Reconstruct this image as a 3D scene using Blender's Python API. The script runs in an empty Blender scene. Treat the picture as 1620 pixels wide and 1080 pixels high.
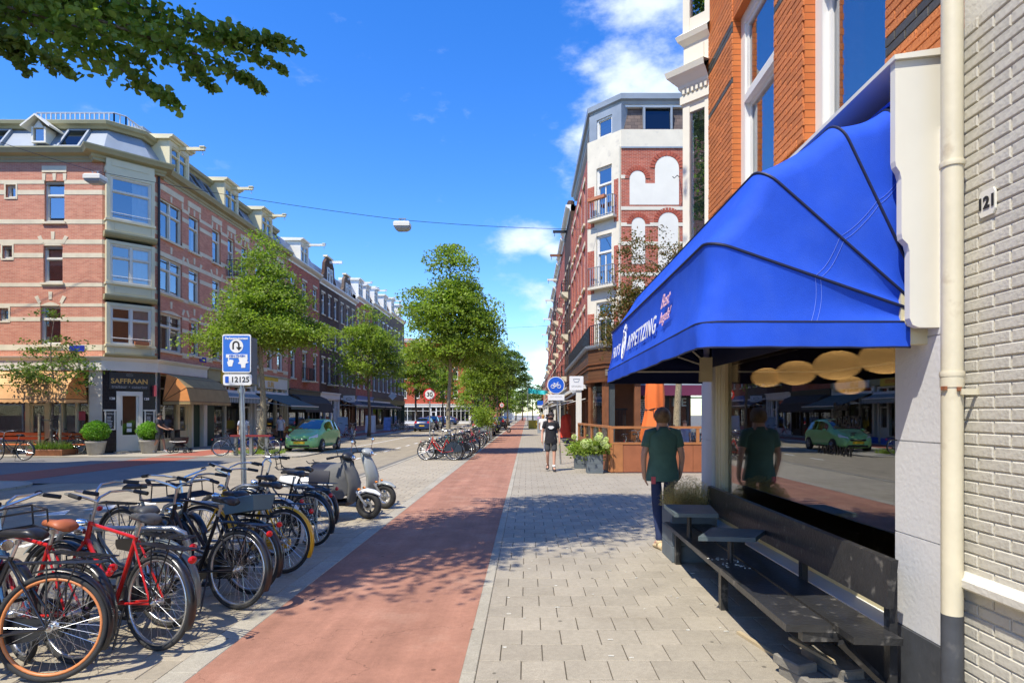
import bpy, math, random
import numpy as np
from mathutils import Vector, Matrix
R = math.radians
D = bpy.data
scene = bpy.context.scene
COL = scene.collection
rnd = random.Random(7)

# ---------------------------------------------------------------- camera, sky, sun, exposure
FPX, VPX, HY, EYE = 950.0, 834.0, 655.0, 1.72
cam_d = D.cameras.new('camera'); cam = D.objects.new('camera', cam_d); COL.objects.link(cam)
cam.location = (0, 0, EYE); cam.rotation_euler = (R(90), 0, 0)
cam_d.sensor_width = 36.0; cam_d.lens = FPX / 1620 * 36.0
cam_d.shift_x = -(VPX - 810) / 1620; cam_d.shift_y = (HY - 540) / 1620
cam_d.clip_start = 0.05; cam_d.clip_end = 3000
scene.camera = cam

SUN = Vector((0.38, 0.49, -1.0)).normalized()
sun_d = D.lights.new('sun', 'SUN'); sun_d.energy = 3.2; sun_d.angle = R(0.5); sun_d.color = (1.0, 0.93, 0.80)
sun = D.objects.new('sun', sun_d); COL.objects.link(sun)
sun.rotation_euler = SUN.to_track_quat('-Z', 'Y').to_euler()
sun.location = (-20, -20, 60)

world = D.worlds.new('World'); scene.world = world; world.use_nodes = True
def build_world():
    nt = world.node_tree; N = nt.nodes; L = nt.links
    for n in list(N): N.remove(n)
    out = N.new('ShaderNodeOutputWorld'); bg = N.new('ShaderNodeBackground')
    sky = N.new('ShaderNodeTexSky'); sky.sky_type = 'NISHITA'; sky.sun_disc = False
    sky.sun_elevation = R(58.2); sky.sun_rotation = R(217.8)
    sky.air_density = 1.0; sky.dust_density = 0.2; sky.ozone_density = 4.0
    hs = N.new('ShaderNodeHueSaturation'); hs.inputs['Saturation'].default_value = 1.33; hs.inputs['Hue'].default_value = 0.513; hs.inputs['Value'].default_value = 1.05
    L.new(sky.outputs[0], hs.inputs['Color'])
    tc = N.new('ShaderNodeTexCoord')
    # clouds: noise broken up inside a few soft regions of the sky
    def blob(dx, dz, sx, sz):
        d = Vector((dx, 1.0, dz)).normalized()
        sub = N.new('ShaderNodeVectorMath'); sub.operation = 'SUBTRACT'; L.new(tc.outputs['Generated'], sub.inputs[0]); sub.inputs[1].default_value = d
        mul = N.new('ShaderNodeVectorMath'); mul.operation = 'MULTIPLY'; L.new(sub.outputs[0], mul.inputs[0]); mul.inputs[1].default_value = (1/sx, 1/sx*0.6, 1/sz)
        ln = N.new('ShaderNodeVectorMath'); ln.operation = 'LENGTH'; L.new(mul.outputs[0], ln.inputs[0])
        mr = N.new('ShaderNodeMapRange'); mr.inputs[1].default_value = 0.0; mr.inputs[2].default_value = 1.0; mr.inputs[3].default_value = 1.0; mr.inputs[4].default_value = 0.0
        L.new(ln.outputs['Value'], mr.inputs[0]); return mr.outputs[0]
    blobs = [blob(0.21, 0.52, 0.17, 0.15), blob(0.15, 0.44, 0.12, 0.09), blob(-0.01, 0.29, 0.10, 0.042), blob(0.045, 0.27, 0.05, 0.03), blob(0.035, 0.19, 0.07, 0.05),
             blob(0.05, 0.10, 0.08, 0.03), blob(0.2, 0.68, 0.14, 0.05), blob(-2.6, 0.9, 0.35, 0.12), blob(1.6, 0.8, 0.5, 0.25)]
    acc = blobs[0]
    for b in blobs[1:]:
        m = N.new('ShaderNodeMath'); m.operation = 'MAXIMUM'; L.new(acc, m.inputs[0]); L.new(b, m.inputs[1]); acc = m.outputs[0]
    no = N.new('ShaderNodeTexNoise'); no.inputs['Scale'].default_value = 13.0; no.inputs['Detail'].default_value = 9.0; no.inputs['Roughness'].default_value = 0.58
    mp = N.new('ShaderNodeMapping'); mp.inputs['Scale'].default_value = (1, 1, 1.9); L.new(tc.outputs['Generated'], mp.inputs[0]); L.new(mp.outputs[0], no.inputs['Vector'])
    m2 = N.new('ShaderNodeMath'); m2.operation = 'MULTIPLY_ADD'; L.new(acc, m2.inputs[0]); m2.inputs[1].default_value = 0.60; L.new(no.outputs['Fac'], m2.inputs[2])
    mr = N.new('ShaderNodeMapRange'); mr.interpolation_type = 'SMOOTHSTEP'; L.new(m2.outputs[0], mr.inputs[0]); mr.inputs[1].default_value = 0.62; mr.inputs[2].default_value = 1.08
    m3 = N.new('ShaderNodeMath'); m3.operation = 'MULTIPLY'; L.new(mr.outputs[0], m3.inputs[0]); m3.inputs[1].default_value = 0.9
    mix = N.new('ShaderNodeMix'); mix.data_type = 'RGBA'; L.new(m3.outputs[0], mix.inputs['Factor']); L.new(hs.outputs[0], mix.inputs['A']); mix.inputs['B'].default_value = (3.7, 4.15, 5.1, 1)
    L.new(mix.outputs['Result'], bg.inputs['Color']); bg.inputs['Strength'].default_value = 0.15
    L.new(bg.outputs[0], out.inputs[0])
build_world()
vs = scene.view_settings
scene.display_settings.display_device = 'sRGB'
vs.view_transform = 'Standard'; vs.look = 'None'; vs.gamma = 1.0; vs.exposure = 0.95; vs.use_curve_mapping = False
scene.render.engine = 'CYCLES'
cy = scene.cycles
cy.use_denoising = True; cy.max_bounces = 8; cy.diffuse_bounces = 3; cy.glossy_bounces = 4; cy.transparent_max_bounces = 24; cy.transmission_bounces = 4
cy.caustics_reflective = False; cy.caustics_refractive = False; cy.sample_clamp_indirect = 6.0

# ---------------------------------------------------------------- helpers
def lin(c):
    c /= 255.0
    return c/12.92 if c <= 0.04045 else ((c+0.055)/1.055)**2.4
def srgb(r, g, b): return (lin(r), lin(g), lin(b))

class MB:
    def __init__(s): s.v = []; s.f = []; s.m = []; s.mi = 0
    def add(s, vs_, fs_):
        n = len(s.v); s.v.extend([tuple(p) for p in vs_]); s.f.extend([tuple(i+n for i in f) for f in fs_]); s.m.extend([s.mi]*len(fs_))
    def box(s, x0, x1, y0, y1, z0, z1):
        s.hexa([(x0,y0,z0),(x1,y0,z0),(x1,y1,z0),(x0,y1,z0),(x0,y0,z1),(x1,y0,z1),(x1,y1,z1),(x0,y1,z1)])
    def hexa(s, p):
        s.add(p, [(0,3,2,1),(4,5,6,7),(0,1,5,4),(1,2,6,5),(2,3,7,6),(3,0,4,7)])
    def cham(s, x0, x1, y0, y1, z0, z1, c):      # box with a chamfered top rim
        a = [(x0,y0,z0),(x1,y0,z0),(x1,y1,z0),(x0,y1,z0)]; b = [(x0,y0,z1-c),(x1,y0,z1-c),(x1,y1,z1-c),(x0,y1,z1-c)]
        t = [(x0+c,y0+c,z1),(x1-c,y0+c,z1),(x1-c,y1-c,z1),(x0+c,y1-c,z1)]
        s.add(a+b+t, [(0,1,5,4),(1,2,6,5),(2,3,7,6),(3,0,4,7),(4,5,9,8),(5,6,10,9),(6,7,11,10),(7,4,8,11),(8,9,10,11)])
    def quad(s, a, b, c, d): s.add([a, b, c, d], [(0,1,2,3)])
    def poly(s, pts): s.add(pts, [tuple(range(len(pts)))])
    def fbox(s, F, u0, u1, d0, d1, z0, z1):
        s.hexa([F(u0,d1,z0),F(u1,d1,z0),F(u1,d0,z0),F(u0,d0,z0),F(u0,d1,z1),F(u1,d1,z1),F(u1,d0,z1),F(u0,d0,z1)])
    def fprism(s, F, prof, u0, u1):              # prof: list of (d, z), swept along u
        n = len(prof); a = [F(u0, d, z) for d, z in prof]; b = [F(u1, d, z) for d, z in prof]
        s.add(a+b, [(i, (i+1) % n, n+(i+1) % n, n+i) for i in range(n)] + [tuple(range(n-1,-1,-1)), tuple(range(n, 2*n))])
    def prism(s, pts, fn, d0, d1):               # pts 2-D outline; fn(a, b, d) -> point
        n = len(pts); a = [fn(p, q, d0) for p, q in pts]; b = [fn(p, q, d1) for p, q in pts]
        s.add(a+b, [(i, (i+1) % n, n+(i+1) % n, n+i) for i in range(n)] + [tuple(range(n-1,-1,-1)), tuple(range(n, 2*n))])
    def tube(s, pts, r, n=8, closed=False, flat=1.0):
        pts = [Vector(p) for p in pts]; k = len(pts); rs = r if isinstance(r, (list, tuple)) else [r]*k
        vs_ = []; up = None
        for i, p in enumerate(pts):
            if closed: t = pts[(i+1) % k] - pts[i-1]
            elif i == 0: t = pts[1]-pts[0]
            elif i == k-1: t = pts[-1]-pts[-2]
            else: t = (pts[i+1]-p).normalized() + (p-pts[i-1]).normalized()
            if t.length < 1e-9: t = Vector((0,0,1))
            t.normalize()
            if up is None:
                up = Vector((0,0,1)) if abs(t.z) < 0.9 else Vector((1,0,0))
            x = up - t*up.dot(t)
            if x.length < 1e-5: x = t.orthogonal()
            x.normalize(); up = x; y = t.cross(x)
            for j in range(n):
                a = 2*math.pi*j/n; vs_.append(p + x*(rs[i]*math.cos(a)) + y*(rs[i]*flat*math.sin(a)))
        fs_ = []
        for i in range(k if closed else k-1):
            a = i*n; b = ((i+1) % k)*n
            for j in range(n): fs_.append((a+j, a+(j+1) % n, b+(j+1) % n, b+j))
        if not closed: fs_ += [tuple(range(n-1,-1,-1)), tuple(range((k-1)*n, k*n))]
        s.add(vs_, fs_)
    def lathe(s, prof, n=16, c=(0,0,0), fn=None):  # prof: (r, z); fn(x, y, z) optional
        vs_ = []; fn = fn or (lambda x, y, z: (c[0]+x, c[1]+y, c[2]+z))
        for r_, z in prof:
            for j in range(n): a = 2*math.pi*j/n; vs_.append(fn(r_*math.cos(a), r_*math.sin(a), z))
        fs_ = []
        for i in range(len(prof)-1):
            for j in range(n): fs_.append((i*n+j, i*n+(j+1) % n, (i+1)*n+(j+1) % n, (i+1)*n+j))
        fs_ += [tuple(range(n-1,-1,-1)), tuple(range((len(prof)-1)*n, len(prof)*n))]
        s.add(vs_, fs_)
    def grid(s, rows, wrap=False):               # rows of points
        n = len(rows[0]); vs_ = [p for r_ in rows for p in r_]; fs_ = []
        for i in range(len(rows)-1):
            for j in range(n if wrap else n-1):
                fs_.append((i*n+j, i*n+(j+1) % n, (i+1)*n+(j+1) % n, (i+1)*n+j))
        s.add(vs_, fs_)
    def ball(s, c, rx, ry, rz, n=12, k=8):
        s.lathe([(max(1e-4, math.sin(math.pi*i/k)), -math.cos(math.pi*i/k)) for i in range(k+1)], n, fn=lambda x, y, z: (c[0]+x*rx, c[1]+y*ry, c[2]+z*rz))
    def mesh(s, name, mats, smooth=False):
        me = D.meshes.new(name); me.from_pydata(s.v, [], s.f)
        for m in (mats if isinstance(mats, (list, tuple)) else [mats]): me.materials.append(m)
        if any(s.m): me.polygons.foreach_set('material_index', s.m)
        if smooth:
            me.polygons.foreach_set('use_smooth', [True]*len(s.f))
            if smooth != 'all': me.set_sharp_from_angle(angle=R(38))
        me.update(); return me

def wm(o):
    if o is None: return Matrix()
    b = Matrix.LocRotScale(o.location, o.rotation_euler, o.scale)
    return wm(o.parent) @ o.matrix_parent_inverse @ b if o.parent else b
def link(name, me, parent=None, local=False, label=None, kind=None):
    o = D.objects.new(name, me); COL.objects.link(o)
    if parent is not None:
        o.parent = parent
        if not local: o.matrix_parent_inverse = wm(parent).inverted()
    if label: o['label'] = label
    if kind: o['kind'] = kind
    return o
def part(name, mb, mats, parent, smooth=False, local=False, label=None, kind=None):
    return link(name, mb.mesh(name, mats, smooth), parent, local, label, kind)
def tag(o, label, cat, group=None, kind=None):
    o['label'] = label; o['category'] = cat
    if group: o['group'] = group
    if kind: o['kind'] = kind
    return o
def thing(name, label, cat, loc=(0,0,0), rz=0.0, group=None):
    o = D.objects.new(name, None); COL.objects.link(o); o.location = loc; o.rotation_euler = (0, 0, rz); o.empty_display_size = 0.2
    return tag(o, label, cat, group)
def struct(name, mb, mats, parent=None, smooth=False):
    return part(name, mb, mats, parent, smooth, kind='structure')
def copy_tree(o, parent=None):
    c = o.copy(); COL.objects.link(c)
    if parent is not None: c.parent = parent
    for ch in list(o.children): copy_tree(ch, c)
    return c
def frame(ox, oy, tx, ty):
    l = math.hypot(tx, ty); tx /= l; ty /= l
    def F(u, d, z): return (ox + tx*u + ty*d, oy + ty*u - tx*d, z)
    F.ang = math.atan2(ty, tx); return F

# ---------------------------------------------------------------- materials
def _nt(name):
    m = D.materials.new(name); m.use_nodes = True; nt = m.node_tree
    b = nt.nodes['Principled BSDF']; return m, nt, nt.nodes, nt.links, b
def val_node(N, L, a, b_, op):
    m = N.new('ShaderNodeMath'); m.operation = op
    for i, x in enumerate((a, b_)):
        if x is None: continue
        if isinstance(x, (int, float)): m.inputs[i].default_value = x
        else: L.new(x, m.inputs[i])
    return m.outputs[0]
def mat(name, c, rough=0.6, var=0.12, scale=3.0, bump=0.0, bscale=60.0, metal=0.0, rand=0.0, c2=None, c2t=(0.55, 0.7), spec=0.5, coat=0.0, island=False, world_co=False, detail=5.0):
    m, nt, N, L, b = _nt(name)
    tc = N.new('ShaderNodeTexCoord'); co = tc.outputs['Object']
    if world_co: g = N.new('ShaderNodeNewGeometry'); co = g.outputs['Position']
    no = N.new('ShaderNodeTexNoise'); no.inputs['Scale'].default_value = scale; no.inputs['Detail'].default_value = detail; no.inputs['Roughness'].default_value = 0.6
    L.new(co, no.inputs['Vector'])
    mr = N.new('ShaderNodeMapRange'); L.new(no.outputs['Fac'], mr.inputs[0]); mr.inputs[1].default_value = 0.3; mr.inputs[2].default_value = 0.7
    mr.inputs[3].default_value = 1-var; mr.inputs[4].default_value = 1+var
    fac = mr.outputs[0]
    if rand or island:
        if island: g2 = N.new('ShaderNodeNewGeometry'); src = g2.outputs['Random Per Island']
        else: oi = N.new('ShaderNodeObjectInfo'); src = oi.outputs['Random']
        m2 = N.new('ShaderNodeMapRange'); L.new(src, m2.inputs[0]); m2.inputs[3].default_value = 1-rand; m2.inputs[4].default_value = 1+rand
        fac = val_node(N, L, fac, m2.outputs[0], 'MULTIPLY')
    base = N.new('ShaderNodeRGB'); base.outputs[0].default_value = (*c, 1); col = base.outputs[0]
    if c2:
        n2 = N.new('ShaderNodeTexNoise'); n2.inputs['Scale'].default_value = scale*2.3; n2.inputs['Detail'].default_value = 8; L.new(co, n2.inputs['Vector'])
        r2 = N.new('ShaderNodeMapRange'); L.new(n2.outputs['Fac'], r2.inputs[0]); r2.inputs[1].default_value = c2t[0]; r2.inputs[2].default_value = c2t[1]
        mx = N.new('ShaderNodeMix'); mx.data_type = 'RGBA'; L.new(r2.outputs[0], mx.inputs['Factor']); L.new(col, mx.inputs['A']); mx.inputs['B'].default_value = (*c2, 1); col = mx.outputs['Result']
    vm = N.new('ShaderNodeVectorMath'); vm.operation = 'SCALE'; L.new(col, vm.inputs[0]); L.new(fac, vm.inputs['Scale'])
    L.new(vm.outputs[0], b.inputs['Base Color'])
    b.inputs['Roughness'].default_value = rough; b.inputs['Metallic'].default_value = metal; b.inputs['Specular IOR Level'].default_value = spec
    if coat: b.inputs['Coat Weight'].default_value = coat; b.inputs['Coat Roughness'].default_value = 0.05
    if bump:
        n3 = N.new('ShaderNodeTexNoise'); n3.inputs['Scale'].default_value = bscale; n3.inputs['Detail'].default_value = 4; L.new(co, n3.inputs['Vector'])
        bp = N.new('ShaderNodeBump'); bp.inputs['Strength'].default_value = bump; bp.inputs['Distance'].default_value = 0.01
        L.new(n3.outputs['Fac'], bp.inputs['Height']); L.new(bp.outputs[0], b.inputs['Normal'])
    return m
def wall_uv(N, L, axis='wall'):
    g = N.new('ShaderNodeNewGeometry')
    sp = N.new('ShaderNodeSeparateXYZ'); L.new(g.outputs['Position'], sp.inputs[0])
    cb = N.new('ShaderNodeCombineXYZ')
    if axis == 'wall':
        cr = N.new('ShaderNodeVectorMath'); cr.operation = 'CROSS_PRODUCT'; cr.inputs[0].default_value = (0,0,1); L.new(g.outputs['True Normal'], cr.inputs[1])
        nz = N.new('ShaderNodeVectorMath'); nz.operation = 'NORMALIZE'; L.new(cr.outputs[0], nz.inputs[0])
        dt = N.new('ShaderNodeVectorMath'); dt.operation = 'DOT_PRODUCT'; L.new(g.outputs['Position'], dt.inputs[0]); L.new(nz.outputs[0], dt.inputs[1])
        L.new(dt.outputs['Value'], cb.inputs[0]); L.new(sp.outputs['Z'], cb.inputs[1])
    else:
        L.new(sp.outputs['X'], cb.inputs[0]); L.new(sp.outputs['Y'], cb.inputs[1])
    return cb.outputs[0]
def brick(name, c1, c2, mortar, w=0.21, h=0.0625, mort=0.010, rough=0.85, stain=0.12, axis='wall', offset=0.5, bump=0.5, scalevar=1.2):
    m, nt, N, L, b = _nt(name); uv = wall_uv(N, L, axis)
    bt = N.new('ShaderNodeTexBrick'); bt.offset = offset; bt.inputs['Scale'].default_value = 1.0; bt.inputs['Brick Width'].default_value = w; bt.inputs['Row Height'].default_value = h
    bt.inputs['Mortar Size'].default_value = mort/2; bt.inputs['Mortar Smooth'].default_value = 0.1; bt.inputs['Bias'].default_value = 0.0
    bt.inputs['Color1'].default_value = (*c1, 1); bt.inputs['Color2'].default_value = (*c2, 1); bt.inputs['Mortar'].default_value = (*mortar, 1)
    L.new(uv, bt.inputs['Vector'])
    no = N.new('ShaderNodeTexNoise'); no.inputs['Scale'].default_value = scalevar; no.inputs['Detail'].default_value = 6; no.inputs['Roughness'].default_value = 0.65; L.new(uv, no.inputs['Vector'])
    mr = N.new('ShaderNodeMapRange'); L.new(no.outputs['Fac'], mr.inputs[0]); mr.inputs[1].default_value = .3; mr.inputs[2].default_value = .7; mr.inputs[3].default_value = 1-stain; mr.inputs[4].default_value = 1+stain
    vm = N.new('ShaderNodeVectorMath'); vm.operation = 'SCALE'; L.new(bt.outputs['Color'], vm.inputs[0]); L.new(mr.outputs[0], vm.inputs['Scale']); L.new(vm.outputs[0], b.inputs['Base Color'])
    b.inputs['Roughness'].default_value = rough; b.inputs['Specular IOR Level'].default_value = 0.3
    if bump:
        bp = N.new('ShaderNodeBump'); bp.invert = True; bp.inputs['Strength'].default_value = bump; bp.inputs['Distance'].default_value = 0.006
        L.new(bt.outputs['Fac'], bp.inputs['Height']); L.new(bp.outputs[0], b.inputs['Normal'])
    return m
def glass(name, tint=(0.75, 0.8, 0.8), base=0.22, rough=0.0, k=0.75):
    m = D.materials.new(name); m.use_nodes = True; nt = m.node_tree; N = nt.nodes; L = nt.links
    for n in list(N): N.remove(n)
    out = N.new('ShaderNodeOutputMaterial'); tr = N.new('ShaderNodeBsdfTransparent'); tr.inputs[0].default_value = (*tint, 1)
    gl = N.new('ShaderNodeBsdfGlossy'); gl.inputs['Roughness'].default_value = rough; gl.inputs[0].default_value = (0.95, 0.97, 1, 1)
    fr = N.new('ShaderNodeFresnel'); fr.inputs['IOR'].default_value = 1.5
    mr = N.new('ShaderNodeMapRange'); L.new(fr.outputs[0], mr.inputs[0]); mr.inputs[3].default_value = base; mr.inputs[4].default_value = base+k; mr.clamp = True
    mx = N.new('ShaderNodeMixShader'); L.new(mr.outputs[0], mx.inputs[0]); L.new(tr.outputs[0], mx.inputs[1]); L.new(gl.outputs[0], mx.inputs[2]); L.new(mx.outputs[0], out.inputs[0])
    return m
def emis(name, c, s, c_base=None):
    m, nt, N, L, b = _nt(name); b.inputs['Base Color'].default_value = (*(c_base or c), 1); b.inputs['Emission Color'].default_value = (*c, 1); b.inputs['Emission Strength'].default_value = s; return m
def leafmat(name, c, c2, trans=0.35, rough=0.5):
    m, nt, N, L, b = _nt(name)
    g = N.new('ShaderNodeNewGeometry'); mx = N.new('ShaderNodeMix'); mx.data_type = 'RGBA'
    L.new(g.outputs['Random Per Island'], mx.inputs['Factor']); mx.inputs['A'].default_value = (*c, 1); mx.inputs['B'].default_value = (*c2, 1)
    nz = N.new('ShaderNodeTexNoise'); nz.inputs['Scale'].default_value = 1.3; nz.inputs['Detail'].default_value = 4; L.new(g.outputs['Position'], nz.inputs['Vector']); rz_ = N.new('ShaderNodeMapRange'); L.new(nz.outputs['Fac'], rz_.inputs[0]); rz_.inputs[1].default_value = .35; rz_.inputs[2].default_value = .65; rz_.inputs[3].default_value = .62; rz_.inputs[4].default_value = 1.28
    sc_ = N.new('ShaderNodeVectorMath'); sc_.operation = 'SCALE'; L.new(mx.outputs['Result'], sc_.inputs[0]); L.new(rz_.outputs[0], sc_.inputs['Scale'])
    L.new(sc_.outputs[0], b.inputs['Base Color']); b.inputs['Roughness'].default_value = rough; b.inputs['Specular IOR Level'].default_value = 0.35
    tl = N.new('ShaderNodeBsdfTranslucent'); vm = N.new('ShaderNodeVectorMath'); vm.operation = 'MULTIPLY'; L.new(sc_.outputs[0], vm.inputs[0]); vm.inputs[1].default_value = (1.5, 1.7, 0.8)
    L.new(vm.outputs[0], tl.inputs[0]); ms = N.new('ShaderNodeMixShader'); ms.inputs[0].default_value = trans
    L.new(b.outputs[0], ms.inputs[1]); L.new(tl.outputs[0], ms.inputs[2]); L.new(ms.outputs[0], N['Material Output'].inputs[0])
    return m

M = {}
M['cream'] = mat('cream_paint', (0.70, 0.63, 0.40), 0.55, 0.06, 1.5, world_co=True)
M['creamw'] = mat('pale_cream_paint', (0.74, 0.71, 0.60), 0.5, 0.05, 1.5, world_co=True)
M['white'] = mat('white_paint', (0.78, 0.77, 0.72), 0.45, 0.05, 1.5, world_co=True)
M['olive'] = mat('olive_cornice_paint', (0.36, 0.33, 0.18), 0.55, 0.08, 1.5, world_co=True)
M['stone'] = mat('pale_sandstone', (0.74, 0.65, 0.45), 0.8, 0.10, 2.0, world_co=True)
M['plaster'] = mat('plaster', (0.70, 0.64, 0.50), 0.85, 0.08, 1.2, 0.3, 30, world_co=True, c2=(0.5,0.46,0.38), c2t=(0.6,0.8))
M['plasterw'] = mat('white_plaster', (0.75, 0.72, 0.61), 0.85, 0.05, 1.2, 0.2, 25, world_co=True)
M['zinc'] = mat('zinc_roof', (0.26, 0.30, 0.34), 0.45, 0.12, 1.0, world_co=True)
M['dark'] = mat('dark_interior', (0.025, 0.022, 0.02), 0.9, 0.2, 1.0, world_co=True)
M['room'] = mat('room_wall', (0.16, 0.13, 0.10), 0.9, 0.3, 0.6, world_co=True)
M['black'] = mat('black_paint', (0.018, 0.018, 0.02), 0.4, 0.2, 3.0)
M['rubber'] = mat('rubber', (0.022, 0.022, 0.022), 0.75, 0.2, 8.0)
M['steel'] = mat('galvanised_steel', (0.42, 0.42, 0.40), 0.35, 0.15, 6.0, metal=0.7)
M['chrome'] = mat('chrome', (0.7, 0.7, 0.7), 0.15, 0.05, 6.0, metal=1.0)
M['glass'] = glass('window_glass', base=0.30, tint=(0.7,0.75,0.75), k=0.65)
M['shopglass'] = glass('shop_glass', base=0.16, tint=(0.85,0.88,0.86), k=0.75)
M['clear'] = glass('clear_glass', base=0.06, tint=(0.93,0.96,0.95), k=0.8)
M['curtain'] = mat('white_curtain', (0.72, 0.72, 0.70), 0.9, 0.1, 4.0)
M['brickL'] = brick('salmon_brick', srgb(214,146,116), srgb(196,122,96), srgb(208,178,152), stain=0.10)
M['brickR'] = brick('red_brick', srgb(184,92,68), srgb(156,70,52), srgb(190,168,148), stain=0.12)
M['brickD'] = brick('dark_brown_brick', srgb(96,70,56), srgb(74,54,44), srgb(70,62,54), stain=0.12)
M['brickG'] = brick('grey_brown_brick', srgb(120,104,90), srgb(98,84,74), srgb(100,92,84), stain=0.12)
M['brickO'] = brick('orange_brick_wall', srgb(205,122,66), srgb(190,104,54), srgb(90,60,40), mort=0.006)
M['brickY'] = brick('pale_brick', srgb(200,180,150), srgb(180,160,130), srgb(150,135,115))
M['slate'] = brick('roof_slates', srgb(112,98,90), srgb(90,80,76), srgb(60,54,52), w=0.3, h=0.16, mort=0.014)
# ---------------------------------------------------------------- ground, road, paths
def ground_mat(name, c, speck=0.25, big=0.12, spots=True, stain=None, streak=0.0, rand=0.0, rough=0.9, bump=0.25, sc=(2.2, 160.0)):
    m, nt, N, L, b = _nt(name); g = N.new('ShaderNodeNewGeometry'); co = g.outputs['Position']
    def noise(scale, det, lo, hi, a, z, rg=0.6):
        n = N.new('ShaderNodeTexNoise'); n.inputs['Scale'].default_value = scale; n.inputs['Detail'].default_value = det; n.inputs['Roughness'].default_value = rg; L.new(co, n.inputs['Vector'])
        r = N.new('ShaderNodeMapRange'); L.new(n.outputs['Fac'], r.inputs[0]); r.inputs[1].default_value = lo; r.inputs[2].default_value = hi; r.inputs[3].default_value = a; r.inputs[4].default_value = z; return r.outputs[0], n
    f1, _ = noise(sc[0], 6, .3, .7, 1-big, 1+big)
    f2, n2 = noise(sc[1], 3, .3, .7, 1-speck, 1+speck, 0.8)
    f3, _ = noise(22.0, 5, .35, .65, 0.93, 1.06)
    fac = val_node(N, L, val_node(N, L, f1, f2, 'MULTIPLY'), f3, 'MULTIPLY')
    if streak:
        mp = N.new('ShaderNodeMapping'); mp.inputs['Scale'].default_value = (2.6, .14, 1); L.new(co, mp.inputs[0]); n5 = N.new('ShaderNodeTexNoise'); n5.inputs['Scale'].default_value = 1.0; n5.inputs['Detail'].default_value = 7; n5.inputs['Roughness'].default_value = .7; L.new(mp.outputs[0], n5.inputs['Vector'])
        r5 = N.new('ShaderNodeMapRange'); L.new(n5.outputs['Fac'], r5.inputs[0]); r5.inputs[1].default_value = .35; r5.inputs[2].default_value = .65; r5.inputs[3].default_value = 1-streak; r5.inputs[4].default_value = 1+streak; fac = val_node(N, L, fac, r5.outputs[0], 'MULTIPLY')
        v2 = N.new('ShaderNodeTexVoronoi'); v2.feature = 'DISTANCE_TO_EDGE'; v2.inputs['Scale'].default_value = .32; nv = N.new('ShaderNodeVectorMath'); nv.operation = 'ADD'; L.new(co, nv.inputs[0]); n6 = N.new('ShaderNodeTexNoise'); n6.inputs['Scale'].default_value = 3; n6.inputs['Detail'].default_value = 6; L.new(co, n6.inputs['Vector']); L.new(n6.outputs['Color'], nv.inputs[1]); L.new(nv.outputs[0], v2.inputs['Vector'])
        r6 = N.new('ShaderNodeMapRange'); L.new(v2.outputs['Distance'], r6.inputs[0]); r6.inputs[1].default_value = 0; r6.inputs[2].default_value = .0022; r6.inputs[3].default_value = .55; r6.inputs[4].default_value = 1; fac = val_node(N, L, fac, r6.outputs[0], 'MULTIPLY')
    if rand:
        oi = N.new('ShaderNodeObjectInfo'); r = N.new('ShaderNodeMapRange'); L.new(oi.outputs['Random'], r.inputs[0]); r.inputs[3].default_value = 1-rand; r.inputs[4].default_value = 1+rand
        fac = val_node(N, L, fac, r.outputs[0], 'MULTIPLY')
    if spots:
        v = N.new('ShaderNodeTexVoronoi'); v.inputs['Scale'].default_value = 3.1; v.inputs['Randomness'].default_value = 1.0; L.new(co, v.inputs['Vector'])
        r = N.new('ShaderNodeMapRange'); L.new(v.outputs['Distance'], r.inputs[0]); r.inputs[1].default_value = 0.045; r.inputs[2].default_value = 0.065; r.inputs[3].default_value = 0.45; r.inputs[4].default_value = 1.0
        fac = val_node(N, L, fac, r.outputs[0], 'MULTIPLY')
    base = N.new('ShaderNodeRGB'); base.outputs[0].default_value = (*c, 1); col = base.outputs[0]
    if stain:
        f4, _ = noise(1.1, 8, .52, .72, 0.0, 0.8, 0.7); mx = N.new('ShaderNodeMix'); mx.data_type = 'RGBA'; L.new(f4, mx.inputs['Factor']); L.new(col, mx.inputs['A']); mx.inputs['B'].default_value = (*stain, 1); col = mx.outputs['Result']
    vm = N.new('ShaderNodeVectorMath'); vm.operation = 'SCALE'; L.new(col, vm.inputs[0]); L.new(fac, vm.inputs['Scale']); L.new(vm.outputs[0], b.inputs['Base Color'])
    b.inputs['Roughness'].default_value = rough; b.inputs['Specular IOR Level'].default_value = 0.25
    bp = N.new('ShaderNodeBump'); bp.inputs['Strength'].default_value = bump; bp.inputs['Distance'].default_value = 0.004; L.new(n2.outputs['Fac'], bp.inputs['Height']); L.new(bp.outputs[0], b.inputs['Normal'])
    return m
M['road'] = ground_mat('road_asphalt', (0.31, 0.265, 0.19), 0.28, 0.12, streak=.10)
M['asph'] = ground_mat('grey_asphalt', (0.20, 0.19, 0.172), 0.3, 0.10)
M['gutter'] = ground_mat('gutter_asphalt', (0.16, 0.15, 0.13), 0.3, 0.12)
M['red'] = ground_mat('red_asphalt', (0.345, 0.172, 0.115), 0.34, 0.16, stain=(0.33, 0.20, 0.14), streak=.14)
M['redL'] = ground_mat('red_asphalt_far', (0.36, 0.12, 0.08), 0.2, 0.08, spots=False)
M['slab'] = ground_mat('concrete_slab', (0.355, 0.315, 0.245), 0.32, 0.12, stain=(0.21, 0.18, 0.135), rand=0.08)
M['slab2'] = ground_mat('concrete_slab_worn', (0.36, 0.315, 0.235), 0.30, 0.08, stain=(0.26, 0.22, 0.165), rand=0.10)
M['kerb'] = ground_mat('kerb_concrete', (0.36, 0.33, 0.26), 0.35, 0.10, rand=0.08)
M['joint'] = ground_mat('sandy_joint', (0.10, 0.085, 0.06), 0.4, 0.3, spots=False)
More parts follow.
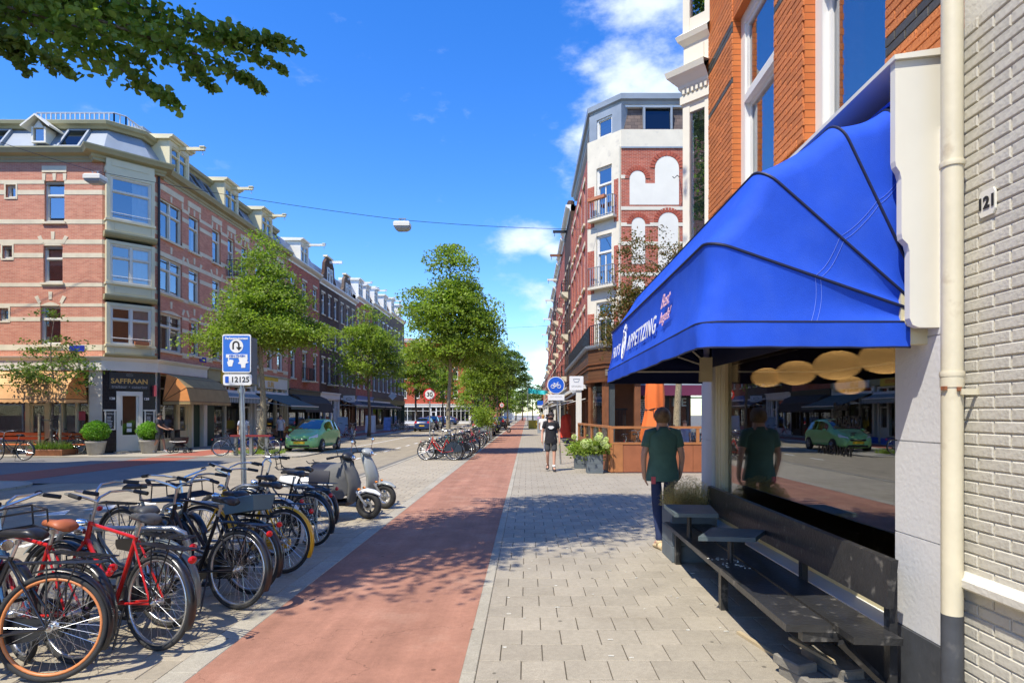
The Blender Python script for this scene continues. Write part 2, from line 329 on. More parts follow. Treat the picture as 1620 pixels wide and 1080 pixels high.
M['soil'] = ground_mat('soil', (0.06, 0.045, 0.03), 0.4, 0.3, spots=False)
M['pavfar'] = brick('pavement_far', (0.35,0.31,0.24), (0.32,0.285,0.22), (0.17,0.15,0.11), w=0.3, h=0.3, mort=0.008, axis='flat', bump=0.2, stain=0.08)
M['klinker'] = brick('left_pavement', (0.42,0.38,0.30), (0.38,0.34,0.27), (0.25,0.22,0.18), w=0.3, h=0.3, mort=0.008, axis='flat', bump=0.2, stain=0.08)
M['paint'] = mat('road_paint', (0.72, 0.71, 0.66), 0.8, 0.15, 12.0, world_co=True, c2=(0.35,0.32,0.26), c2t=(0.55,0.68))

def sheet(name, pts, z, m, kind='structure', th=0.02):
    mb = MB(); mb.prism(pts, lambda a, b, d: (a, b, d), z, z-th) ; mb.f = [tuple(reversed(f)) for f in mb.f]
    return part(name, mb, m, None, kind=kind)
def rect(x0, x1, y0, y1): return [(x0, y0), (x1, y0), (x1, y1), (x0, y1)]
mb = MB(); mb.quad((-700,-300,-0.09),(700,-300,-0.09),(700,900,-0.09),(-700,900,-0.09)); struct('ground', mb, M['asph'])
sheet('road', rect(-12.2, -4.9, -30, 420), -0.05, M['road'])
sheet('side_street', rect(-60, -10.9, 15.4, 24.6), -0.046, M['asph'])
sheet('gutter', rect(-4.9, -4.5, -30, 320), -0.03, M['gutter'])
sheet('bike_path', rect(-2.2, -0.44, -12, 320), 0.0, M['red'])
# right pavement: sand bed, slabs one by one near the camera, joined further off, textured beyond
pav = sheet('pavement', rect(-0.34, 16.0, -12, 28.6), -0.008, M['joint'], th=0.06)
pav_far = sheet('pavement', rect(-0.34, 3.2, 28.6, 320), 0.0, M['pavfar'])
strip = sheet('parking_strip', rect(-4.5, -2.32, -12, 60), -0.008, M['joint'], th=0.06)
sheet('parking_strip', rect(-4.5, -2.32, 60, 320), 0.0, M['pavfar'])
def slab_mesh(w, l, c, name):
    mb = MB(); mb.cham(-w/2, w/2, -l/2, l/2, -0.045, 0, c); return mb
SL = slab_mesh(.2935, .2935, .004, 's').mesh('slab', M['slab'])
SL2 = slab_mesh(.2935, .2935, .004, 's').mesh('slab', M['slab2'])
def lay(parent, me, x0, x1, y0, y1, name, rowoff, near, along='x'):
    n = 0; mb = MB(); w = .3; r = 0; y = y0
    while y < y1-1e-6:
        off = (w/2 if r % 2 else 0) if along == 'x' else 0
        x = x0 - off; k = 0
        while x < x1-1e-6:
            yy = y + ((w/2 if k % 2 else 0) if along == 'y' else 0)
            a = max(x, x0); b_ = min(x+w, x1)
            if b_-a > 0.04:
                dz = rnd.uniform(-.0018, .0018)
                if n < 300 and y < near:
                    o = link(name, me, parent); o.location = ((a+b_)/2, yy+w/2, dz); o.scale = ((b_-a-.0065)/.2935, 1, 1)
                    o.rotation_euler = (rnd.gauss(0, .004), rnd.gauss(0, .004), rnd.gauss(0, .003)); n += 1
                else:
                    c = .004; mb.cham(a+.003, b_-.003, yy+.003, yy+w-.003, -.03, dz, c)
            x += w; k += 1
        y += w; r += 1
    part(name, mb, me.materials[0], parent, kind='stuff')
    return n
lay(pav, SL, -.34, 2.36, 2.7, 11.1, 'paving_slab', .5, 99)
mb = MB()
def slabs_into(mb, x0, x1, y0, y1):
    y = y0; r = 0
    while y < y1-1e-6:
        x = x0 - (.15 if r % 2 else 0)
        while x < x1:
            a = max(x, x0); b_ = min(x+.3, x1)
            if b_-a > .04: mb.cham(a+.003, b_-.003, y+.003, y+.297, -.03, rnd.uniform(-.0015, .0015), .004)
            x += .3
        y += .3; r += 1
slabs_into(mb, -.34, 2.36, 11.1, 28.5); slabs_into(mb, 2.36, 9.0, 7.9, 28.5); slabs_into(mb, -.34, 2.36, 0.6, 2.7)
part('paving_slab', mb, M['slab'], pav, kind='stuff')
lay(strip, SL2, -4.5, -2.4, 3.0, 15.9, 'paving_slab', 0, 99, along='x')
mb = MB(); slabs_into(mb, -4.5, -2.4, 15.9, 40); slabs_into(mb, -4.5, -2.4, 0.0, 3.0); part('paving_slab', mb, M['slab2'], strip, kind='stuff')
# kerb stones either side of the bike path and along the road
def kerbs(x0, x1, y0, y1, n_far, z=0.004, L_=1.0, zb=-0.07):
    ks = MB(); ks.cham(0, x1-x0, 0.003, L_-0.003, zb, z, .006); me = ks.mesh('kerb_stone', M['kerb'])
    base = MB(); base.box(x0+.01, x1-.01, y0, n_far, zb, -.02); b_ = struct('kerb', base, M['joint'])
    y = y0
    while y < y1: o = link('kerb_stone', me, b_); o.location = (x0, y, rnd.uniform(-.002, .002)); y += L_
    far = MB(); far.box(x0, x1, y1, n_far, zb, z); part('kerb_stone', far, M['kerb'], b_, kind='stuff')
kerbs(-.44, -.34, 2.0, 22, 320); kerbs(-2.4, -2.2, 2.0, 28, 320); kerbs(-4.62, -4.5, 6.0, 40, 320, z=0.012)
# left side of the road
def arc(cx, cy, r, a0, a1, n=8): return [(cx+r*math.cos(R(a0+(a1-a0)*i/n)), cy+r*math.sin(R(a0+(a1-a0)*i/n))) for i in range(n+1)]
left_out = [(-60, 24.6), (-11.0, 24.6)] + [(-9.9, 24.6)] + arc(-9.9, 25.1, .5, -90, 0) + [(-9.4, 27.0), (-11.9, 28.6), (-12.2, 28.8), (-12.2, 104), (-60, 104)]
sheet('pavement', left_out, 0.0, M['klinker'], th=0.1)
sheet('pavement', [(-60, -30), (-12.2, -30), (-12.2, 14.2)] + arc(-13.4, 14.2, 1.2, 0, 90) + [(-60, 15.4)], 0.0, M['klinker'], th=0.1)
def ribbon(name, pts, w, z0, z1, m):
    mb = MB()
    for (a, b_) in zip(pts[:-1], pts[1:]):
        a, b_ = Vector(a), Vector(b_); t = (b_-a).normalized(); n = Vector((t.y, -t.x))*w
        mb.hexa([(*a, z0), (*(b_), z0), (*(b_+n), z0), (*(a+n), z0), (*a, z1), (*b_, z1), (*(b_+n), z1), (*(a+n), z1)])
    return part(name, mb, m, None, kind='structure')
ribbon('kerb', [(-60, 24.6), (-9.9, 24.6)], .12, -.07, .006, M['kerb'])
ribbon('kerb', arc(-9.9, 25.1, .5, -90, 0, 6) + [(-9.4, 27.0), (-11.9, 28.6), (-12.2, 28.8), (-12.2, 104)], .12, -.07, .006, M['kerb'])
ribbon('kerb', [(-12.2, -10), (-12.2, 14.2)] + arc(-13.4, 14.2, 1.2, 0, 90, 6) + [(-60, 15.4)], .12, -.07, .006, M['kerb'])
sheet('bike_path', rect(-15.3, -13.4, 15.5, 24.45), -0.040, M['redL'], th=.004)
sheet('bike_path', rect(-15.3, -13.4, 24.75, 104), 0.005, M['redL'], th=.006)
sheet('bike_path', rect(-15.3, -13.4, -30, 15.25), 0.005, M['redL'], th=.006)
mb = MB(); y = 8.0
while y < 130:
    if not 14 < y < 22: mb.box(-6.82, -6.70, y, y+1.05, -.05, -.045)
    y += 2.55
for i in range(5):
    cx, cy_ = -8.4+i*.42, 10.6+i*.62; mb.prism([(cx-.25, cy_-.1), (cx+.25, cy_-.02), (cx-.05, cy_+.5)], lambda a, b_, d: (a, b_, d), -.045, -.05)
mb.box(-9.35, -9.25, 29, 60, -.05, -.046)
struct('road_marking', mb, M['paint'])
# soil and sandy litter under the bikes
# ---------------------------------------------------------------- near right building with the shop window
XW = 2.30
shop = thing('corner_shop_building', 'orange brick shop house with white windows above the blue awning, right of the pavement', 'building', (XW, 5.5, 0))
FR = frame(XW, 7.85, 0, -1)          # u runs towards the camera from the far corner, d towards the street
def YU(y): return 7.85 - y
W_SHOP = 4.70                        # far corner 7.85 to pipe at 3.15
def cell_wall(mb, F, us, zs, openings, depth, d=0.0):
    us = sorted(set(us)); zs = sorted(set(zs))
    for i in range(len(us)-1):
        for j in range(len(zs)-1):
            u0, u1, z0, z1 = us[i], us[i+1], zs[j], zs[j+1]; cu, cz = (u0+u1)/2, (z0+z1)/2
            if any(o[0] < cu < o[1] and o[2] < cz < o[3] for o in openings): continue
            mb.quad(F(u0,d,z0), F(u1,d,z0), F(u1,d,z1), F(u0,d,z1))
    for u0, u1, z0, z1 in openings:
        e = d-depth
        mb.quad(F(u0,d,z0), F(u0,e,z0), F(u0,e,z1), F(u0,d,z1)); mb.quad(F(u1,e,z0), F(u1,d,z0), F(u1,d,z1), F(u1,e,z1))
        mb.quad(F(u0,e,z0), F(u0,d,z0), F(u1,d,z0), F(u1,e,z0)); mb.quad(F(u0,e,z1), F(u1,e,z1), F(u1,d,z1), F(u0,d,z1))
def wall_with(F, W, z0, z1, ops, depth, mb=None, u0=0.0):
    mb = mb or MB(); us = [u0, W]; zs = [z0, z1]
    for o in ops: us += [o[0], o[1]]; zs += [o[2], o[3]]
    cell_wall(mb, F, us, zs, ops, depth); return mb

# upper wall: mortar sheet, real bricks on what the photo shows, brick texture above that
ZS = 3.70
w1 = (YU(6.74), YU(5.60)); w2 = (YU(5.0), YU(3.86)); zt = 6.15
ops = [(w1[0], w1[1], 3.72, zt), (w2[0], w2[1], 3.72, zt), (w1[0], w1[1], 7.2, 9.6), (w2[0], w2[1], 7.2, 9.6)]
Fi = frame(XW+.012, 7.85, 0, -1)
mb = wall_with(Fi, W_SHOP, 3.3, 12.2, ops, .09); part('wall', mb, M['brickO'], shop)
side = MB(); side.quad((XW+.012, 7.85, 3.3), (14, 7.85, 3.3), (14, 7.85, 12.2), (XW+.012, 7.85, 12.2)); side.quad((XW+.012, 7.85, 0), (14, 7.85, 0), (14, 7.85, 3.3), (XW+.012, 7.85, 3.3))
side.quad((XW+.012, 3.15, 12.2), (14, 3.15, 12.2), (14, 7.85, 12.2), (XW+.012, 7.85, 12.2)); part('wall', side, M['brickO'], shop)
M['ob1'] = mat('orange_brick', srgb(205, 124, 68), 0.8, 0.12, 25.0, 0.5, 90, rand=0.16, c2=srgb(176,96,50), c2t=(.5,.7))
M['db1'] = mat('dark_glazed_brick', srgb(78, 76, 70), 0.55, 0.15, 25.0, 0.3, 60, rand=0.15)
def brick_mesh(m): mb = MB(); mb.cham(-.5, .5, -.5, .5, 0, 1, .0); return mb.mesh('brick', m)
def unit_brick(m, l=.2, h=.0545, d=.095, c=.003):
    # front face (towards -y in local space) has softened edges
    mb = MB(); x, z = l/2, h/2; f = [(-x+c,-c,-z+c),(x-c,-c,-z+c),(x-c,-c,z-c),(-x+c,-c,z-c)]; g = [(-x,0,-z),(x,0,-z),(x,0,z),(-x,0,z)]; k = [(-x,d,-z),(x,d,-z),(x,d,z),(-x,d,z)]
    mb.add(f+g+k, [(0,1,2,3),(4,5,1,0),(5,6,2,1),(6,7,3,2),(7,4,0,3),(8,9,5,4),(9,10,6,5),(10,11,7,6),(11,8,4,7)])
    return mb.mesh('brick', m)
BO, BD = unit_brick(M['ob1']), unit_brick(M['db1'])
def lay_bricks(parent, F, u0, u1, z0, z1, dark, meshes=(BO, BD), h=.0625, l=.21, phase=0, limit=300, cnt=[0], dout=0.0):
    r = int(round(z0/h)); 
    while r*h < z1:
        zc = r*h + h/2; off = (r % 2)*l/2; k = math.floor((u0-off)/l)
        while True:
            a, b_ = max(u0, off+k*l), min(u1, off+(k+1)*l); k += 1
            if a >= u1: break
            if b_-a < .035: continue
            me = meshes[1] if any(lo <= zc <= hi for lo, hi in dark) else meshes[0]
            o = link('brick', me, parent); x, y, z = F((a+b_)/2, rnd.uniform(-.0015, .002)+dout, zc)
            o.matrix_parent_inverse = Matrix(); M4 = wm(parent)
            o.location = (x-M4.translation.x, y-M4.translation.y, z-M4.translation.z); o.rotation_euler = (0, 0, F.ang); o.scale = ((b_-a-.009)/.2, 1, 1)
        r += 1
dk = [(5.42, 5.53), (6.02, 6.15), (4.02, 4.14)]
lay_bricks(shop, FR, YU(7.62), YU(6.74), 3.75, 6.44, [dk[0], dk[1]])
lay_bricks(shop, FR, YU(5.6), YU(5.0), 3.98, 5.62, [dk[0]])
lay_bricks(shop, FR, YU(3.86), YU(3.27), 3.75, 4.45, [dk[2]])
wall_rest = MB()
# upper windows (far one and near one)
def sash_window(parent, F, u0, u1, z0, z1, d, fr=.09, split=.42, bar=.055, m=M['white'], g=M['glass'], dark_back=True, name='window', blind=None):
    mb = MB(); mb.fbox(F, u0, u0+fr, d-.10, d, z0, z1); mb.fbox(F, u1-fr, u1, d-.10, d, z0, z1); mb.fbox(F, u0+fr, u1-fr, d-.10, d, z1-fr, z1); mb.fbox(F, u0+fr, u1-fr, d-.10, d+.02, z0, z0+fr*.8)
    zs = z1 - (z1-z0)*split
    mb.fbox(F, u0+fr, u1-fr, d-.08, d+.01, zs-.04, zs+.04)
    i = fr; b_ = bar
    for (a, c) in ((zs+.04, z1-fr), (z0+fr*.8, zs-.04)):
        dd = d-.02 if a > zs else d-.05
        mb.fbox(F, u0+i, u0+i+b_, dd-.04, dd, a, c); mb.fbox(F, u1-i-b_, u1-i, dd-.04, dd, a, c); mb.fbox(F, u0+i+b_, u1-i-b_, dd-.04, dd, c-b_, c); mb.fbox(F, u0+i+b_, u1-i-b_, dd-.04, dd, a, a+b_)
    w = part(name, mb, m, parent)
    gb = MB(); gb.fbox(F, u0+i+b_-.01, u1-i-b_+.01, d-.075, d-.069, z0+fr*.8+b_-.01, zs-.04-b_+.01); part('pane', gb, g, w)
    gb = MB(); gb.fbox(F, u0+i+b_-.01, u1-i-b_+.01, d-.045, d-.039, zs+.04+b_-.01, z1-fr-b_+.01); part('pane', gb, g, w)
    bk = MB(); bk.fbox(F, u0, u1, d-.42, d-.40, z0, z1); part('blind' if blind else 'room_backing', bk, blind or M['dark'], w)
    return w
m, nt, N, L, b = _nt('slatted_blind'); g_ = N.new('ShaderNodeNewGeometry'); sp = N.new('ShaderNodeSeparateXYZ'); L.new(g_.outputs['Position'], sp.inputs[0])
a_ = val_node(N, L, sp.outputs['Z'], 1/.028, 'MULTIPLY'); a_ = val_node(N, L, a_, None, 'FRACT'); r_ = N.new('ShaderNodeMapRange'); L.new(a_, r_.inputs[0]); r_.inputs[1].default_value=.2; r_.inputs[2].default_value=.45; r_.inputs[3].default_value=.30; r_.inputs[4].default_value=.62
cb = N.new('ShaderNodeCombineColor'); [L.new(r_.outputs[0], cb.inputs[i]) for i in range(3)]; L.new(cb.outputs[0], b.inputs['Base Color']); M['blind'] = m
sash_window(shop, FR, w1[0], w1[1], 3.74, zt, -.10, fr=.12, blind=M['blind'], split=.40)
sash_window(shop, FR, w2[0], w2[1], 3.74, zt, -.10, fr=.12, blind=M['blind'], split=.40)
for w_ in (w1, w2): sash_window(shop, FR, w_[0], w_[1], 7.22, 9.6, -.10, fr=.12)
sl = MB(); sl.fprism(FR, [(0,3.70),(.14,3.70),(.14,3.76),(0,3.79)], YU(7.4), YU(3.82)); part('window_sill', sl, M['creamw'], shop)
# white splayed bay at the far corner of the upper floors
BA, BB, BC = (2.31, 7.60), (2.036, 7.866), (2.31, 8.14)
FB = frame(BB[0], BB[1], BA[0]-BB[0], BA[1]-BB[1]); LBy = math.hypot(BA[0]-BB[0], BA[1]-BB[1]); FC = frame(BC[0], BC[1], BB[0]-BC[0], BB[1]-BC[1])
mb = MB()
for z0, z1 in ((3.35, 5.76), (6.70, 9.0)):
    for F_ in (FB, FC):
        mb.fbox(F_, 0.002, .10, -.08, 0, z0, z1); mb.fbox(F_, LBy-.07, LBy-.002, -.08, 0, z0, z1); mb.fbox(F_, .10, LBy-.07, -.07, -.01, z0, z0+.16); mb.fbox(F_, .10, LBy-.07, -.07, -.01, z1-.12, z1)
bayf = part('bay_window', mb, M['creamw'], shop)
for z0, z1 in ((3.51, 5.64), (6.86, 8.88)):
    gb = MB(); gb.fbox(FB, .10, LBy-.07, -.045, -.04, z0, z1); part('pane', gb, M['glass'], bayf)
    gb = MB(); gb.fbox(FC, .10, LBy-.07, -.045, -.04, z0, z1); part('pane', gb, M['glass'], bayf)
    gb = MB(); gb.fbox(FB, .10, LBy-.05, -.12, -.11, z0, z1-.1); part('blind', gb, M['blind'], bayf)
def offs3(o):
    n1 = Vector((FC(0,1,0)[0]-FC(0,0,0)[0], FC(0,1,0)[1]-FC(0,0,0)[1])); n2 = Vector((FB(0,1,0)[0]-FB(0,0,0)[0], FB(0,1,0)[1]-FB(0,0,0)[1])); m_ = (n1+n2).normalized(); m_ = m_/max(.3, m_.dot(n1))
    return [(BC[0]+n1.x*o, BC[1]+n1.y*o), (BB[0]+m_.x*o, BB[1]+m_.y*o), (BA[0]+n2.x*o, BA[1]+n2.y*o)]
def ring_prof(mb, prof):
    rows = [[(x, y, z) for x, y in offs3(o)] for o, z in prof]; mb.grid(rows); mb.poly(rows[-1]+[(2.31, 7.87, rows[-1][0][2])]); mb.poly(list(reversed(rows[0]+[(2.31, 7.87, rows[0][0][2])])))
mb = MB(); ring_prof(mb, [(0.0,5.76),(.025,5.76),(.025,5.86),(.01,5.87),(.01,5.92),(.04,5.96),(.045,6.00),(.11,6.07),(.15,6.10),(.17,6.17),(.0,6.22)]); part('cornice', mb, M['creamw'], shop)
mb = MB()
for i in range(6): mb.fbox(FB, .02+i*.062, .052+i*.062, 0.01, .045, 5.88, 5.94)
part('dentils', mb, M['creamw'], shop, kind='stuff')
mb = MB(); ring_prof(mb, [(-.01,6.22),(-.01,6.52),(.01,6.54),(.05,6.58),(.07,6.64),(.0,6.70)]); part('parapet_panel', mb, M['creamw'], shop)
mb = MB(); mb.fbox(FB, .08, LBy-.08, -.012, .004, 6.28, 6.47); part('raised_panel', mb, M['creamw'], shop)
mb = MB(); ring_prof(mb, [(0,9.0),(.05,9.05),(.12,9.15),(.15,9.3),(0,9.35)]); part('cornice', mb, M['creamw'], shop)
mb = MB(); ring_prof(mb, [(.0,3.0),(.0,3.22),(.05,3.28),(.07,3.35),(0,3.352)]); part('bay_base', mb, M['creamw'], shop)

# ground floor: pilasters, window frame, glass, interior
M['pil'] = mat('painted_render', (0.68, 0.68, 0.67), 0.8, 0.05, 2.0, 0.25, 35, world_co=True, detail=7)
M['plinth'] = mat('dark_plinth_paint', (0.055, 0.060, 0.068), 0.6, 0.25, 5.0, 0.2, 30, world_co=True, c2=(.10,.10,.10), c2t=(.6,.75))
mb = MB()
yn0, yn1 = 3.17, 3.72
zj = [0.44, 1.0, 1.56, 2.16, 3.3]
for z0, z1 in zip(zj[:-1], zj[1:]): mb.box(XW-.02, XW+.3, yn0, yn1, z0+.004, z1-.004)
mb.box(XW-.012, XW+.3, yn0, yn1-.006, .44, 3.3); part('pilaster', mb, M['pil'], shop)
mb = MB(); mb.box(XW-.035, XW+.3, yn0, yn1+.01, -.05, .44); part('plinth', mb, M['plinth'], shop)
mb = MB()
for z0, z1 in zip([.44, 1.4, 2.4], [1.4, 2.4, 3.3]): mb.box(XW-.02, XW+.3, 7.42, 7.85, z0+.004, z1-.004)
mb.box(XW-.012, XW+.3, 7.41, 7.845, .44, 3.3); part('pilaster', mb, M['pil'], shop)
mb = MB(); mb.box(XW-.035, XW+.3, 7.40, 7.86, -.05, .44); part('plinth', mb, M['plinth'], shop)
mb = MB(); mb.box(XW-.005, XW+.3, 3.73, 7.40, -.05, .34); part('plinth', mb, M['plinth'], shop)
mb = MB(); mb.fprism(FR, [(-.3,.34),(.05,.34),(.07,.36),(.07,.40),(-.02,.44),(-.3,.44)], YU(7.40), YU(3.73)); part('window_sill', mb, M['pil'], shop)
wf = MB(); wf.box(XW+.02, XW+.12, 7.05, 7.40, .44, 3.3); wf.box(XW+.03, XW+.12, 3.72, 3.77, .44, 3.3); wf.box(XW+.02, XW+.12, 3.77, 7.05, .44, .53); wf.box(XW+.02, XW+.12, 3.77, 7.05, 3.05, 3.3)
for y_ in (7.12, 7.22, 7.33): wf.box(XW+.008, XW+.02, y_-.03, y_+.03, .5, 3.2)
wfo = part('shop_window', wf, M['cream'], shop)
gb = MB(); gb.box(XW+.06, XW+.068, 3.77, 7.05, .53, 3.05); pane = part('pane', gb, M['shopglass'], wfo)
mb = MB(); X1 = XW+.13
mb.quad((X1,3.2,.2),(7.5,3.2,.2),(7.5,7.80,.2),(X1,7.80,.2)); mb.quad((X1,7.80,.2),(7.5,7.80,.2),(7.5,7.80,3.3),(X1,7.80,3.3)); mb.quad((7.5,3.2,.2),(7.5,3.2,3.3),(7.5,7.80,3.3),(7.5,7.80,.2))
mb.quad((X1,3.2,3.3),(X1,7.80,3.3),(7.5,7.80,3.3),(7.5,3.2,3.3)); mb.quad((X1,3.2,.2),(X1,3.2,3.3),(7.5,3.2,3.3),(7.5,3.2,.2)); mb.quad((X1+.01,7.40,.2),(X1+.01,7.79,.2),(X1+.01,7.79,3.3),(X1+.01,7.40,3.3))
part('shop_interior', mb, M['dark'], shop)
# lintel box over the window and awning housing
mb = MB(); mb.box(XW-.005, XW+.3, 3.17, 7.85, 3.3, 3.69); part('lintel', mb, M['black'], shop)

# pendant lamps inside
M['lampi'] = emis('lit_paper_shade', (1.0, 0.50, 0.16), 0.95, (0.8, 0.6, 0.35))
def _lampmat():       # a bulb inside: the shade glows most where the paper is nearest to it (middle of top and bottom)
    m = M['lampi']; nt = m.node_tree; N = nt.nodes; L = nt.links; tc = N.new('ShaderNodeTexCoord'); sp = N.new('ShaderNodeSeparateXYZ'); L.new(tc.outputs['Generated'], sp.inputs[0])
    cb = N.new('ShaderNodeCombineXYZ'); L.new(sp.outputs['X'], cb.inputs[0]); L.new(sp.outputs['Y'], cb.inputs[1]); d = N.new('ShaderNodeVectorMath'); d.operation = 'DISTANCE'; L.new(cb.outputs[0], d.inputs[0]); d.inputs[1].default_value = (.5,.5,0)
    r = N.new('ShaderNodeMapRange'); L.new(d.outputs['Value'], r.inputs[0]); r.inputs[1].default_value = .12; r.inputs[2].default_value = .5; r.inputs[3].default_value = 2.1; r.inputs[4].default_value = .75; L.new(r.outputs[0], N['Principled BSDF'].inputs['Emission Strength'])
_lampmat()
LAMP_LAB = ['small oval paper lamp hanging farthest from the camera behind the glass', 'second oval paper lamp from the far end behind the glass', 'big oval paper lamp in the middle of the row behind the glass', 'oval paper lamp nearest the grey pilaster behind the glass', 'lowest and smallest oval paper lamp hanging under the row']
for (x, y, z, d, lab) in zip((2.86, 3.12, 3.29, 3.34, 3.70), (7.2, 7.0, 6.4, 5.6, 6.9), (2.16, 2.20, 2.24, 2.25, 2.05), (.35, .43, .47, .47, .31), LAMP_LAB):
    t = thing('pendant_lamp', lab, 'lamp', (x, y, z), 0, 'lit oval lamps hanging inside the shop window')
    mb = MB(); mb.ball((0,0,0), d/2, d/2, d*.33, 24, 12); part('lamp_shade', mb, M['lampi'], t, 'all', True)
    mb = MB(); mb.tube([(0,0,d*.3),(0,0,3.29-z)], .006, 6); part('cord', mb, M['black'], t, local=True)

# rain pipe
M['pipe'] = mat('cream_pipe_paint', (0.66, 0.60, 0.43), 0.42, 0.08, 3.0, .15, 25, world_co=True, c2=(.50,.42,.28), c2t=(.62,.75))
M['rust'] = mat('rust', (0.28, 0.10, 0.04), 0.8, 0.3, 30.0)
pp = thing('rain_pipe', 'cream drainpipe down the joint between the shop and the grey brick house', 'pipe', (2.235, 3.13, 0))
mb = MB(); mb.tube([(2.215,3.13,.68),(2.215,3.13,3.9)], .050, 20); part('pipe', mb, M['pipe'], pp, True)
mb = MB(); mb.tube([(2.215,3.13,3.9),(2.215,3.13,9)], .048, 20); part('pipe', mb, mat('zinc_pipe',(0.42,0.48,0.50),.5,.1,4), pp, True)
mb = MB(); mb.tube([(2.215,3.13,-.05),(2.215,3.13,.68)], .0505, 20); part('pipe', mb, M['plinth'], pp, True)
for z in (1.93, 3.02):
    mb = MB(); mb.tube([(2.215,3.13,z-.015),(2.215,3.13,z),(2.215,3.13,z+.012)], [.056,.058,.056], 20); part('collar', mb, M['pipe'], pp, True)
mb = MB(); mb.tube([(2.215,3.13,1.86),(2.215,3.13,1.93)], .054, 20); mb.box(2.215,2.31,3.06,3.07,1.82,1.85); part('bracket', mb, M['pipe'], pp, True)
mb = MB(); mb.box(2.155,2.17,3.10,3.13,1.845,1.865); mb.box(2.20,2.22,3.066,3.076,1.84,1.86); part('screw', mb, M['rust'], pp)

# grey painted brick house beyond the pipe (nearer to the camera)
M['gb'] = mat('cream_grey_painted_brick', (0.56, 0.53, 0.44), 0.75, 0.07, 5.0, 0.6, 35, rand=0.06, c2=(.44,.40,.32), c2t=(.6,.8))
M['gbm'] = mat('painted_joint', (0.62, 0.59, 0.50), 0.8, 0.08, 4.0, 0.4, 45, world_co=True)
gh = thing('painted_brick_house', 'house wall of grey painted brick with number 121 at the right edge', 'building', (XW, 2, 0))
FG = frame(XW+.0, 3.165, 0, -1)
mb = MB(); mb.box(XW+.0045, XW+.3, -2, 3.165, -.05, 9.5); part('wall', mb, M['gbm'], gh)
BG = unit_brick(M['gb'], c=.005)
lay_bricks(gh, FG, .0, .60, .29, .80, [], (BG, BG)); lay_bricks(gh, FG, .0, .60, .90, 3.70, [], (BG, BG))
mb = MB()
r = 5
while r*.0625 < 3.7:
    off = (r % 2)*.105; k = 0; z = r*.0625+.03; r += 1
    for k in range(3, 12):
        a = off+k*.21
        if .78 < z < .9: continue
        if a < .60: continue
        x0, y0, _ = FG(a+.005, .003, 0); mb.cham(0, 0, 0, 0, 0, 0, 0) if False else mb.fbox(FG, a+.005, a+.205, -.02, .003, z-.027, z+.027)
part('brick', mb, M['gb'], gh, kind='stuff')
mb = MB(); mb.fprism(FG, [(0,.81),(.05,.82),(.07,.835),(.07,.87),(.05,.885),(.0,.90)], 0, 5); part('ledge', mb, M['gbm'], gh)
mb = MB(); mb.fbox(FG, 0, 5, -.01, .05, -.05, .28); part('plinth', mb, M['gb'], gh)
# ---------------------------------------------------------------- text helper
_tc = {}
def text_mesh(s, size, m, ext=.0015, shear=0.0, bold=0.0, align='CENTER', spacing=1.0):
    cu = D.curves.new('lettering', 'FONT'); cu.body = s; cu.size = size; cu.extrude = ext; cu.shear = shear; cu.offset = bold; cu.align_x = align; cu.align_y = 'CENTER'; cu.space_character = spacing; cu.resolution_u = 3
    o = D.objects.new('lettering', cu); COL.objects.link(o); dg = bpy.context.evaluated_depsgraph_get(); dg.update()
    me = D.meshes.new_from_object(o.evaluated_get(dg)); D.objects.remove(o); me.name = 'lettering'; me.materials.clear(); me.materials.append(m); return me
def put_text(s, size, m, parent, org, r, u, **kw):
    me = text_mesh(s, size, m, **kw); r = Vector(r).normalized(); u = Vector(u); u = (u - r*u.dot(r)).normalized(); n = r.cross(u)
    me.transform(Matrix(((r.x,u.x,n.x,org[0]),(r.y,u.y,n.y,org[1]),(r.z,u.z,n.z,org[2]),(0,0,0,1)))); return link('lettering', me, parent)

# ---------------------------------------------------------------- blue awning
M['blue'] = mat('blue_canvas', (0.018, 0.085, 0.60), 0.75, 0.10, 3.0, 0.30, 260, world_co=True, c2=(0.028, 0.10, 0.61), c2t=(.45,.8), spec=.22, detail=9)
def inner_shade(m, c):        # a two-sided cloth: shade under the awning painted as a darker inner colour
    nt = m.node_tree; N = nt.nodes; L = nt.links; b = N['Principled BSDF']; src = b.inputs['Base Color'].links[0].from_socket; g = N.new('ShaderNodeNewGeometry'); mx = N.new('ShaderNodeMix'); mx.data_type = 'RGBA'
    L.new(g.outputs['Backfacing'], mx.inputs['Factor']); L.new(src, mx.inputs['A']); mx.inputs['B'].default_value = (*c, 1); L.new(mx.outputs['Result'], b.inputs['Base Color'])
M['navy'] = mat('navy_piping', (0.006, 0.012, 0.05), 0.6, 0.1, 4)
M['frame'] = mat('pale_frame_paint', (0.55, 0.53, 0.47), 0.4, 0.06, 6)
inner_shade(M['blue'], (0.006, 0.012, 0.06))
AX, AR, YN, YF = 2.18, 1.20, 3.42, 7.45
aw = thing('shop_awning', 'big blue ribbed hood awning over the shop window', 'awning', (AX, (YN+YF)/2, 2.25))
tips = [(0.985, 2.246), (1.035, 2.715), (1.33, 3.13), (1.775, 3.40), (2.09, 3.50)]     # (x, z) of each hoop's outer bar
ends = [2.246, 2.32, 2.38, 2.55, 2.80]
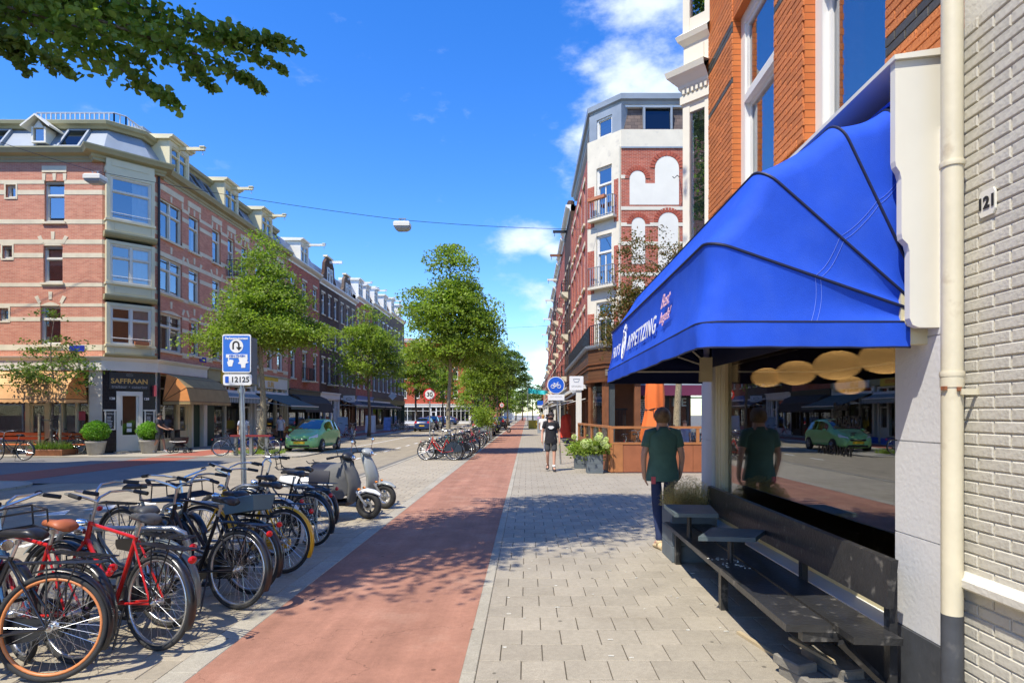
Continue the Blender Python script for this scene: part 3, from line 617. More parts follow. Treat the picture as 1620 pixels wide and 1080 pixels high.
def hoop(i, inset=0.0, rc=.13, wob=0.0):
    x, z = tips[i]; ze = ends[i]; y0, y1 = YN+inset, YF-inset; a = Vector((AX, ze)); b_ = Vector((x, z)); d = (b_-a); Lr = d.length; dn = d/Lr; b_ = a + dn*(Lr-inset)
    pts = []
    for k in range(13):
        q = a + (b_-dn*rc-a)*(k/12); pts.append((q.x, y0, q.y))
    for k in range(1, 8):
        t = R(90*k/7); q = b_ - dn*rc + dn*rc*math.sin(t); pts.append((q.x, y0+rc-rc*math.cos(t), q.y))
    n = 26
    for k in range(1, n): pts.append((b_.x, y0+rc+(y1-y0-2*rc)*k/n, b_.y))
    for k in range(0, 8):
        t = R(90*k/7); q = b_ - dn*rc + dn*rc*math.cos(t); pts.append((q.x, y1-rc+rc*math.sin(t), q.y))
    for k in range(1, 13):
        q = (b_-dn*rc) + (a-(b_-dn*rc))*(k/12); pts.append((q.x, y1, q.y))
    return pts
H = [hoop(i) for i in range(5)]; SEAM = []; SEAM2 = []
from mathutils import noise as mnoise
for i in range(4):
    rows = []
    for k in range(15):
        t = k/14; row = []
        for j, (p, q) in enumerate(zip(H[i], H[i+1])):
            p, q = Vector(p), Vector(q); c = p.lerp(q, t); sag = 4*t*(1-t)
            cx = Vector((AX, min(max(c.y, YN+.4), YF-.4), 2.25)); inn = (cx-c).normalized()
            wr = mnoise.noise(c*2.2)*.012 + mnoise.noise(Vector((c.x*12, c.y*3, c.z*5)))*.004
            row.append(c + inn*(sag*(.028+wr)))
        rows.append(row)
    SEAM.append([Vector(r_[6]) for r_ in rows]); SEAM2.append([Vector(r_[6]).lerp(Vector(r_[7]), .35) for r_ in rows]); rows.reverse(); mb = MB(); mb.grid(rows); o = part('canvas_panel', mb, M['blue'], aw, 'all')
for i in range(5):
    mb = MB(); mb.tube(H[i], .009 if i else .007, 6); part('piping', mb, M['navy'], aw, True)
# pale stitched seam on the near cheek
sm_ = mat('stitch', (0.16, 0.26, 0.78), .7, .1, 5)
for SS in (SEAM, SEAM2):
    mb = MB(); mb.tube([p+Vector((0,-.002,0)) for q in SS for p in q], .0013, 4); part('seam', mb, sm_, aw)
# valance with a slightly wavy hem
rows = []
base = H[0]
for k in range(6):
    t = k/5; row = []
    for j, p in enumerate(base):
        p = Vector(p); out = Vector((p.x-AX, p.y-(YN+YF)/2, 0)); 
        s_ = math.sin(j*1.9)*.006*t + mnoise.noise(Vector((j*.35, 0, 2)))*.02*t
        nx = -1.0 if 14 < j < len(base)-15 else 0.0; ny = -1.0 if j <= 16 else (1.0 if j >= len(base)-17 else 0)
        row.append((p.x+nx*(s_+.004), p.y+ny*(s_+.004), p.z - .145*t + mnoise.noise(Vector((j*.5, 3, 0)))*.006*t))
    rows.append(row)
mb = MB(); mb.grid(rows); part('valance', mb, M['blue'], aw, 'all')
mb = MB(); mb.tube(rows[-1], .006, 5); part('piping', mb, M['navy'], aw, True)
# pale frame hoops inside the canvas
for i in range(5):
    mb = MB(); mb.tube(hoop(i, .03, .10), .011, 8); part('frame_hoop', mb, M['frame'], aw, True)
for y_ in (YN+.03, YF-.03):
    mb = MB(); mb.box(AX-.05, AX+.10, y_-.03, y_+.03, 2.12, 2.42); mb.lathe([(.035, -.04), (.035, .04)], 12, fn=lambda x, y, z, Y=y_: (AX+x, Y+z, 2.25+y)); part('hinge_bracket', mb, M['cream'], aw)
# housing: two shaped cream cheeks and a top board
outl = [(2.31, 2.20), (2.165, 2.20), (2.13, 2.215), (2.115, 2.25), (2.115, 2.62), (2.105, 2.66), (2.075, 2.69), (2.07, 2.72), (2.07, 3.02), (2.06, 3.06), (2.04, 3.09), (2.035, 3.12), (2.035, 3.67), (2.31, 3.70)]
for y_ in (YN-.10, YF+.06):
    mb = MB(); mb.prism(outl, lambda a, b_, d: (a, d, b_), y_, y_+.045); part('housing_cheek', mb, M['creamw'], aw)
mb = MB(); mb.hexa([(2.02,YN-.12,3.67),(2.31,YN-.12,3.70),(2.31,YF+.12,3.70),(2.02,YF+.12,3.67),(2.02,YN-.12,3.695),(2.31,YN-.12,3.74),(2.31,YF+.12,3.74),(2.02,YF+.12,3.695)]); part('housing_top', mb, M['creamw'], aw)
mb = MB(); mb.box(2.28, 2.295, YN-.05, YF+.06, 2.3, 3.66); part('housing_back', mb, M['navy'], aw)  # shade of the housing recess put into the panel's dark navy colour
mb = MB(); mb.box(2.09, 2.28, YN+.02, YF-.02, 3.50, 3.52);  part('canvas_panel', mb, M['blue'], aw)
# lettering on the front panel between hoops 0 and 1 (reads away from the camera end to the far end reversed in x: viewer in the street reads left = far end)
M['letter'] = mat('white_print', (0.75, 0.77, 0.80), .7, .05, 9); M['pinkletter'] = mat('pink_print', (0.80, 0.48, 0.52), .7, .05, 9)
p0, p1 = Vector((tips[0][0], 0, tips[0][1])), Vector((tips[1][0], 0, tips[1][1])); upv = (p1-p0).normalized(); rv = Vector((0, -1, 0)); nrm = rv.cross(upv)
def awp(y, t): q = p0.lerp(p1, t); return q + Vector((0, y, 0)) + Vector((-.004, 0, 0)) + Vector((.026*4*t*(1-t)*.6, 0, 0))*0
def awt(s, size, y, t, m, **kw): put_text(s, size, m, aw, awp(y, t), rv, upv, **kw)
awt("FLO'S", .17, 6.72, .36, M['letter'], spacing=1.25, bold=.002); awt('APPETIZING', .20, 5.32, .36, M['letter'], spacing=1.25, bold=.003)
awt('Best', .15, 4.42, .66, M['pinkletter'], shear=.5); awt('bagels!', .12, 4.38, .40, M['pinkletter'], shear=.5)
mb = MB(); c = awp(6.22, .40)
def ell(ry, rz, rr, cz=0, cy=0): mb.tube([c + rv*(cy+ry*math.cos(R(a))) + upv*(cz+rz*math.sin(R(a))) for a in range(0, 360, 24)], rr, 5, True)
ell(.10, .14, .007); ell(.06, .09, .006); ell(.022, .035, .006)
for k in range(5): a = R(50+k*20); mb.tube([c+rv*(.13*math.cos(a))+upv*(.17*math.sin(a)+.01), c+rv*(.16*math.cos(a))+upv*(.21*math.sin(a)+.01)], .006, 5)
part('emblem', mb, M['letter'], aw)

# lettering on the glass
M['blk_print'] = mat('black_print', (0.01,0.01,0.01), .6, .1, 9)
def wtx(s, size, y, z, **kw): put_text(s, size, M['blk_print'], pane, (XW+.056, y, z), (0,-1,0), (0,0,1), ext=.0008, **kw)
wtx('Sweet', .085, 4.53, 1.775, shear=.35, bold=.002); wtx('TREATS', .10, 4.44, 1.665, bold=.003, shear=.2); wtx('or', .06, 4.35, 1.58, shear=.3)
wtx('TAKEAWAY', .10, 4.62, 1.44, bold=.002, shear=.2)
# house number plate
np_ = MB(); np_.fprism(FG, [(0.004, 0), (.016, 0), (.016, .1), (.004, .1)], 0, 1)
hn = thing('house_number', 'small white plate with black number 121 on the grey bricks', 'number plate', (XW-.01, 3.0, 2.8))
y_c, z_c = 2.985, 2.77
mb = MB(); o8 = [(-.065,.045),(-.05,.07),(.05,.07),(.065,.045),(.065,-.045),(.05,-.07),(-.05,-.07),(-.065,-.045)]
mb.prism(o8, lambda a, b_, d: (XW-.006-d, y_c-a*.8, z_c+b_*.92), 0, .01); part('plate', mb, M['creamw'], hn)
put_text('121', .08, M['blk_print'], hn, (XW-.0185, y_c, z_c), (0,-1,0), (0,0,1), bold=.003)

# ---------------------------------------------------------------- bench, tables, planter, rubble
M['bwood'] = mat('black_stained_wood', (0.030, 0.030, 0.030), 0.33, 0.3, 5.0, 0.35, 40, world_co=True, c2=(0.16, 0.15, 0.13), c2t=(.60,.74))
M['bwood2'] = mat('worn_grey_paint', (0.10, 0.13, 0.135), 0.5, 0.15, 4.0, 0.2, 40, world_co=True, c2=(0.22,0.22,0.2), c2t=(.66,.76))
bn = thing('bench', 'long black wooden bench with two side tables below the shop window', 'bench', (1.85, 5.3, 0))
def plank(x0, x1, y0, y1, z0, z1, name, m=M['bwood'], parent=bn, c=.006): mb = MB(); mb.cham(x0, x1, y0, y1, z0, z1, c); return part(name, mb, m, parent)
mb = MB(); mb.hexa([(1.56,3.62,.41),(1.83,3.60,.41),(1.86,7.05,.41),(1.62,7.08,.41),(1.56,3.62,.455),(1.83,3.60,.455),(1.86,7.05,.455),(1.62,7.08,.455)]); part('seat_plank', mb, M['bwood'], bn)
mb = MB(); mb.hexa([(1.86,3.42,.41),(2.13,3.40,.41),(2.13,7.02,.41),(1.89,7.02,.41),(1.86,3.42,.45),(2.13,3.40,.45),(2.13,7.02,.45),(1.89,7.02,.45)]); part('seat_plank', mb, M['bwood'], bn)
mb = MB(); mb.hexa([(2.07,3.46,.60),(2.11,3.46,.60),(2.14,7.1,.60),(2.10,7.1,.60),(2.10,3.46,.875),(2.14,3.46,.88),(2.18,7.1,.88),(2.14,7.1,.875)]); part('backrest_plank', mb, M['bwood'], bn)
for y_ in (3.54, 4.66, 6.0):
    plank(2.12, 2.165, y_-.03, y_+.03, 0.0, .80, 'backrest_post')
for y_ in (5.3, 6.9):
    plank(1.70, 1.76, y_-.035, y_+.035, 0, .41, 'leg'); plank(1.74, 2.10, y_-.03, y_+.03, .34, .41, 'crossbar')
plank(1.66, 2.10, 3.62, 3.68, .35, .41, 'crossbar'); mb = MB(); mb.tube([(2.12,3.56,.12),(1.86,3.56,.37)], .026, 4); part('brace', mb, M['bwood'], bn)
def table(corners, z, px, py):
    mb = MB(); n = [Vector(c) for c in corners]; mb.hexa([(c.x,c.y,z-.038) for c in n]+[(c.x,c.y,z) for c in n]); t = part('side_table', mb, M['bwood2'], bn)
    mb = MB(); mb.tube([(px,py,.45),(px,py,z-.038)], .024, 12); part('table_post', mb, M['bwood'], t, True)
table([(1.43,5.02),(1.89,4.97),(2.10,5.30),(1.68,5.44)], .70, 1.74, 5.14)
table([(1.46,5.95),(1.88,5.90),(1.98,6.50),(1.49,6.55)], .74, 1.66, 6.15)
pl = thing('planter', 'grey wooden planter box with dry feathery grass at the far end of the bench', 'planter', (1.93, 7.2, 0))
M['gplank'] = mat('grey_planter_paint', (0.13, 0.155, 0.17), 0.6, 0.15, 5, 0.2, 40, world_co=True)
for i in range(3): plank(1.68, 2.20, 6.96, 7.48, .005+i*.19, .19+i*.19, 'board', M['gplank'], pl, .008)
mb = MB(); mb.box(1.71, 2.17, 6.99, 7.45, .575, .578); part('soil', mb, M['soil'], pl)
def stuff_blades(c, n, h, sp, seed, w=.003, curl=.5, base=(.12,.12)):
    r = random.Random(seed); mb = MB()
    for _ in range(n):
        x, y = c[0]+r.uniform(-1,1)*base[0], c[1]+r.uniform(-1,1)*base[1]; a = r.uniform(0, 6.283); hh = h*r.uniform(.5,1); s_ = sp*r.uniform(.1,1); wx, wy = -math.sin(a)*w, math.cos(a)*w
        pr = None; rows = []
        for k in range(4):
            t = k/3; rows.append(((x+math.cos(a)*s_*t**1.6, y+math.sin(a)*s_*t**1.6, c[2]+hh*(t-curl*t*t*s_/max(sp,.01)*.6)), 1-t*.8))
        vs_ = []
        for p, ww in rows: vs_ += [(p[0]-wx*ww, p[1]-wy*ww, p[2]), (p[0]+wx*ww, p[1]+wy*ww, p[2])]
        mb.add(vs_, [(0,1,3,2),(2,3,5,4),(4,5,7,6)])
    return mb
M['drygrass'] = leafmat('dry_grass', (0.62,0.46,0.22), (0.45,0.36,0.15), .3)
mb = stuff_blades((1.93,7.2,.57), 1300, .36, .24, 3, .0035, .9, (.19,.19))
r2 = random.Random(5)
for _ in range(6500):      # feathery tufts
    a = r2.uniform(0, 6.28); q = r2.random()**.5*.33; h_ = .05+.36*r2.random()*(1-.5*(q/.3)**2); c = Vector((1.93+q*math.cos(a), 7.2+q*math.sin(a), .57+h_)); d = Vector((r2.gauss(0,1), r2.gauss(0,1), r2.gauss(.6,.8))).normalized()*r2.uniform(.02,.05); w_ = d.orthogonal().normalized()*.0022
    mb.add([c-w_, c+w_, c+d], [(0,1,2)])
part('dry_grass', mb, M['drygrass'], pl, kind='stuff')
# concrete blocks and battens under the bench end
M['block'] = mat('old_concrete_block', (0.20,0.185,0.155), .9, .2, 8, .5, 60, world_co=True)
def block(label, x, y, z, lx, ly, lz, rz):
    mb = MB(); mb.cham(-lx/2, lx/2, -ly/2, ly/2, 0, lz, .008); o = part('concrete_block', mb, M['block'], None); o.location = (x, y, z); o.rotation_euler = (0,0,rz); tag(o, label, 'block', 'loose blocks under the bench end')
block('grey paving block lying lowest nearest the street under the bench end', 1.79, 3.86, 0, .17, .30, .07, .25)
block('grey paving block lying flat behind the stacked one under the bench end', 2.0, 3.80, 0, .20, .34, .075, .1)
block('small grey block stacked on top nearest the street under the bench end', 1.75, 3.93, .07, .15, .22, .06, .35)
block('long grey block stacked on top near the wall under the bench end', 1.99, 3.93, .075, .15, .42, .06, .15)
M['batten'] = mat('raw_batten', (0.45,0.36,0.22), .8, .15, 6)
for lab, x, y, z, l in (('thin pale wooden batten lying on the slabs beside the stacked blocks', 1.72, 4.45, .0, .55), ('short pale batten wedged between the stacked blocks', 1.90, 4.02, .137, .42)):
    mb = MB(); mb.box(-.018,.018,-l/2,l/2,0,.02); o = part('batten', mb, M['batten'], None); o.location = (x,y,z); o.rotation_euler=(0,0,.22); tag(o, lab, 'batten')
# ---------------------------------------------------------------- building toolkit
def offs(pts, o):
    out = []; n = len(pts)
    for i, p in enumerate(pts):
        def nrm(a, b_): t = Vector((b_[0]-a[0], b_[1]-a[1])).normalized(); return Vector((t.y, -t.x))
        if i == 0: v = nrm(pts[0], pts[1]); s = 1
        elif i == n-1: v = nrm(pts[-2], pts[-1]); s = 1
        else:
            a, b_ = nrm(pts[i-1], p), nrm(p, pts[i+1]); v = (a+b_).normalized(); s = 1/max(.3, v.dot(a))
        out.append((p[0]+v.x*o*s, p[1]+v.y*o*s))
    return out
def sweep(pts, prof, mb=None, caps=True):      # prof: (outward offset, z), closed ring
    mb = mb or MB(); rings = [[(x, y, z) for x, y in offs(pts, o)] for o, z in prof]; rings.append(rings[0])
    mb.grid(rings)
    if caps:
        mb.poly([r_[0] for r_ in rings[:-1]]); mb.poly([r_[-1] for r_ in rings[-2::-1]])
    return mb
def F_of(p, q): F = frame(p[0], p[1], q[0]-p[0], q[1]-p[1]); F.len = math.hypot(q[0]-p[0], q[1]-p[1]); return F
_wc = {}
def local_parts(w, h, style, fm, gm):
    key = (round(w, 2), round(h, 2), style, fm.name, gm.name)
    if key in _wc: return _wc[key]
    Fl = frame(0, 0, 1, 0); mb = MB(); f = .075; gz = []
    mb.fbox(Fl, 0, f, -.08, .02, 0, h); mb.fbox(Fl, w-f, w, -.08, .02, 0, h); mb.fbox(Fl, f, w-f, -.08, .02, h-f, h); mb.fbox(Fl, f, w-f, -.08, .05, 0, f)
    zt_ = h*.66 if style in 'TDB' else h
    if style in 'TDB': mb.fbox(Fl, f, w-f, -.07, .03, zt_-.035, zt_+.035)
    cols = [(f, w-f)]
    if style == 'D': mb.fbox(Fl, w/2-.05, w/2+.05, -.075, .025, f, h-f); cols = [(f, w/2-.05), (w/2+.05, w-f)]
    rows_ = [(f, zt_-.035), (zt_+.035, h-f)] if style in 'TDB' else [(f, h-f)]
    pn = MB(); s = .035
    for a, b_ in cols:
        for i, (c, e) in enumerate(rows_):
            d_ = -.04 if i == 0 else -.02
            mb.fbox(Fl, a, a+s, d_-.03, d_, c, e); mb.fbox(Fl, b_-s, b_, d_-.03, d_, c, e); mb.fbox(Fl, a+s, b_-s, d_-.03, d_, c, c+s); mb.fbox(Fl, a+s, b_-s, d_-.03, d_, e-s, e)
            if style == 'B' and i == 0: mb.fbox(Fl, (a+b_)/2-.03, (a+b_)/2+.03, d_-.03, d_, c, e)
            pn.quad(Fl(a+s, d_-.02, c+s), Fl(b_-s, d_-.02, c+s), Fl(b_-s, d_-.02, e-s), Fl(a+s, d_-.02, e-s))
    cu = []
    for k in range(3):
        c = MB(); 
        def wavy(u0, u1, z0, z1):
            n = 10; a = []; b_ = []
            for i in range(n+1):
                u = u0+(u1-u0)*i/n; dd = -.18+.02*math.sin(i*2.1); a.append(Fl(u, dd, z0)); b_.append(Fl(u, dd, z1))
            c.grid([a, b_])
        if k == 0: wavy(f, w*.34, f, h-f); wavy(w*.70, w-f, f, h-f)
        elif k == 1: wavy(f, w-f, h*.5, h-f)
        else: wavy(w*.55, w-f, f, h-f)
        cu.append(c.mesh('curtain', M['curtain'], 'all'))
    r = (mb.mesh('window', fm), pn.mesh('pane', gm), cu); _wc[key] = r; return r
def win(parent, F, u0, u1, z0, z1, style='T', fm=None, gm=None, d=-.10, curt=None, near=True):
    fm = fm or M['creamw']; gm = gm or M['glass']
    a, p, cu = local_parts(u1-u0, z1-z0, style, fm, gm)
    o = link('window', a); o.parent = parent; P = wm(parent).translation; x, y, z = F(u0, d, z0); o.location = (x-P.x, y-P.y, z-P.z); o.rotation_euler = (0, 0, F.ang)
    link('pane', p, o, True)
    c = rnd.random() if curt is None else curt
    if near and c < .62: link('curtain', cu[int(c/.62*2.999)], o, True)
    return o
def shell(parent, pts, z1, depth=9.0, z0=0.0):
    # dark inner wall behind the windows, party walls, back and roof slab
    mb = MB(); ins = offs(pts, -1.3); inn = MB()
    for a, b_ in zip(ins[:-1], ins[1:]): inn.quad((*a, z0), (*b_, z0), (*b_, z1), (*a, z1))
    for k in range(int((z1-z0)/2.9)+1):
        z = z0+.9+k*2.85+2.4
        inn.grid([[(x, y, min(z, z1)) for x, y in offs(pts, -.06)], [(x, y, min(z, z1)) for x, y in ins]])
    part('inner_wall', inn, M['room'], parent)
    bk = offs(pts, -depth)
    mb.quad((*pts[0], z0), (*bk[0], z0), (*bk[0], z1), (*pts[0], z1)); mb.quad((*pts[-1], z0), (*bk[-1], z0), (*bk[-1], z1), (*pts[-1], z1))
    for a, b_ in zip(bk[:-1], bk[1:]): mb.quad((*a, z0), (*b_, z0), (*b_, z1), (*a, z1))
    part('rear_wall', mb, M['brickD'], parent)
def lintel_arch(mb, F, u0, u1, z, rise=.14, h=.0, d=-.06):      # pale panel filling the top of an opening below a flat segmental arch
    n = 8; pts = [(u0, z-.0)] + [(u0+(u1-u0)*i/n, z+rise*math.sin(math.pi*i/n)) for i in range(1, n)] + [(u1, z)]
    mb.prism(pts, lambda a, b_, dd: F(a, dd, b_), .012, -.02)
def voussoirs(mb, F, u0, u1, z, n=3, l=.30, w=.10, spread=.6, arch=True):
    c = (u0+u1)/2; hw = (u1-u0)/2
    for i in range(n):
        t = -1+2*i/(n-1); a = t*spread*.8; bx = c+t*(hw+.02); bz = z+(.16*(1-t*t) if arch else 0); sx, cz = math.sin(a), math.cos(a)
        p = [(bx-w/2*cz, bz+w/2*sx), (bx+w/2*cz, bz-w/2*sx), (bx+w/2*cz*1.3+l*sx, bz-w/2*sx+l*cz), (bx-w/2*cz*1.3+l*sx, bz+w/2*sx+l*cz)]
        mb.prism(p, lambda q, r_, dd: F(q, dd, r_), .022, -.02)
def dormer(parent, F, uc, w, z0, z1, dback=-2.2, dfront=-.02, hoist=1.3, fm=None, wm_=None, name='dormer', near=True):
    fm = fm or M['creamw']
    mb = MB(); u0, u1 = uc-w/2, uc+w/2; f = .16
    mb.fbox(F, u0, u0+f, dfront-.15, dfront, z0, z1); mb.fbox(F, u1-f, u1, dfront-.15, dfront, z0, z1); mb.fbox(F, u0+f, u1-f, dfront-.15, dfront, z1-.22, z1); mb.fbox(F, u0+f, u1-f, dfront-.15, dfront, z0, z0+.15)
    mb.fbox(F, u0, u0+.05, dback, dfront-.15, z0, z1); mb.fbox(F, u1-.05, u1, dback, dfront-.15, z0, z1)
    mb.fprism(F, [(dback, z1), (dfront+.06, z1), (dfront+.10, z1+.06), (dfront+.22, z1+.10), (dfront+.26, z1+.2), (dback, z1+.24)], u0-.16, u1+.16)
    o = part(name, mb, fm, parent)
    win(o, F, u0+f, u1-f, z0+.15, z1-.22, 'D' if w > 1.3 else 'T', fm, d=dfront-.05, near=near)
    bk = MB(); bk.fbox(F, u0+.05, u1-.05, dfront-1.0, dfront-.98, z0, z1); part('inner_wall', bk, M['room'], o)
    if hoist:
        hb = MB(); hb.fbox(F, uc-.07, uc+.07, dfront-.1, dfront+hoist, z1-.17, z1-.02); hb.fbox(F, uc-.11, uc+.11, dfront+hoist-.22, dfront+hoist+.03, z1-.02, z1+.03); h_ = part('hoist_beam', hb, fm, o)
        hk = MB(); x, y, z = F(uc, dfront+hoist-.1, z1-.17); hk.tube([(x,y,z),(x,y,z-.12),(x+.04,y,z-.18),(x,y,z-.22),(x-.04,y,z-.18)], .014, 5); part('hook', hk, M['steel'], h_)
    return o
def railing(parent, pts, z0, z1, m, step=.12, r=.012, posts=True, name='railing'):
    mb = MB(); mb.tube([(*p, z1) for p in pts], r*1.6, 5); mb.tube([(*p, z0+.06) for p in pts], r, 4)
    for a, b_ in zip(pts[:-1], pts[1:]):
        a, b_ = Vector(a), Vector(b_); n = max(1, int((b_-a).length/step))
        for i in range(n+1): p = a.lerp(b_, i/n); mb.box(p.x-r, p.x+r, p.y-r, p.y+r, z0, z1)
    return part(name, mb, m, parent)
def balcony(parent, F, u0, u1, z, out=.55, m=None, hgt=.95, slab=True):
    m = m or M['black']; o = None
    sb = MB(); sb.fbox(F, u0, u1, 0, out, z-.10, z); o = part('balcony', sb, M['stone'], parent)
    pts = [F(u0+.03, 0, 0)[:2], F(u0+.03, out-.03, 0)[:2], F(u1-.03, out-.03, 0)[:2], F(u1-.03, 0, 0)[:2]]; railing(o, pts, z, z+hgt, m)
def hood(parent, F, u0, u1, zp, rad, m, cheek=None, ribs=(0, 25, 50, 74, 90), val=.16, d0=.02, name='awning_canvas', scallop=True, vm=None):
    cheek = cheek or m; hs = []
    for a in ribs:
        x, z = d0+rad*math.cos(R(a)), zp+rad*math.sin(R(a)); hs.append((x, z))
    mb = MB(); mb.grid([[F(u0+(u1-u0)*k/6, x, z) for k in range(7)] for x, z in hs]); o = part(name, mb, m, parent)
    ck = MB()
    for i in range(len(hs)-1):
        for u in (u0, u1): ck.add([F(u, d0, zp), F(u, *hs[i]), F(u, *hs[i+1])], [(0,1,2)])
    part('awning_cheek', ck, cheek, o, kind='stuff')
    rb = MB()
    for x, z in hs: rb.tube([F(u0-.005, d0, zp), F(u0-.005, x, z), F(u1+.005, x, z), F(u1+.005, d0, zp)], .014, 4)
    part('rib', rb, M['brownrib'], o)
    n = max(4, int((u1-u0)/.25)); top = []; bot = []
    pl_ = [(u0, d0)] + [(u0, d0+rad)] + [(u0+(u1-u0)*k/(2*n), d0+rad) for k in range(2*n+1)] + [(u1, d0)]
    for k, (u, d_) in enumerate(pl_): top.append(F(u, d_, zp)); bot.append(F(u, d_+.01, zp-val+(0.04 if (k % 2 and scallop) else 0)))
    v = MB(); v.grid([top, bot]); part('valance', v, vm or m, o)
    return o
def flat_awning(parent, F, u0, u1, z, out, drop, m, val=.18, arms=True, bar=None):
    mb = MB(); mb.grid([[F(u, .05, z), F(u, out*.5, z-drop*.5-.02), F(u, out, z-drop)] for u in np.linspace(u0, u1, 5)]); o = part('awning_canvas', mb, m, parent)
    v = MB(); v.quad(F(u0, out, z-drop), F(u1, out, z-drop), F(u1, out+.01, z-drop-val), F(u0, out+.01, z-drop-val)); part('valance', v, m, o)
    b_ = MB(); b_.fbox(F, u0, u1, out-.03, out+.03, z-drop-.03, z-drop+.03); b_.fbox(F, u0, u1, .01, .14, z-.05, z+.12)
    for u in (u0+.1, u1-.1): b_.tube([F(u, .05, z-.5), F(u, out-.05, z-drop-.04)], .02, 5)
    part('awning_frame', b_, bar or M['white'], o); return o
M['brownrib'] = mat('brown_rib', (0.10, 0.05, 0.02), .6)
M['green'] = mat('dark_green_paint', (0.015, 0.055, 0.035), .4, .1, 3)
M['darkblue'] = mat('dark_blue_paint', (0.012, 0.03, 0.05), .4, .1, 3)
M['orange'] = mat('orange_canvas', (0.70, 0.28, 0.08), .8, .12, 2, world_co=True)
M['orange2'] = mat('faded_orange_canvas', (0.72, 0.40, 0.17), .8, .15, 2, world_co=True)
M['khaki'] = mat('faded_brown_canvas', (0.34, 0.25, 0.11), .8, .15, 2, world_co=True)
M['grey_canvas'] = mat('charcoal_canvas', (0.045, 0.04, 0.035), .8, .15, 2, world_co=True)
M['green_canvas'] = mat('grey_green_canvas', (0.10, 0.14, 0.12), .8, .15, 2, world_co=True)
M['wood_red'] = mat('red_brown_wood', (0.22, 0.085, 0.035), .5, .2, 3, world_co=True)
M['orangepaint'] = mat('orange_bench_paint', (0.62, 0.16, 0.04), .5, .12, 4)
M['yellowsign'] = mat('yellow_sign', (0.75, 0.52, 0.05), .5, .08, 3)
M['bluesign'] = mat('blue_sign', (0.02, 0.13, 0.55), .4, .05, 3)
M['maroon'] = mat('maroon_canvas', (0.14, 0.02, 0.06), .7, .12, 2, world_co=True)
M['pinkw'] = mat('pink_render', (0.55, 0.33, 0.33), .8, .1, 2, world_co=True)
m, nt, N, L, b = _nt('striped_canvas'); uv = wall_uv(N, L); sp = N.new('ShaderNodeSeparateXYZ'); L.new(uv, sp.inputs[0]); a_ = val_node(N, L, val_node(N, L, sp.outputs['X'], 5.2, 'MULTIPLY'), None, 'FRACT')
r_ = val_node(N, L, a_, .5, 'GREATER_THAN'); mx = N.new('ShaderNodeMix'); mx.data_type = 'RGBA'; L.new(r_, mx.inputs['Factor']); mx.inputs['A'].default_value = (.10,.15,.13,1); mx.inputs['B'].default_value = (.45,.47,.44,1); L.new(mx.outputs['Result'], b.inputs['Base Color']); b.inputs['Roughness'].default_value = .8; M['striped'] = m

def shopfront(parent, F, u0, u1, z1, fm, riser=.5, door=None, nm=2, near=True, gm=None, transom=True):
    # frame with mullions, riser panel, panes; door = (ua, ub)
    mb = MB(); f = .09; spans = []
    if door: spans = [(u0, door[0]), (door[1], u1)]
    else: spans = [(u0, u1)]
    mb.fbox(F, u0, u1, -.25, -.02, z1-.12, z1)
    o = None; pn = MB(); doorb = []
    for a, b_ in spans:
        if b_-a < .3: 
            if b_-a > .01: mb.fbox(F, a, b_, -.25, -.02, 0, z1-.12)
            continue
        n = max(1, round((b_-a)/1.4)) if nm is None else nm
        mb.fbox(F, a, b_, -.25, -.05, 0, riser); mb.fbox(F, a, b_, -.27, -.0, riser, riser+.06)
        for i in range(n+1): u = a+(b_-a)*i/n; u_ = min(max(u, a+f/2), b_-f/2); mb.fbox(F, u_-f/2, u_+f/2, -.24, -.04, riser+.06, z1-.12)
        if transom: mb.fbox(F, a+f, b_-f, -.22, -.06, z1-.75, z1-.69)
        for i in range(n): pn.quad(F(a+(b_-a)*i/n, -.15, riser+.06), F(a+(b_-a)*(i+1)/n, -.15, riser+.06), F(a+(b_-a)*(i+1)/n, -.15, z1-.12), F(a+(b_-a)*i/n, -.15, z1-.12))
    o = part('shopfront', mb, fm, parent); part('pane', pn, gm or M['shopglass'], o)
    if door:
        a, b_ = door; db = MB(); db.fbox(F, a, a+.1, -.25, -.04, 0, z1-.12); db.fbox(F, b_-.1, b_, -.25, -.04, 0, z1-.12); db.fbox(F, a+.1, b_-.1, -.2, -.1, 0.02, .9); db.fbox(F, a+.1, b_-.1, -.2, -.1, 2.1, 2.2)
        db.fbox(F, a+.1, a+.2, -.19, -.11, .9, 2.1); db.fbox(F, b_-.2, b_-.1, -.19, -.11, .9, 2.1); d_ = part('door', db, fm, parent)
        g_ = MB(); g_.quad(F(a+.2, -.15, .9), F(b_-.2, -.15, .9), F(b_-.2, -.15, 2.1), F(a+.2, -.15, 2.1)); g_.quad(F(a+.1, -.15, 2.2), F(b_-.1, -.15, 2.2), F(b_-.1, -.15, z1-.12), F(a+.1, -.15, z1-.12)); part('pane', g_, gm or M['shopglass'], d_)
        h_ = MB(); h_.tube([F(b_-.24, -.08, 1.0), F(b_-.24, -.06, 1.2)], .015, 5); part('handle', h_, M['steel'], d_)
    return o
def fascia(parent, pts, z0, z1, out, m, name='fascia'):
    return part(name, sweep(pts, [(-.25, z0), (out*.7, z0), (out*.7, z1-.18), (out, z1-.12), (out*1.25, z1-.04), (out*1.3, z1), (-.25, z1+.02)]), m, parent)

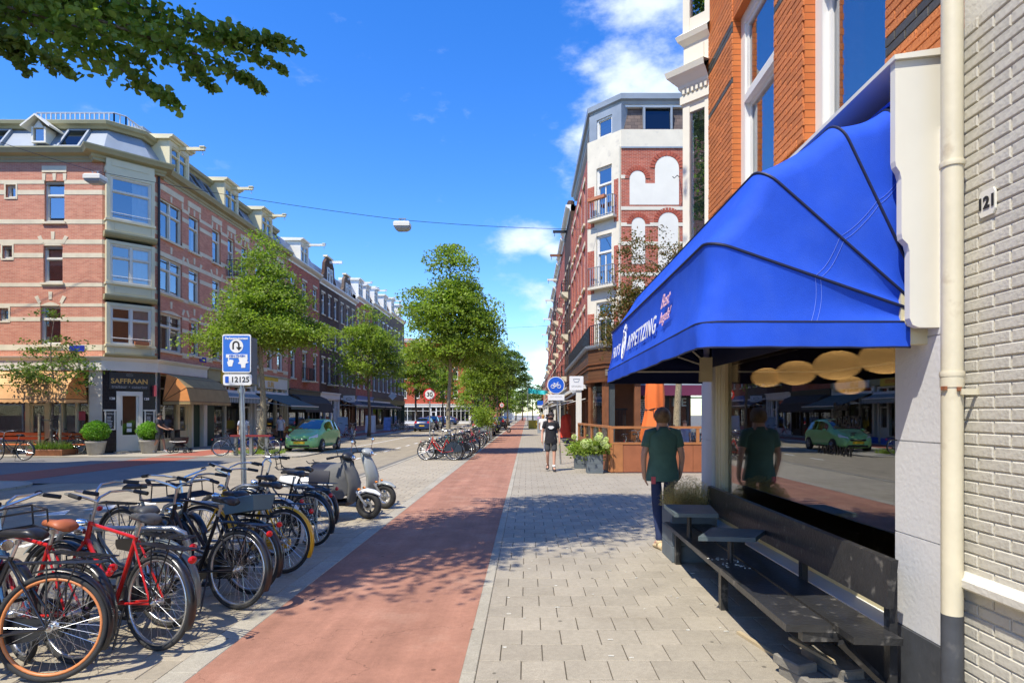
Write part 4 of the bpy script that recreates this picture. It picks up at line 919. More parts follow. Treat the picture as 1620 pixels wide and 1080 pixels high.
# ================================================================ the corner building on the left
LB = thing('corner_apartment_building', 'big banded brick corner building with mansard roof and a dark corner café front', 'building', (-18, 27, 0))
P0, P1, P2, P3 = (-30, 26.5), (-18.75, 26.5), (-17.3, 27.95), (-17.3, 43.4)
pts = [P0, P1, P2, P3]
F1, F2, F3 = F_of(P0, P1), F_of(P1, P2), F_of(P2, P3)
def ux(x): return x+30
ops1 = []; wins1 = []
for (xa, xb, za, zb, st) in [(-21.48,-20.59,4.79,6.50,'T'),(-21.35,-20.50,7.52,9.15,'T'),(-21.30,-20.42,10.2,12.0,'T'),(-23.0,-22.56,11.27,11.84,'S'),(-23.15,-22.72,8.58,9.15,'S'),(-23.3,-22.88,5.83,6.4,'S'),
                            (-26.3,-25.4,4.79,6.50,'T'),(-26.3,-25.4,7.52,9.15,'T'),(-26.3,-25.4,10.2,12.0,'T')]:
    ops1.append((ux(xa), ux(xb), za, zb)); wins1.append((ux(xa), ux(xb), za, zb, st))
mb = wall_with(F1, F1.len, 3.6, 12.9, ops1, .22)
ops3 = []; w3 = []
for (a, b_, st) in [(.30,2.15,'D'),(2.75,3.75,'T'),(5.05,5.95,'T'),(6.75,7.55,'B'),(8.40,9.30,'T'),(10.3,11.2,'T'),(12.0,12.9,'T'),(13.6,14.6,'T')]:
    for za, zb in ((4.75,6.55),(7.50,9.20),(10.1,11.95)):
        z_ = za-.45 if st == 'B' else za
        ops3.append((a, b_, z_, zb)); w3.append((a, b_, z_, zb, st))
wall_with(F3, F3.len, 3.6, 12.9, ops3, .20, mb)
wall_with(F2, F2.len, 3.6, 12.9, [(.12, F2.len-.12, 4.3, 12.45)], .2, mb)
part('wall', mb, M['brickL'], LB)
for w_ in wins1: win(LB, F1, *w_, d=-.12)
for w_ in w3: win(LB, F3, *w_, d=-.10)
for a in (6.75,):
    for z in (4.3, 7.05, 9.65): balcony(LB, F3, a-.15, a+.95, z, .6)
bands = [(4.54,4.79),(5.82,6.01),(6.46,6.6),(7.34,7.51),(8.62,8.83),(9.22,9.42),(10.11,10.31),(11.4,11.6),(11.87,12.04)]
def band_segments(F, ops, z0, z1, W):
    cuts = sorted([(o[0], o[1]) for o in ops if o[2] < z1-.03 and o[3] > z0+.03]); u = 0; out = []
    for a, b_ in cuts:
        if a > u: out.append((u, a))
        u = max(u, b_)
    if u < W: out.append((u, W))
    return out
for z0, z1 in bands:
    mb = MB()
    for F, ops, W in ((F1, ops1, F1.len), (F3, ops3, F3.len)):
        for a, b_ in band_segments(F, ops, z0, z1, W): mb.fbox(F, a, b_, -.03, .014, z0, z1)
    mb.fbox(F2, 0, .12, -.03, .014, z0, z1); mb.fbox(F2, F2.len-.12, F2.len, -.03, .014, z0, z1)
    part('stone_band', mb, M['stone'], LB)
tr = MB()
for F, wl in ((F1, wins1), (F3, w3)):
    for (a, b_, za, zb, st) in wl:
        if st == 'S':
            tr.fbox(F, a-.07, a, -.02, .02, za-.07, zb+.07); tr.fbox(F, b_, b_+.07, -.02, .02, za-.07, zb+.07); tr.fbox(F, a, b_, -.02, .02, zb, zb+.07); tr.fbox(F, a, b_, -.02, .03, za-.07, za); continue
        tr.fbox(F, a-.08, b_+.08, -.1, .09, za-.10, za)
        if zb > 11: voussoirs(tr, F, a, b_, zb+.03, 3, .30, .12, 0, False); tr.fbox(F, a-.1, b_+.1, -.02, .03, zb+.38, zb+.66)
        else: lintel_arch(tr, F, a, b_, zb, .16); voussoirs(tr, F, a, b_, zb+.12, 3, .34, .13)
part('stone_trim', tr, M['stone'], LB, kind='stuff')
# corner oriel: three stacked square bays
Lc = F2.len
for (zw0, zw1, zp0, zc) in ((10.35, 12.35, 9.80, 9.55), (7.55, 9.35, 7.02, 6.78), (4.82, 6.60, 4.36, 4.24)):
    mb = MB(); o_ = .32
    mb.fbox(F2, .10, .24, -.2, o_, zp0, zw1+.05); mb.fbox(F2, Lc-.24, Lc-.10, -.2, o_, zp0, zw1+.05)
    mb.fbox(F2, .24, Lc-.24, -.1, o_-.03, zp0, zw0-.09); mb.fbox(F2, .06, Lc-.06, -.1, o_+.05, zw0-.09, zw0); mb.fbox(F2, .40, Lc-.40, o_-.03, o_-.01, zp0+.08, zw0-.16)
    mb.fbox(F2, .24, Lc-.24, -.1, o_-.01, zw1-.10, zw1+.05)
    ob = part('oriel', mb, M['cream'], LB)
    mb = MB(); mb.fprism(F2, [(-.1, zc), (o_-.02, zc), (o_+.06, zc+.06), (o_+.12, zc+.16), (o_+.12, zp0-.02), (-.1, zp0)] if zc < zp0-.1 else [(-.1, zc), (o_, zc), (o_, zp0), (-.1, zp0)], .02, Lc-.02); part('oriel_base', mb, M['olive'], ob)
    w_ = win(ob, F2, .24, Lc-.24, zw0, zw1-.10, 'D' if zw0 < 10 else 'T', M['creamw'], d=o_-.08, curt=.5)
    mb = MB(); mb.tube([F2(.26, o_+.03, zw0+.28), F2(Lc-.26, o_+.03, zw0+.28)], .015, 5); part('rail', mb, M['white'], ob)
mb = MB(); mb.fbox(F2, .06, Lc-.06, -.1, .30, 12.40, 12.62); mb.fbox(F2, .10, Lc-.10, -.1, .27, 12.62, 13.0); mb.fbox(F2, .30, Lc-.3, .27, .29, 12.70, 12.92); part('oriel_frieze', mb, M['cream'], LB)
fb = MB(); fb.fbox(F2, Lc*.55, Lc*.55+.55, .36, .56, 4.84, 5.0); part('flower_box', fb, mat('terracotta', (.35,.12,.05), .8), LB)
# cornice, mansard, upper cornice
cpts = [P0, (-19.2, 26.5), (-18.9, 26.2), (-17.0, 28.1), (-17.3, 28.5), P3]
part('cornice', sweep(cpts, [(-.3,12.82),(.03,12.82),(.05,12.92),(.10,12.96),(.12,13.06),(.34,13.12),(.38,13.20),(.44,13.30),(.44,13.36),(-.3,13.42)]), M['olive'], LB)
part('mansard_roof', sweep(pts, [(-.05,13.3),(-.12,13.42),(-.95,14.72),(-.95,14.4),(-.9,13.3)], caps=True), M['zinc'], LB)
part('cornice', sweep(pts, [(-1.2,14.68),(-.78,14.68),(-.72,14.78),(-.60,14.84),(-.56,14.98),(-.62,15.02),(-1.2,15.03)]), M['olive'], LB)
top = MB(); q = offs(pts, -1.1); top.poly([(*p, 15.0) for p in q] + [(-27, 43.4, 15.0), (-30, 36, 15.0)]); part('flat_roof', top, M['zinc'], LB)
shell(LB, pts, 13.4, 8.0)
for z_r in ((.0),):
    q = offs(pts, -1.9); railing(LB, [(-23.2, q[1][1]), q[1], q[2], (q[2][0], 32.0)], 15.05, 15.95, mat('roof_rail_grey', (.45,.48,.5), .5), .22, .025)
mb = MB(); mb.box(-20.4, -19.2, 30, 33.5, 15.0, 16.1); part('roof_hatch', mb, M['zinc'], LB)
# skylights and the little gabled dormer on the side slope, dormers on the street slope
def skylight(F, u0, u1, name='skylight', z0=13.5, z1=14.6, d0=-.16, d1=-.88):
    def G(u, t, o): 
        dd = d0+(d1-d0)*t; z = z0+(z1-z0)*t; return F(u, dd+o*.84, z+o*.54)
    mb = MB()
    def slab(a, b_, t0, t1, o0, o1): mb.hexa([G(a,t0,o0),G(b_,t0,o0),G(b_,t1,o0),G(a,t1,o0),G(a,t0,o1),G(b_,t0,o1),G(b_,t1,o1),G(a,t1,o1)])
    slab(u0, u0+.09, 0, 1, -.02, .13); slab(u1-.09, u1, 0, 1, -.02, .13); slab(u0+.09, u1-.09, 0, .07, -.02, .12); slab(u0+.09, u1-.09, .93, 1, -.02, .12)
    o = part(name, mb, M['zinc'], LB); g_ = MB(); g_.quad(G(u0+.09,.07,.07), G(u1-.09,.07,.07), G(u1-.09,.93,.07), G(u0+.09,.93,.07)); part('pane', g_, M['skyglass'], o)
M['skyglass'] = mat('skylight_glass', (0.03,0.05,0.07), .03, 0, 1, spec=1.0, metal=.6)
M['skyglass'].node_tree.nodes['Principled BSDF'].inputs['Metallic'].default_value = .9
for u in (ux(-23.9), ux(-20.35)): skylight(F1, u-.5, u+.5)
for u in (4.2, 5.6, 8.9, 12.6): skylight(F3, u-.45, u+.45)
gd = MB(); uc = ux(-21.65)
gd.fbox(F1, uc-.32, uc-.24, -.7, -.10, 13.75, 14.45); gd.fbox(F1, uc+.24, uc+.32, -.7, -.10, 13.75, 14.45); gd.fbox(F1, uc-.24, uc+.24, -.2, -.10, 13.75, 13.82)
gd.prism([(uc-.24,14.4),(uc+.24,14.4),(uc,14.75)], lambda a, b_, dd: F1(a, dd, b_), -.10, -.6)
gdo = part('small_dormer', gd, M['creamw'], LB); gr = MB()
for s_ in (-1, 1): gr.hexa([F1(uc, .12, 14.86), F1(uc+s_*.62, .12, 14.36), F1(uc+s_*.62, -1.0, 14.36), F1(uc, -1.0, 14.86), F1(uc, .12, 14.94), F1(uc+s_*.66, .12, 14.42), F1(uc+s_*.66, -1.0, 14.42), F1(uc, -1.0, 14.94)])
part('gable_roof', gr, M['creamw'], gdo); g_ = MB(); g_.quad(F1(uc-.24,-.18,13.82), F1(uc+.24,-.18,13.82), F1(uc+.24,-.18,14.4), F1(uc-.24,-.18,14.4)); part('pane', g_, M['glass'], gdo)
for u, w_ in ((1.95, 1.7), (7.2, 1.7), (12.0, 1.7)): dormer(LB, F3, u, w_, 13.4, 15.0, -2.0, .0, 1.25, M['cream'])
# downpipe at the corner and street name plates
mb = MB(); x, y, _ = F3(.12, .09, 0); mb.tube([(x,y,3.4),(x,y,12.5),(x-.0,y,12.9)], .055, 8); mb.tube([(x,y,.0),(x,y,3.4)], .06, 8); part('rain_pipe', mb, M['black'], LB, True)
M['plate_blue'] = mat('enamel_blue', (0.02,0.04,0.35), .3)
for F, u, z in ((F1, ux(-19.85), 4.62), (F3, 3.9+.15, 4.62)):
    mb = MB(); mb.fbox(F, u-.33, u+.33, .016, .03, z-.13, z+.13); sgn = part('street_name_plate', mb, M['plate_blue'], LB)
    mb = MB(); 
# ground floor: fascia all round, café side, corner entrance, shops down the street
fascia(LB, [(-30,26.5), P1, P2, (-17.3, 32.2)], 3.66, 4.26, .22, M['creamw'])
mb = MB(); mb.fbox(F1, ux(-19.30), F1.len, -.3, .03, 0, 3.66); part('pier', mb, M['creamw'], LB)
mb = MB(); mb.fbox(F2, 0, .52, -.3, .0, 0, 3.66); mb.fbox(F2, 1.53, Lc, -.3, .0, 0, 3.66); mb.fbox(F2, .52, 1.53, -.3, .0, 2.75, 3.66)
M['tileblk'] = brick('black_glazed_tile', (0.012,0.013,0.016), (0.018,0.018,0.022), (0.05,0.05,0.05), w=.15, h=.15, mort=.006, rough=.2); part('tiled_entrance_wall', mb, M['tileblk'], LB)
mb = MB(); mb.fbox(F2, .25, 1.80, .0, .05, 2.85, 3.60); sg = part('cafe_sign', mb, M['black'], LB)
rF2 = (math.cos(F2.ang), math.sin(F2.ang), 0)
M['gold'] = mat('gold_print', (0.70,0.42,0.10), .5); M['greyprint'] = mat('grey_print', (.25,.27,.27), .6); M['whiteprint'] = mat('white_print_flat', (.75,.75,.72), .6)
put_text('SAFFRAAN', .30, M['gold'], sg, F2(1.02, .053, 3.20), rF2, (0,0,1), bold=.006); put_text('traiteur • catering', .19, M['greyprint'], sg, F2(1.02, .053, 2.95), rF2, (0,0,1), bold=.004)
mb = MB(); mb.tube([F2(1.02+.13*math.cos(R(a)), .055, 3.49+.06*math.sin(R(a))) for a in range(0,360,30)], .008, 4, True); mb.tube([F2(.92,.055,3.49), F2(1.12,.055,3.49)], .006, 4); part('emblem', mb, M['greyprint'], sg)
for u in (.36, 1.68): put_text('128', .15, M['whiteprint'], LB, F2(u, .004, 2.42), rF2, (0,0,1), bold=.004)
mb = MB(); mb.fbox(F2, .52, .66, -.14, .03, 0, 2.75); mb.fbox(F2, 1.39, 1.53, -.14, .03, 0, 2.75); mb.fbox(F2, .66, 1.39, -.14, .03, 2.55, 2.75); mb.fbox(F2, .66, 1.39, -.12, -.04, .03, .78); mb.fbox(F2, .66, .76, -.12, -.04, .78, 2.55); mb.fbox(F2, 1.29, 1.39, -.12, -.04, .78, 2.55)
dr = part('door', mb, M['creamw'], LB); g_ = MB(); g_.quad(F2(.76,-.08,.78), F2(1.29,-.08,.78), F2(1.29,-.08,2.55), F2(.76,-.08,2.55)); part('pane', g_, M['shopglass'], dr); g_ = MB(); g_.tube([F2(.72,.0,1.2), F2(.72,.0,1.45)], .02, 6); part('handle', g_, M['black'], dr)
g_ = MB(); g_.fbox(F2, .93, 1.12, -.075, -.07, 1.15, 1.32); g_.fbox(F2, .93, 1.12, -.075, -.07, .92, 1.08); part('notice', g_, M['whiteprint'], dr)
mb = MB(); mb.fbox(F2, .40, 1.65, -.1, .30, 0, .06); part('doorstep', mb, M['kerb'], LB)
for u0 in (.08, 1.60):
    mb = MB(); w_ = .40
    mb.fbox(F2, u0, u0+.05, 0, .07, 1.02, 1.86); mb.fbox(F2, u0+w_-.05, u0+w_, 0, .07, 1.02, 1.86); mb.fbox(F2, u0+.05, u0+w_-.05, 0, .07, 1.02, 1.07); mb.fbox(F2, u0-.04, u0+w_+.04, 0, .10, 1.86, 1.93); mn = part('menu_case', mb, M['creamw'], LB)
    mb = MB(); mb.fbox(F2, u0+.05, u0+w_-.05, .0, .03, 1.07, 1.86); part('menu_board', mb, M['black'], mn)
    put_text('MENU', .10, M['whiteprint'], mn, F2(u0+w_/2, .032, 1.74), rF2, (0,0,1))
    mb = MB()
    for k in range(8): mb.fbox(F2, u0+.09, u0+w_-.09-rnd.random()*.08, .031, .033, 1.14+k*.065, 1.16+k*.065)
    part('menu_lines', mb, M['whiteprint'], mn, kind='stuff')
M['redbox'] = mat('red_light_box', (0.62,0.10,0.12), .4)
lb = MB(); lb.fbox(F2, 1.93, 2.01, .02, .38, 2.55, 3.05); part('projecting_sign', lb, M['redbox'], LB)
shopfront(LB, F1, 0, ux(-19.30), 3.66, M['cream'], .45, (ux(-22.1), ux(-21.2)), 3)
M['warmroom'] = mat('warm_room_wall', (0.16, 0.05, 0.02), .9, .4, 1.5, world_co=True)
mb = MB(); mb.fbox(F1, 0, ux(-19.3), -1.2, -1.15, 0, 3.6); part('cafe_back_wall', mb, M['warmroom'], LB)
for x0, w_ in ((-22.3,.25),(-19.9,.3)): 
    mb = MB(); mb.fbox(F1, ux(x0), ux(x0)+w_, -.145, -.14, 1.45, 1.85); part('poster', mb, M['redbox'], LB)
hood(LB, F1, ux(-29.5), ux(-19.32), 2.36, 1.25, M['orange2'], M['orange'], (0, 28, 55, 80), .17, .12)
# street side of the corner house
mb = MB(); mb.fbox(F3, .0, .35, -.3, .02, 0, 3.66); mb.fbox(F3, 3.05, 3.15, -.3, .02, 0, 3.66); mb.fbox(F3, 4.10, 4.45, -.3, .04, 0, 3.66); part('pier', mb, M['creamw'], LB)
shopfront(LB, F3, .35, 3.05, 3.66, M['cream'], .5, (1.95, 2.85), 1)
mb = MB(); mb.fbox(F3, 3.15, 4.10, -.25, -.18, 0, 2.3); mb.fbox(F3, 3.15, 4.10, -.22, -.18, 2.3, 3.66); dd_ = part('door', mb, M['green'], LB)
hood(LB, F3, .38, 4.25, 2.33, 1.30, M['khaki'], M['orange'], (0, 30, 58, 82), .17, .10)
mb = MB(); mb.fbox(F3, 4.45, 15.45, -.2, .10, 3.55, 4.25); mb.fbox(F3, 4.45, 15.45, .0, .2, 4.18, 4.26); part('fascia', mb, M['olive'], LB)
mb = MB(); mb.fbox(F3, 5.75, 9.3, .10, .14, 3.45, 4.15); sg2 = part('shop_sign', mb, M['yellowsign'], LB)
rF3 = (0, 1, 0); put_text('Groente', .5, mat('orange_print', (.65,.2,.04), .6), sg2, F3(7.9, .145, 3.75), rF3, (0,0,1), bold=.012)
mb = MB(); mb.tube([F3(6.3+.2*math.cos(R(a)), .15, 3.8+.2*math.sin(R(a))) for a in range(0,360,30)], .05, 5, True); part('emblem', mb, M['green'], sg2)
shopfront(LB, F3, 4.45, 9.9, 3.45, M['creamw'], .35, (8.8, 9.8), 2); 
gp = MB(); gp.fbox(F3, 4.47, 5.2, -.03, .03, 0, 2.6); part('door', gp, M['green'], LB)
flat_awning(LB, F3, 4.7, 10.0, 3.0, .9, .32, M['striped'], .30)
for a in (10.1, 15.2): mb = MB(); mb.fbox(F3, a, a+.25, -.3, .04, 0, 3.6); part('pier', mb, M['creamw'], LB)
shopfront(LB, F3, 10.35, 15.2, 3.55, M['creamw'], .4, (13.6, 14.6), 2)
mb = MB(); mb.fbox(F3, 10.5, 15.0, .10, .15, 3.45, 4.3); sg3 = part('shop_sign', mb, M['creamw'], LB); mb = MB(); mb.fbox(F3, 11.0, 13.4, .15, .16, 3.95, 4.2); part('sign_panel', mb, M['yellowsign'], sg3); put_text('SURI', .5, M['gold'], sg3, F3(12.2,.165,3.68), rF3, (0,0,1), bold=.015)
flat_awning(LB, F3, 10.2, 15.2, 3.10, 2.3, .85, M['green_canvas'], .20)

# ================================================================ generic row houses
def row_house(name_label, p, q, zs, eave, bm, cols, fm, style='T', roof='mansard', dorm=(), hoist=1.2, ground=None, trim=None, near=True, top=1.5, gz=3.6, bays=None, cat='building', name='row_house', bal=None, ww=.9, cornice_m=None, gable=None):
    o = thing(name, name_label, cat, ((p[0]+q[0])/2, (p[1]+q[1])/2, 0)); F = F_of(p, q); W = F.len; ops = []; wl = []
    m0 = .55; 
    for c in range(cols):
        uc = m0+ww/2+(W-2*m0-ww)*(c/(cols-1) if cols > 1 else .5)
        for (za, zb) in zs: ops.append((uc-ww/2, uc+ww/2, za, zb)); wl.append((uc-ww/2, uc+ww/2, za, zb))
    part('wall', wall_with(F, W, gz, eave, ops, .18), bm, o)
    for w_ in wl: win(o, F, *w_, style, fm, near=near)
    t = MB(); tm = trim or M['stone']
    for a, b_, za, zb in wl: t.fbox(F, a-.08, b_+.08, -.08, .08, za-.10, za); t.fbox(F, a-.06, b_+.06, -.02, .02, zb, zb+.16)
    part('stone_trim', t, tm, o, kind='stuff')
    part('cornice', sweep([p, q], [(-.3,eave-.35),(.04,eave-.35),(.06,eave-.22),(.24,eave-.12),(.34,eave-.02),(.34,eave+.06),(-.3,eave+.1)]), cornice_m or fm, o)
    if roof == 'mansard':
        part('mansard_roof', sweep([p, q], [(-.05,eave),(-.12,eave+.1),(-.85,eave+top),(-6,eave+top+.1),(-6,eave)]), M['zinc'] if (cols % 2) else M['slate'], o)
    else: part('flat_roof', sweep([p, q], [(-.02,eave-.1),(-.02,eave+.3),(-.25,eave+.3),(-.25,eave),(-8,eave),(-8,eave-.1)]), bm, o)
    for u in dorm: dormer(o, F, u, min(1.7, W*.4), eave+.08, eave+1.75, -2.0, .0, hoist, fm, near=near)
    shell(o, [p, q], eave, 8.0)
    if bal:
        for (u, z) in bal: balcony(o, F, u-.6, u+.6, z, .6)
    if gable:
        for (uc, gw, gh) in gable:
            g = MB(); n = 10; out = [(uc-gw/2, eave)]+[(uc-gw/2*math.cos(R(180*i/n))*(.62+.1*math.sin(math.pi*i/n)), eave+gh*(.45+.55*math.sin(R(180*i/n)))) for i in range(n+1)]+[(uc+gw/2, eave)]
            out = [(uc-gw/2, eave), (uc-gw/2, eave+gh*.2), (uc-gw*.38, eave+gh*.35), (uc-gw*.33, eave+gh*.75), (uc-gw*.2, eave+gh*.95), (uc, eave+gh), (uc+gw*.2, eave+gh*.95), (uc+gw*.33, eave+gh*.75), (uc+gw*.38, eave+gh*.35), (uc+gw/2, eave+gh*.2), (uc+gw/2, eave)]
            g.prism(out, lambda a, b_, dd: F(a, dd, b_), .0, -.25); go = part('gable', g, bm, o)
            for s_ in (-.42, .42): win(go, F, uc+s_-.3, uc+s_+.3, eave+.15, eave+gh*.62, 'T', fm, d=.05, near=False)
            h_ = MB(); h_.fbox(F, uc-.06, uc+.06, -.1, 1.1, eave+gh*.82, eave+gh*.92); part('hoist_beam', h_, fm, go)
            c_ = MB(); c_.fbox(F, uc-gw*.24, uc+gw*.24, -.3, .08, eave+gh, eave+gh+.14); part('gable_cap', c_, M['stone'], go)
    if ground:
        kind, gm_, sm, text = ground[:4]
        shopfront(o, F, .1, W-.1, gz-.55, gm_, .45, (W*.62, W*.62+1.0), 2 if W < 12 else 9); mb = MB(); mb.fbox(F, 0, W, -.2, .10, gz-.55, gz-.1); mb.fbox(F, 0, W, -.2, .2, gz-.1, gz); fo = part('fascia', mb, sm, o)
        for a in (0, W-.1): mb = MB(); mb.fbox(F, a, a+.1, -.3, .05, 0, gz-.55); part('pier', mb, sm, o)
        if kind == 'flat': flat_awning(o, F, .2, W-.2, gz-.5, 1.5, .55, ground[4], .22)
        if kind == 'hood': hood(o, F, .2, W-.2, gz-1.6, 1.2, ground[4], None, (0, 28, 56, 80))
    else:
        mb = MB(); mb.quad(F(0,0,0), F(W,0,0), F(W,0,gz), F(0,0,gz)); part('wall', mb, bm, o)
    return o, F
Z3 = [(4.4,6.5),(7.4,9.3),(10.2,12.0)]
row_house('red brick row house with white dormer and hoist, next to the banded corner building', (-17.3,43.4), (-17.3,50), Z3, 13.2, M['brickR'], 3, M['creamw'], dorm=(3.3,), ground=('hood', M['black'], M['black'], '', M['grey_canvas']), hoist=1.6, bal=[(3.3,4.3)])
row_house('dark brick row house with a curved gable and hoist, behind the first left tree', (-17.3,50), (-17.3,55.2), Z3, 13.0, M['brickD'], 3, M['white'], ground=('none', M['white'], M['white'], ''), roof='mansard', gable=[(2.6,3.6,2.3)], ww=.8, bal=[(2.6,4.3)])
o_, f_ = row_house('brown brick row house with dark gable, left of the second left tree', (-17.3,55.2), (-17.3,60.6), Z3, 13.0, M['brickG'], 3, M['white'], ground=('flat', M['wood_red'], M['darkblue'], '', M['darkblue']), gable=[(2.7,3.2,2.0)], ww=.8)
row_house('red brick row house with blue shop sign, behind the second left tree', (-17.3,60.6), (-17.3,67), [(4.4,6.5),(7.6,9.6),(10.7,12.5)], 13.7, M['brickR'], 3, M['white'], dorm=(1.8,4.6), ground=('flat', M['pinkw'], M['bluesign'], '', M['grey_canvas']))
row_house('pale row house with two white dormers in the middle of the left row', (-17.3,67), (-17.3,75.5), [(4.4,6.5),(7.6,9.6),(10.7,12.6)], 14.2, M['brickG'], 4, M['white'], dorm=(1.8,6.2), ground=('flat', M['black'], M['black'], '', M['grey_canvas']), trim=M['white'])
row_house('last house of the left row with white dormers and a dark green shopfront', (-17.3,75.5), (-17.3,84.5), [(4.4,6.5),(7.6,9.6),(10.7,12.6)], 14.6, M['brickG'], 4, M['white'], dorm=(1.8,6.2), ground=('none', M['green'], M['green'], ''), trim=M['white'])
# opposite corner of the side street, out of the picture to the left; it throws the big shadow over the crossing
row_house('brick house on the near corner of the side street, left of the view', (-16.7,-14), (-16.7,15.0), Z3, 14.4, M['brickL'], 9, M['creamw'], dorm=(5,13,21), ground=('none', M['creamw'], M['cream'], ''), near=False)
row_house('brick house along the near side of the side street, left of the view', (-24.9,15.0), (-60,15.0), Z3, 13.0, M['brickR'], 14, M['creamw'], ground=('none', M['creamw'], M['cream'], ''), near=False)
fb2, FF = row_house('far red brick building facing the camera across the end of the left row', (-30,108), (-9.6,108), [(4.6,6.6),(8.0,10.0),(11.3,13.2)], 15.0, brick('far_red_brick', srgb(196,82,52), srgb(170,66,42), srgb(170,120,100), stain=.08), 9, M['white'], roof='flat', near=False, ground=('none', M['white'], M['creamw'], ''))
row_house('far dark brick and glass building along the street, right of the far red one', (-9.6,110), (-9.6,150), [(4.6,7.0),(8.0,10.4),(11.4,13.8)], 15.4, M['brickD'], 10, M['zinc'], roof='flat', near=False, style='D', ww=2.6, ground=('none', M['zinc'], M['zinc'], ''))
for i, (x0, x1, y, h, m_, lab) in enumerate([(-7.5,-4.4,190,9,'creamw','small far cream house end seen above the parked cars'),(-14,-8.5,185,11,'brickR','far red brick house end left of the small cream one')]):
    o = thing('distant_house', lab, 'house', (x0, y, 0)); F = F_of((x0, y), (x1, y)); part('wall', wall_with(F, F.len, 0, h, [(.7,1.5,h-3,h-1.5),(F.len-1.6,F.len-.8,h-3,h-1.5)], .15), M[m_], o)
    for a in (.7, F.len-1.6): win(o, F, a, a+.8, h-3, h-1.5, 'T', M['white'], near=False)
    mb = MB(); mb.box(x0, x1, y+.3, y+12, 0, h); part('rear_wall', mb, M[m_], o); mb = MB(); mb.prism([(x0-.3,h),(x1+.3,h),((x0+x1)/2,h+2.2)], lambda a, b_, d_: (a, d_, b_), y-.1, y+12); part('roof', mb, M['slate'], o)
# ================================================================ right-hand corner building beyond the terrace
RB = thing('corner_pub_building', 'red and cream brick corner building with blind white arches beyond the blue awning', 'building', (3.6, 28.2, 0))
Q0, Q1, Q2, Q3 = (2.9, 40.0), (2.9, 28.9), (4.3, 27.5), (14.0, 27.5)
G3, G2, G1 = F_of(Q0, Q1), F_of(Q1, Q2), F_of(Q2, Q3)
def gx(x): return x-4.3
Zc = 13.93
def arch_pts(u0, u1, z0, ztop, n=12):
    r_ = (u1-u0)/2; return [(u0, z0), (u1, z0)] + [((u0+u1)/2+r_*math.cos(R(180*i/n)), ztop-r_+r_*math.sin(R(180*i/n))) for i in range(n+1)]
mb = MB(); mb.quad(G1(0,0,4.3), G1(9.7,0,4.3), G1(9.7,0,Zc), G1(0,0,Zc)); part('wall', mb, M['brickR'], RB)
def panel(pts_): mb = MB(); mb.prism(pts_, lambda a, b_, d: G1(a, d, b_), .012, -.02); part('plaster_panel', mb, M['plasterw'], RB)
def arch_ring(u0, u1, ztop, w=.22):
    r0 = (u1-u0)/2; c = (u0+u1)/2; zc = ztop-r0; n = 14; mb = MB()
    for i in range(n):
        a0, a1 = R(180*i/n+1.5), R(180*(i+1)/n-1.5)
        mb.hexa([G1(c+r_*math.cos(a), d, zc+r_*math.sin(a)) for d in (-.01, .03) for r_, a in ((r0+.01, a0), (r0+w, a0), (r0+w, a1), (r0+.01, a1))])
    part('brick_arch', mb, M['ring'], RB)
M['ring'] = mat('arch_brick', srgb(168,84,62), .85, .15, 12, world_co=True, island=True, rand=.15)
# upper pair: small arch + big arch over one white field
panel([(gx(4.69),11.30),(gx(6.95),11.30),(gx(6.95),12.9)] + [(gx(6.40)+.55*math.cos(R(a)), 12.98+.55*math.sin(R(a))) for a in range(0,181,15)] + [(gx(5.85),12.28),(gx(5.41),12.28)] + [(gx(5.05)+.36*math.cos(R(a)), 12.50+.36*math.sin(R(a))) for a in range(0,181,20)])
arch_ring(gx(4.69), gx(5.41), 12.86); arch_ring(gx(5.85), gx(6.95), 13.53)
panel(arch_pts(gx(4.78), gx(5.40), 8.6, 10.72)); panel(arch_pts(gx(6.0), gx(6.92), 8.2, 10.95)); arch_ring(gx(4.78), gx(5.40), 10.72); arch_ring(gx(6.0), gx(6.92), 10.95)
panel(arch_pts(gx(4.78), gx(5.40), 5.2, 7.9)); panel(arch_pts(gx(6.0), gx(6.92), 5.2, 8.0))
for a, b_ in ((7.9, 8.9), (10.2, 11.2)):
    for z in (5.2, 8.2, 11.3): win(RB, G1, gx(a), gx(b_), z, z+1.9, 'T', M['white'], d=.05)
cut = {11.06: [], 10.32: [(gx(4.78),gx(5.40)),(gx(6.0),gx(6.92))], 9.45: [(gx(4.78),gx(5.40)),(gx(6.0),gx(6.92))], 12.50: [(gx(4.4)+.3, 9.7)], 8.05: [], 7.0: [(gx(4.78),gx(5.40)),(gx(6.0),gx(6.92))]}
for z, cs in cut.items():
    mb = MB(); u = 0
    for a, b_ in cs + [(9.7, 9.7)]:
        if a > u: mb.fbox(G1, u, a, -.02, .02, z, z+.16)
        u = b_
    part('stone_band', mb, M['plaster'], RB)
mb = MB(); mb.fbox(G1, 0, 9.7, -.2, .03, Zc, 14.74); part('parapet', mb, M['plaster'], RB)
mb = MB(); mb.fbox(G1, 0, 9.7, -.05, .05, Zc-.05, Zc+.02); part('drip_moulding', mb, M['zinc'], RB)
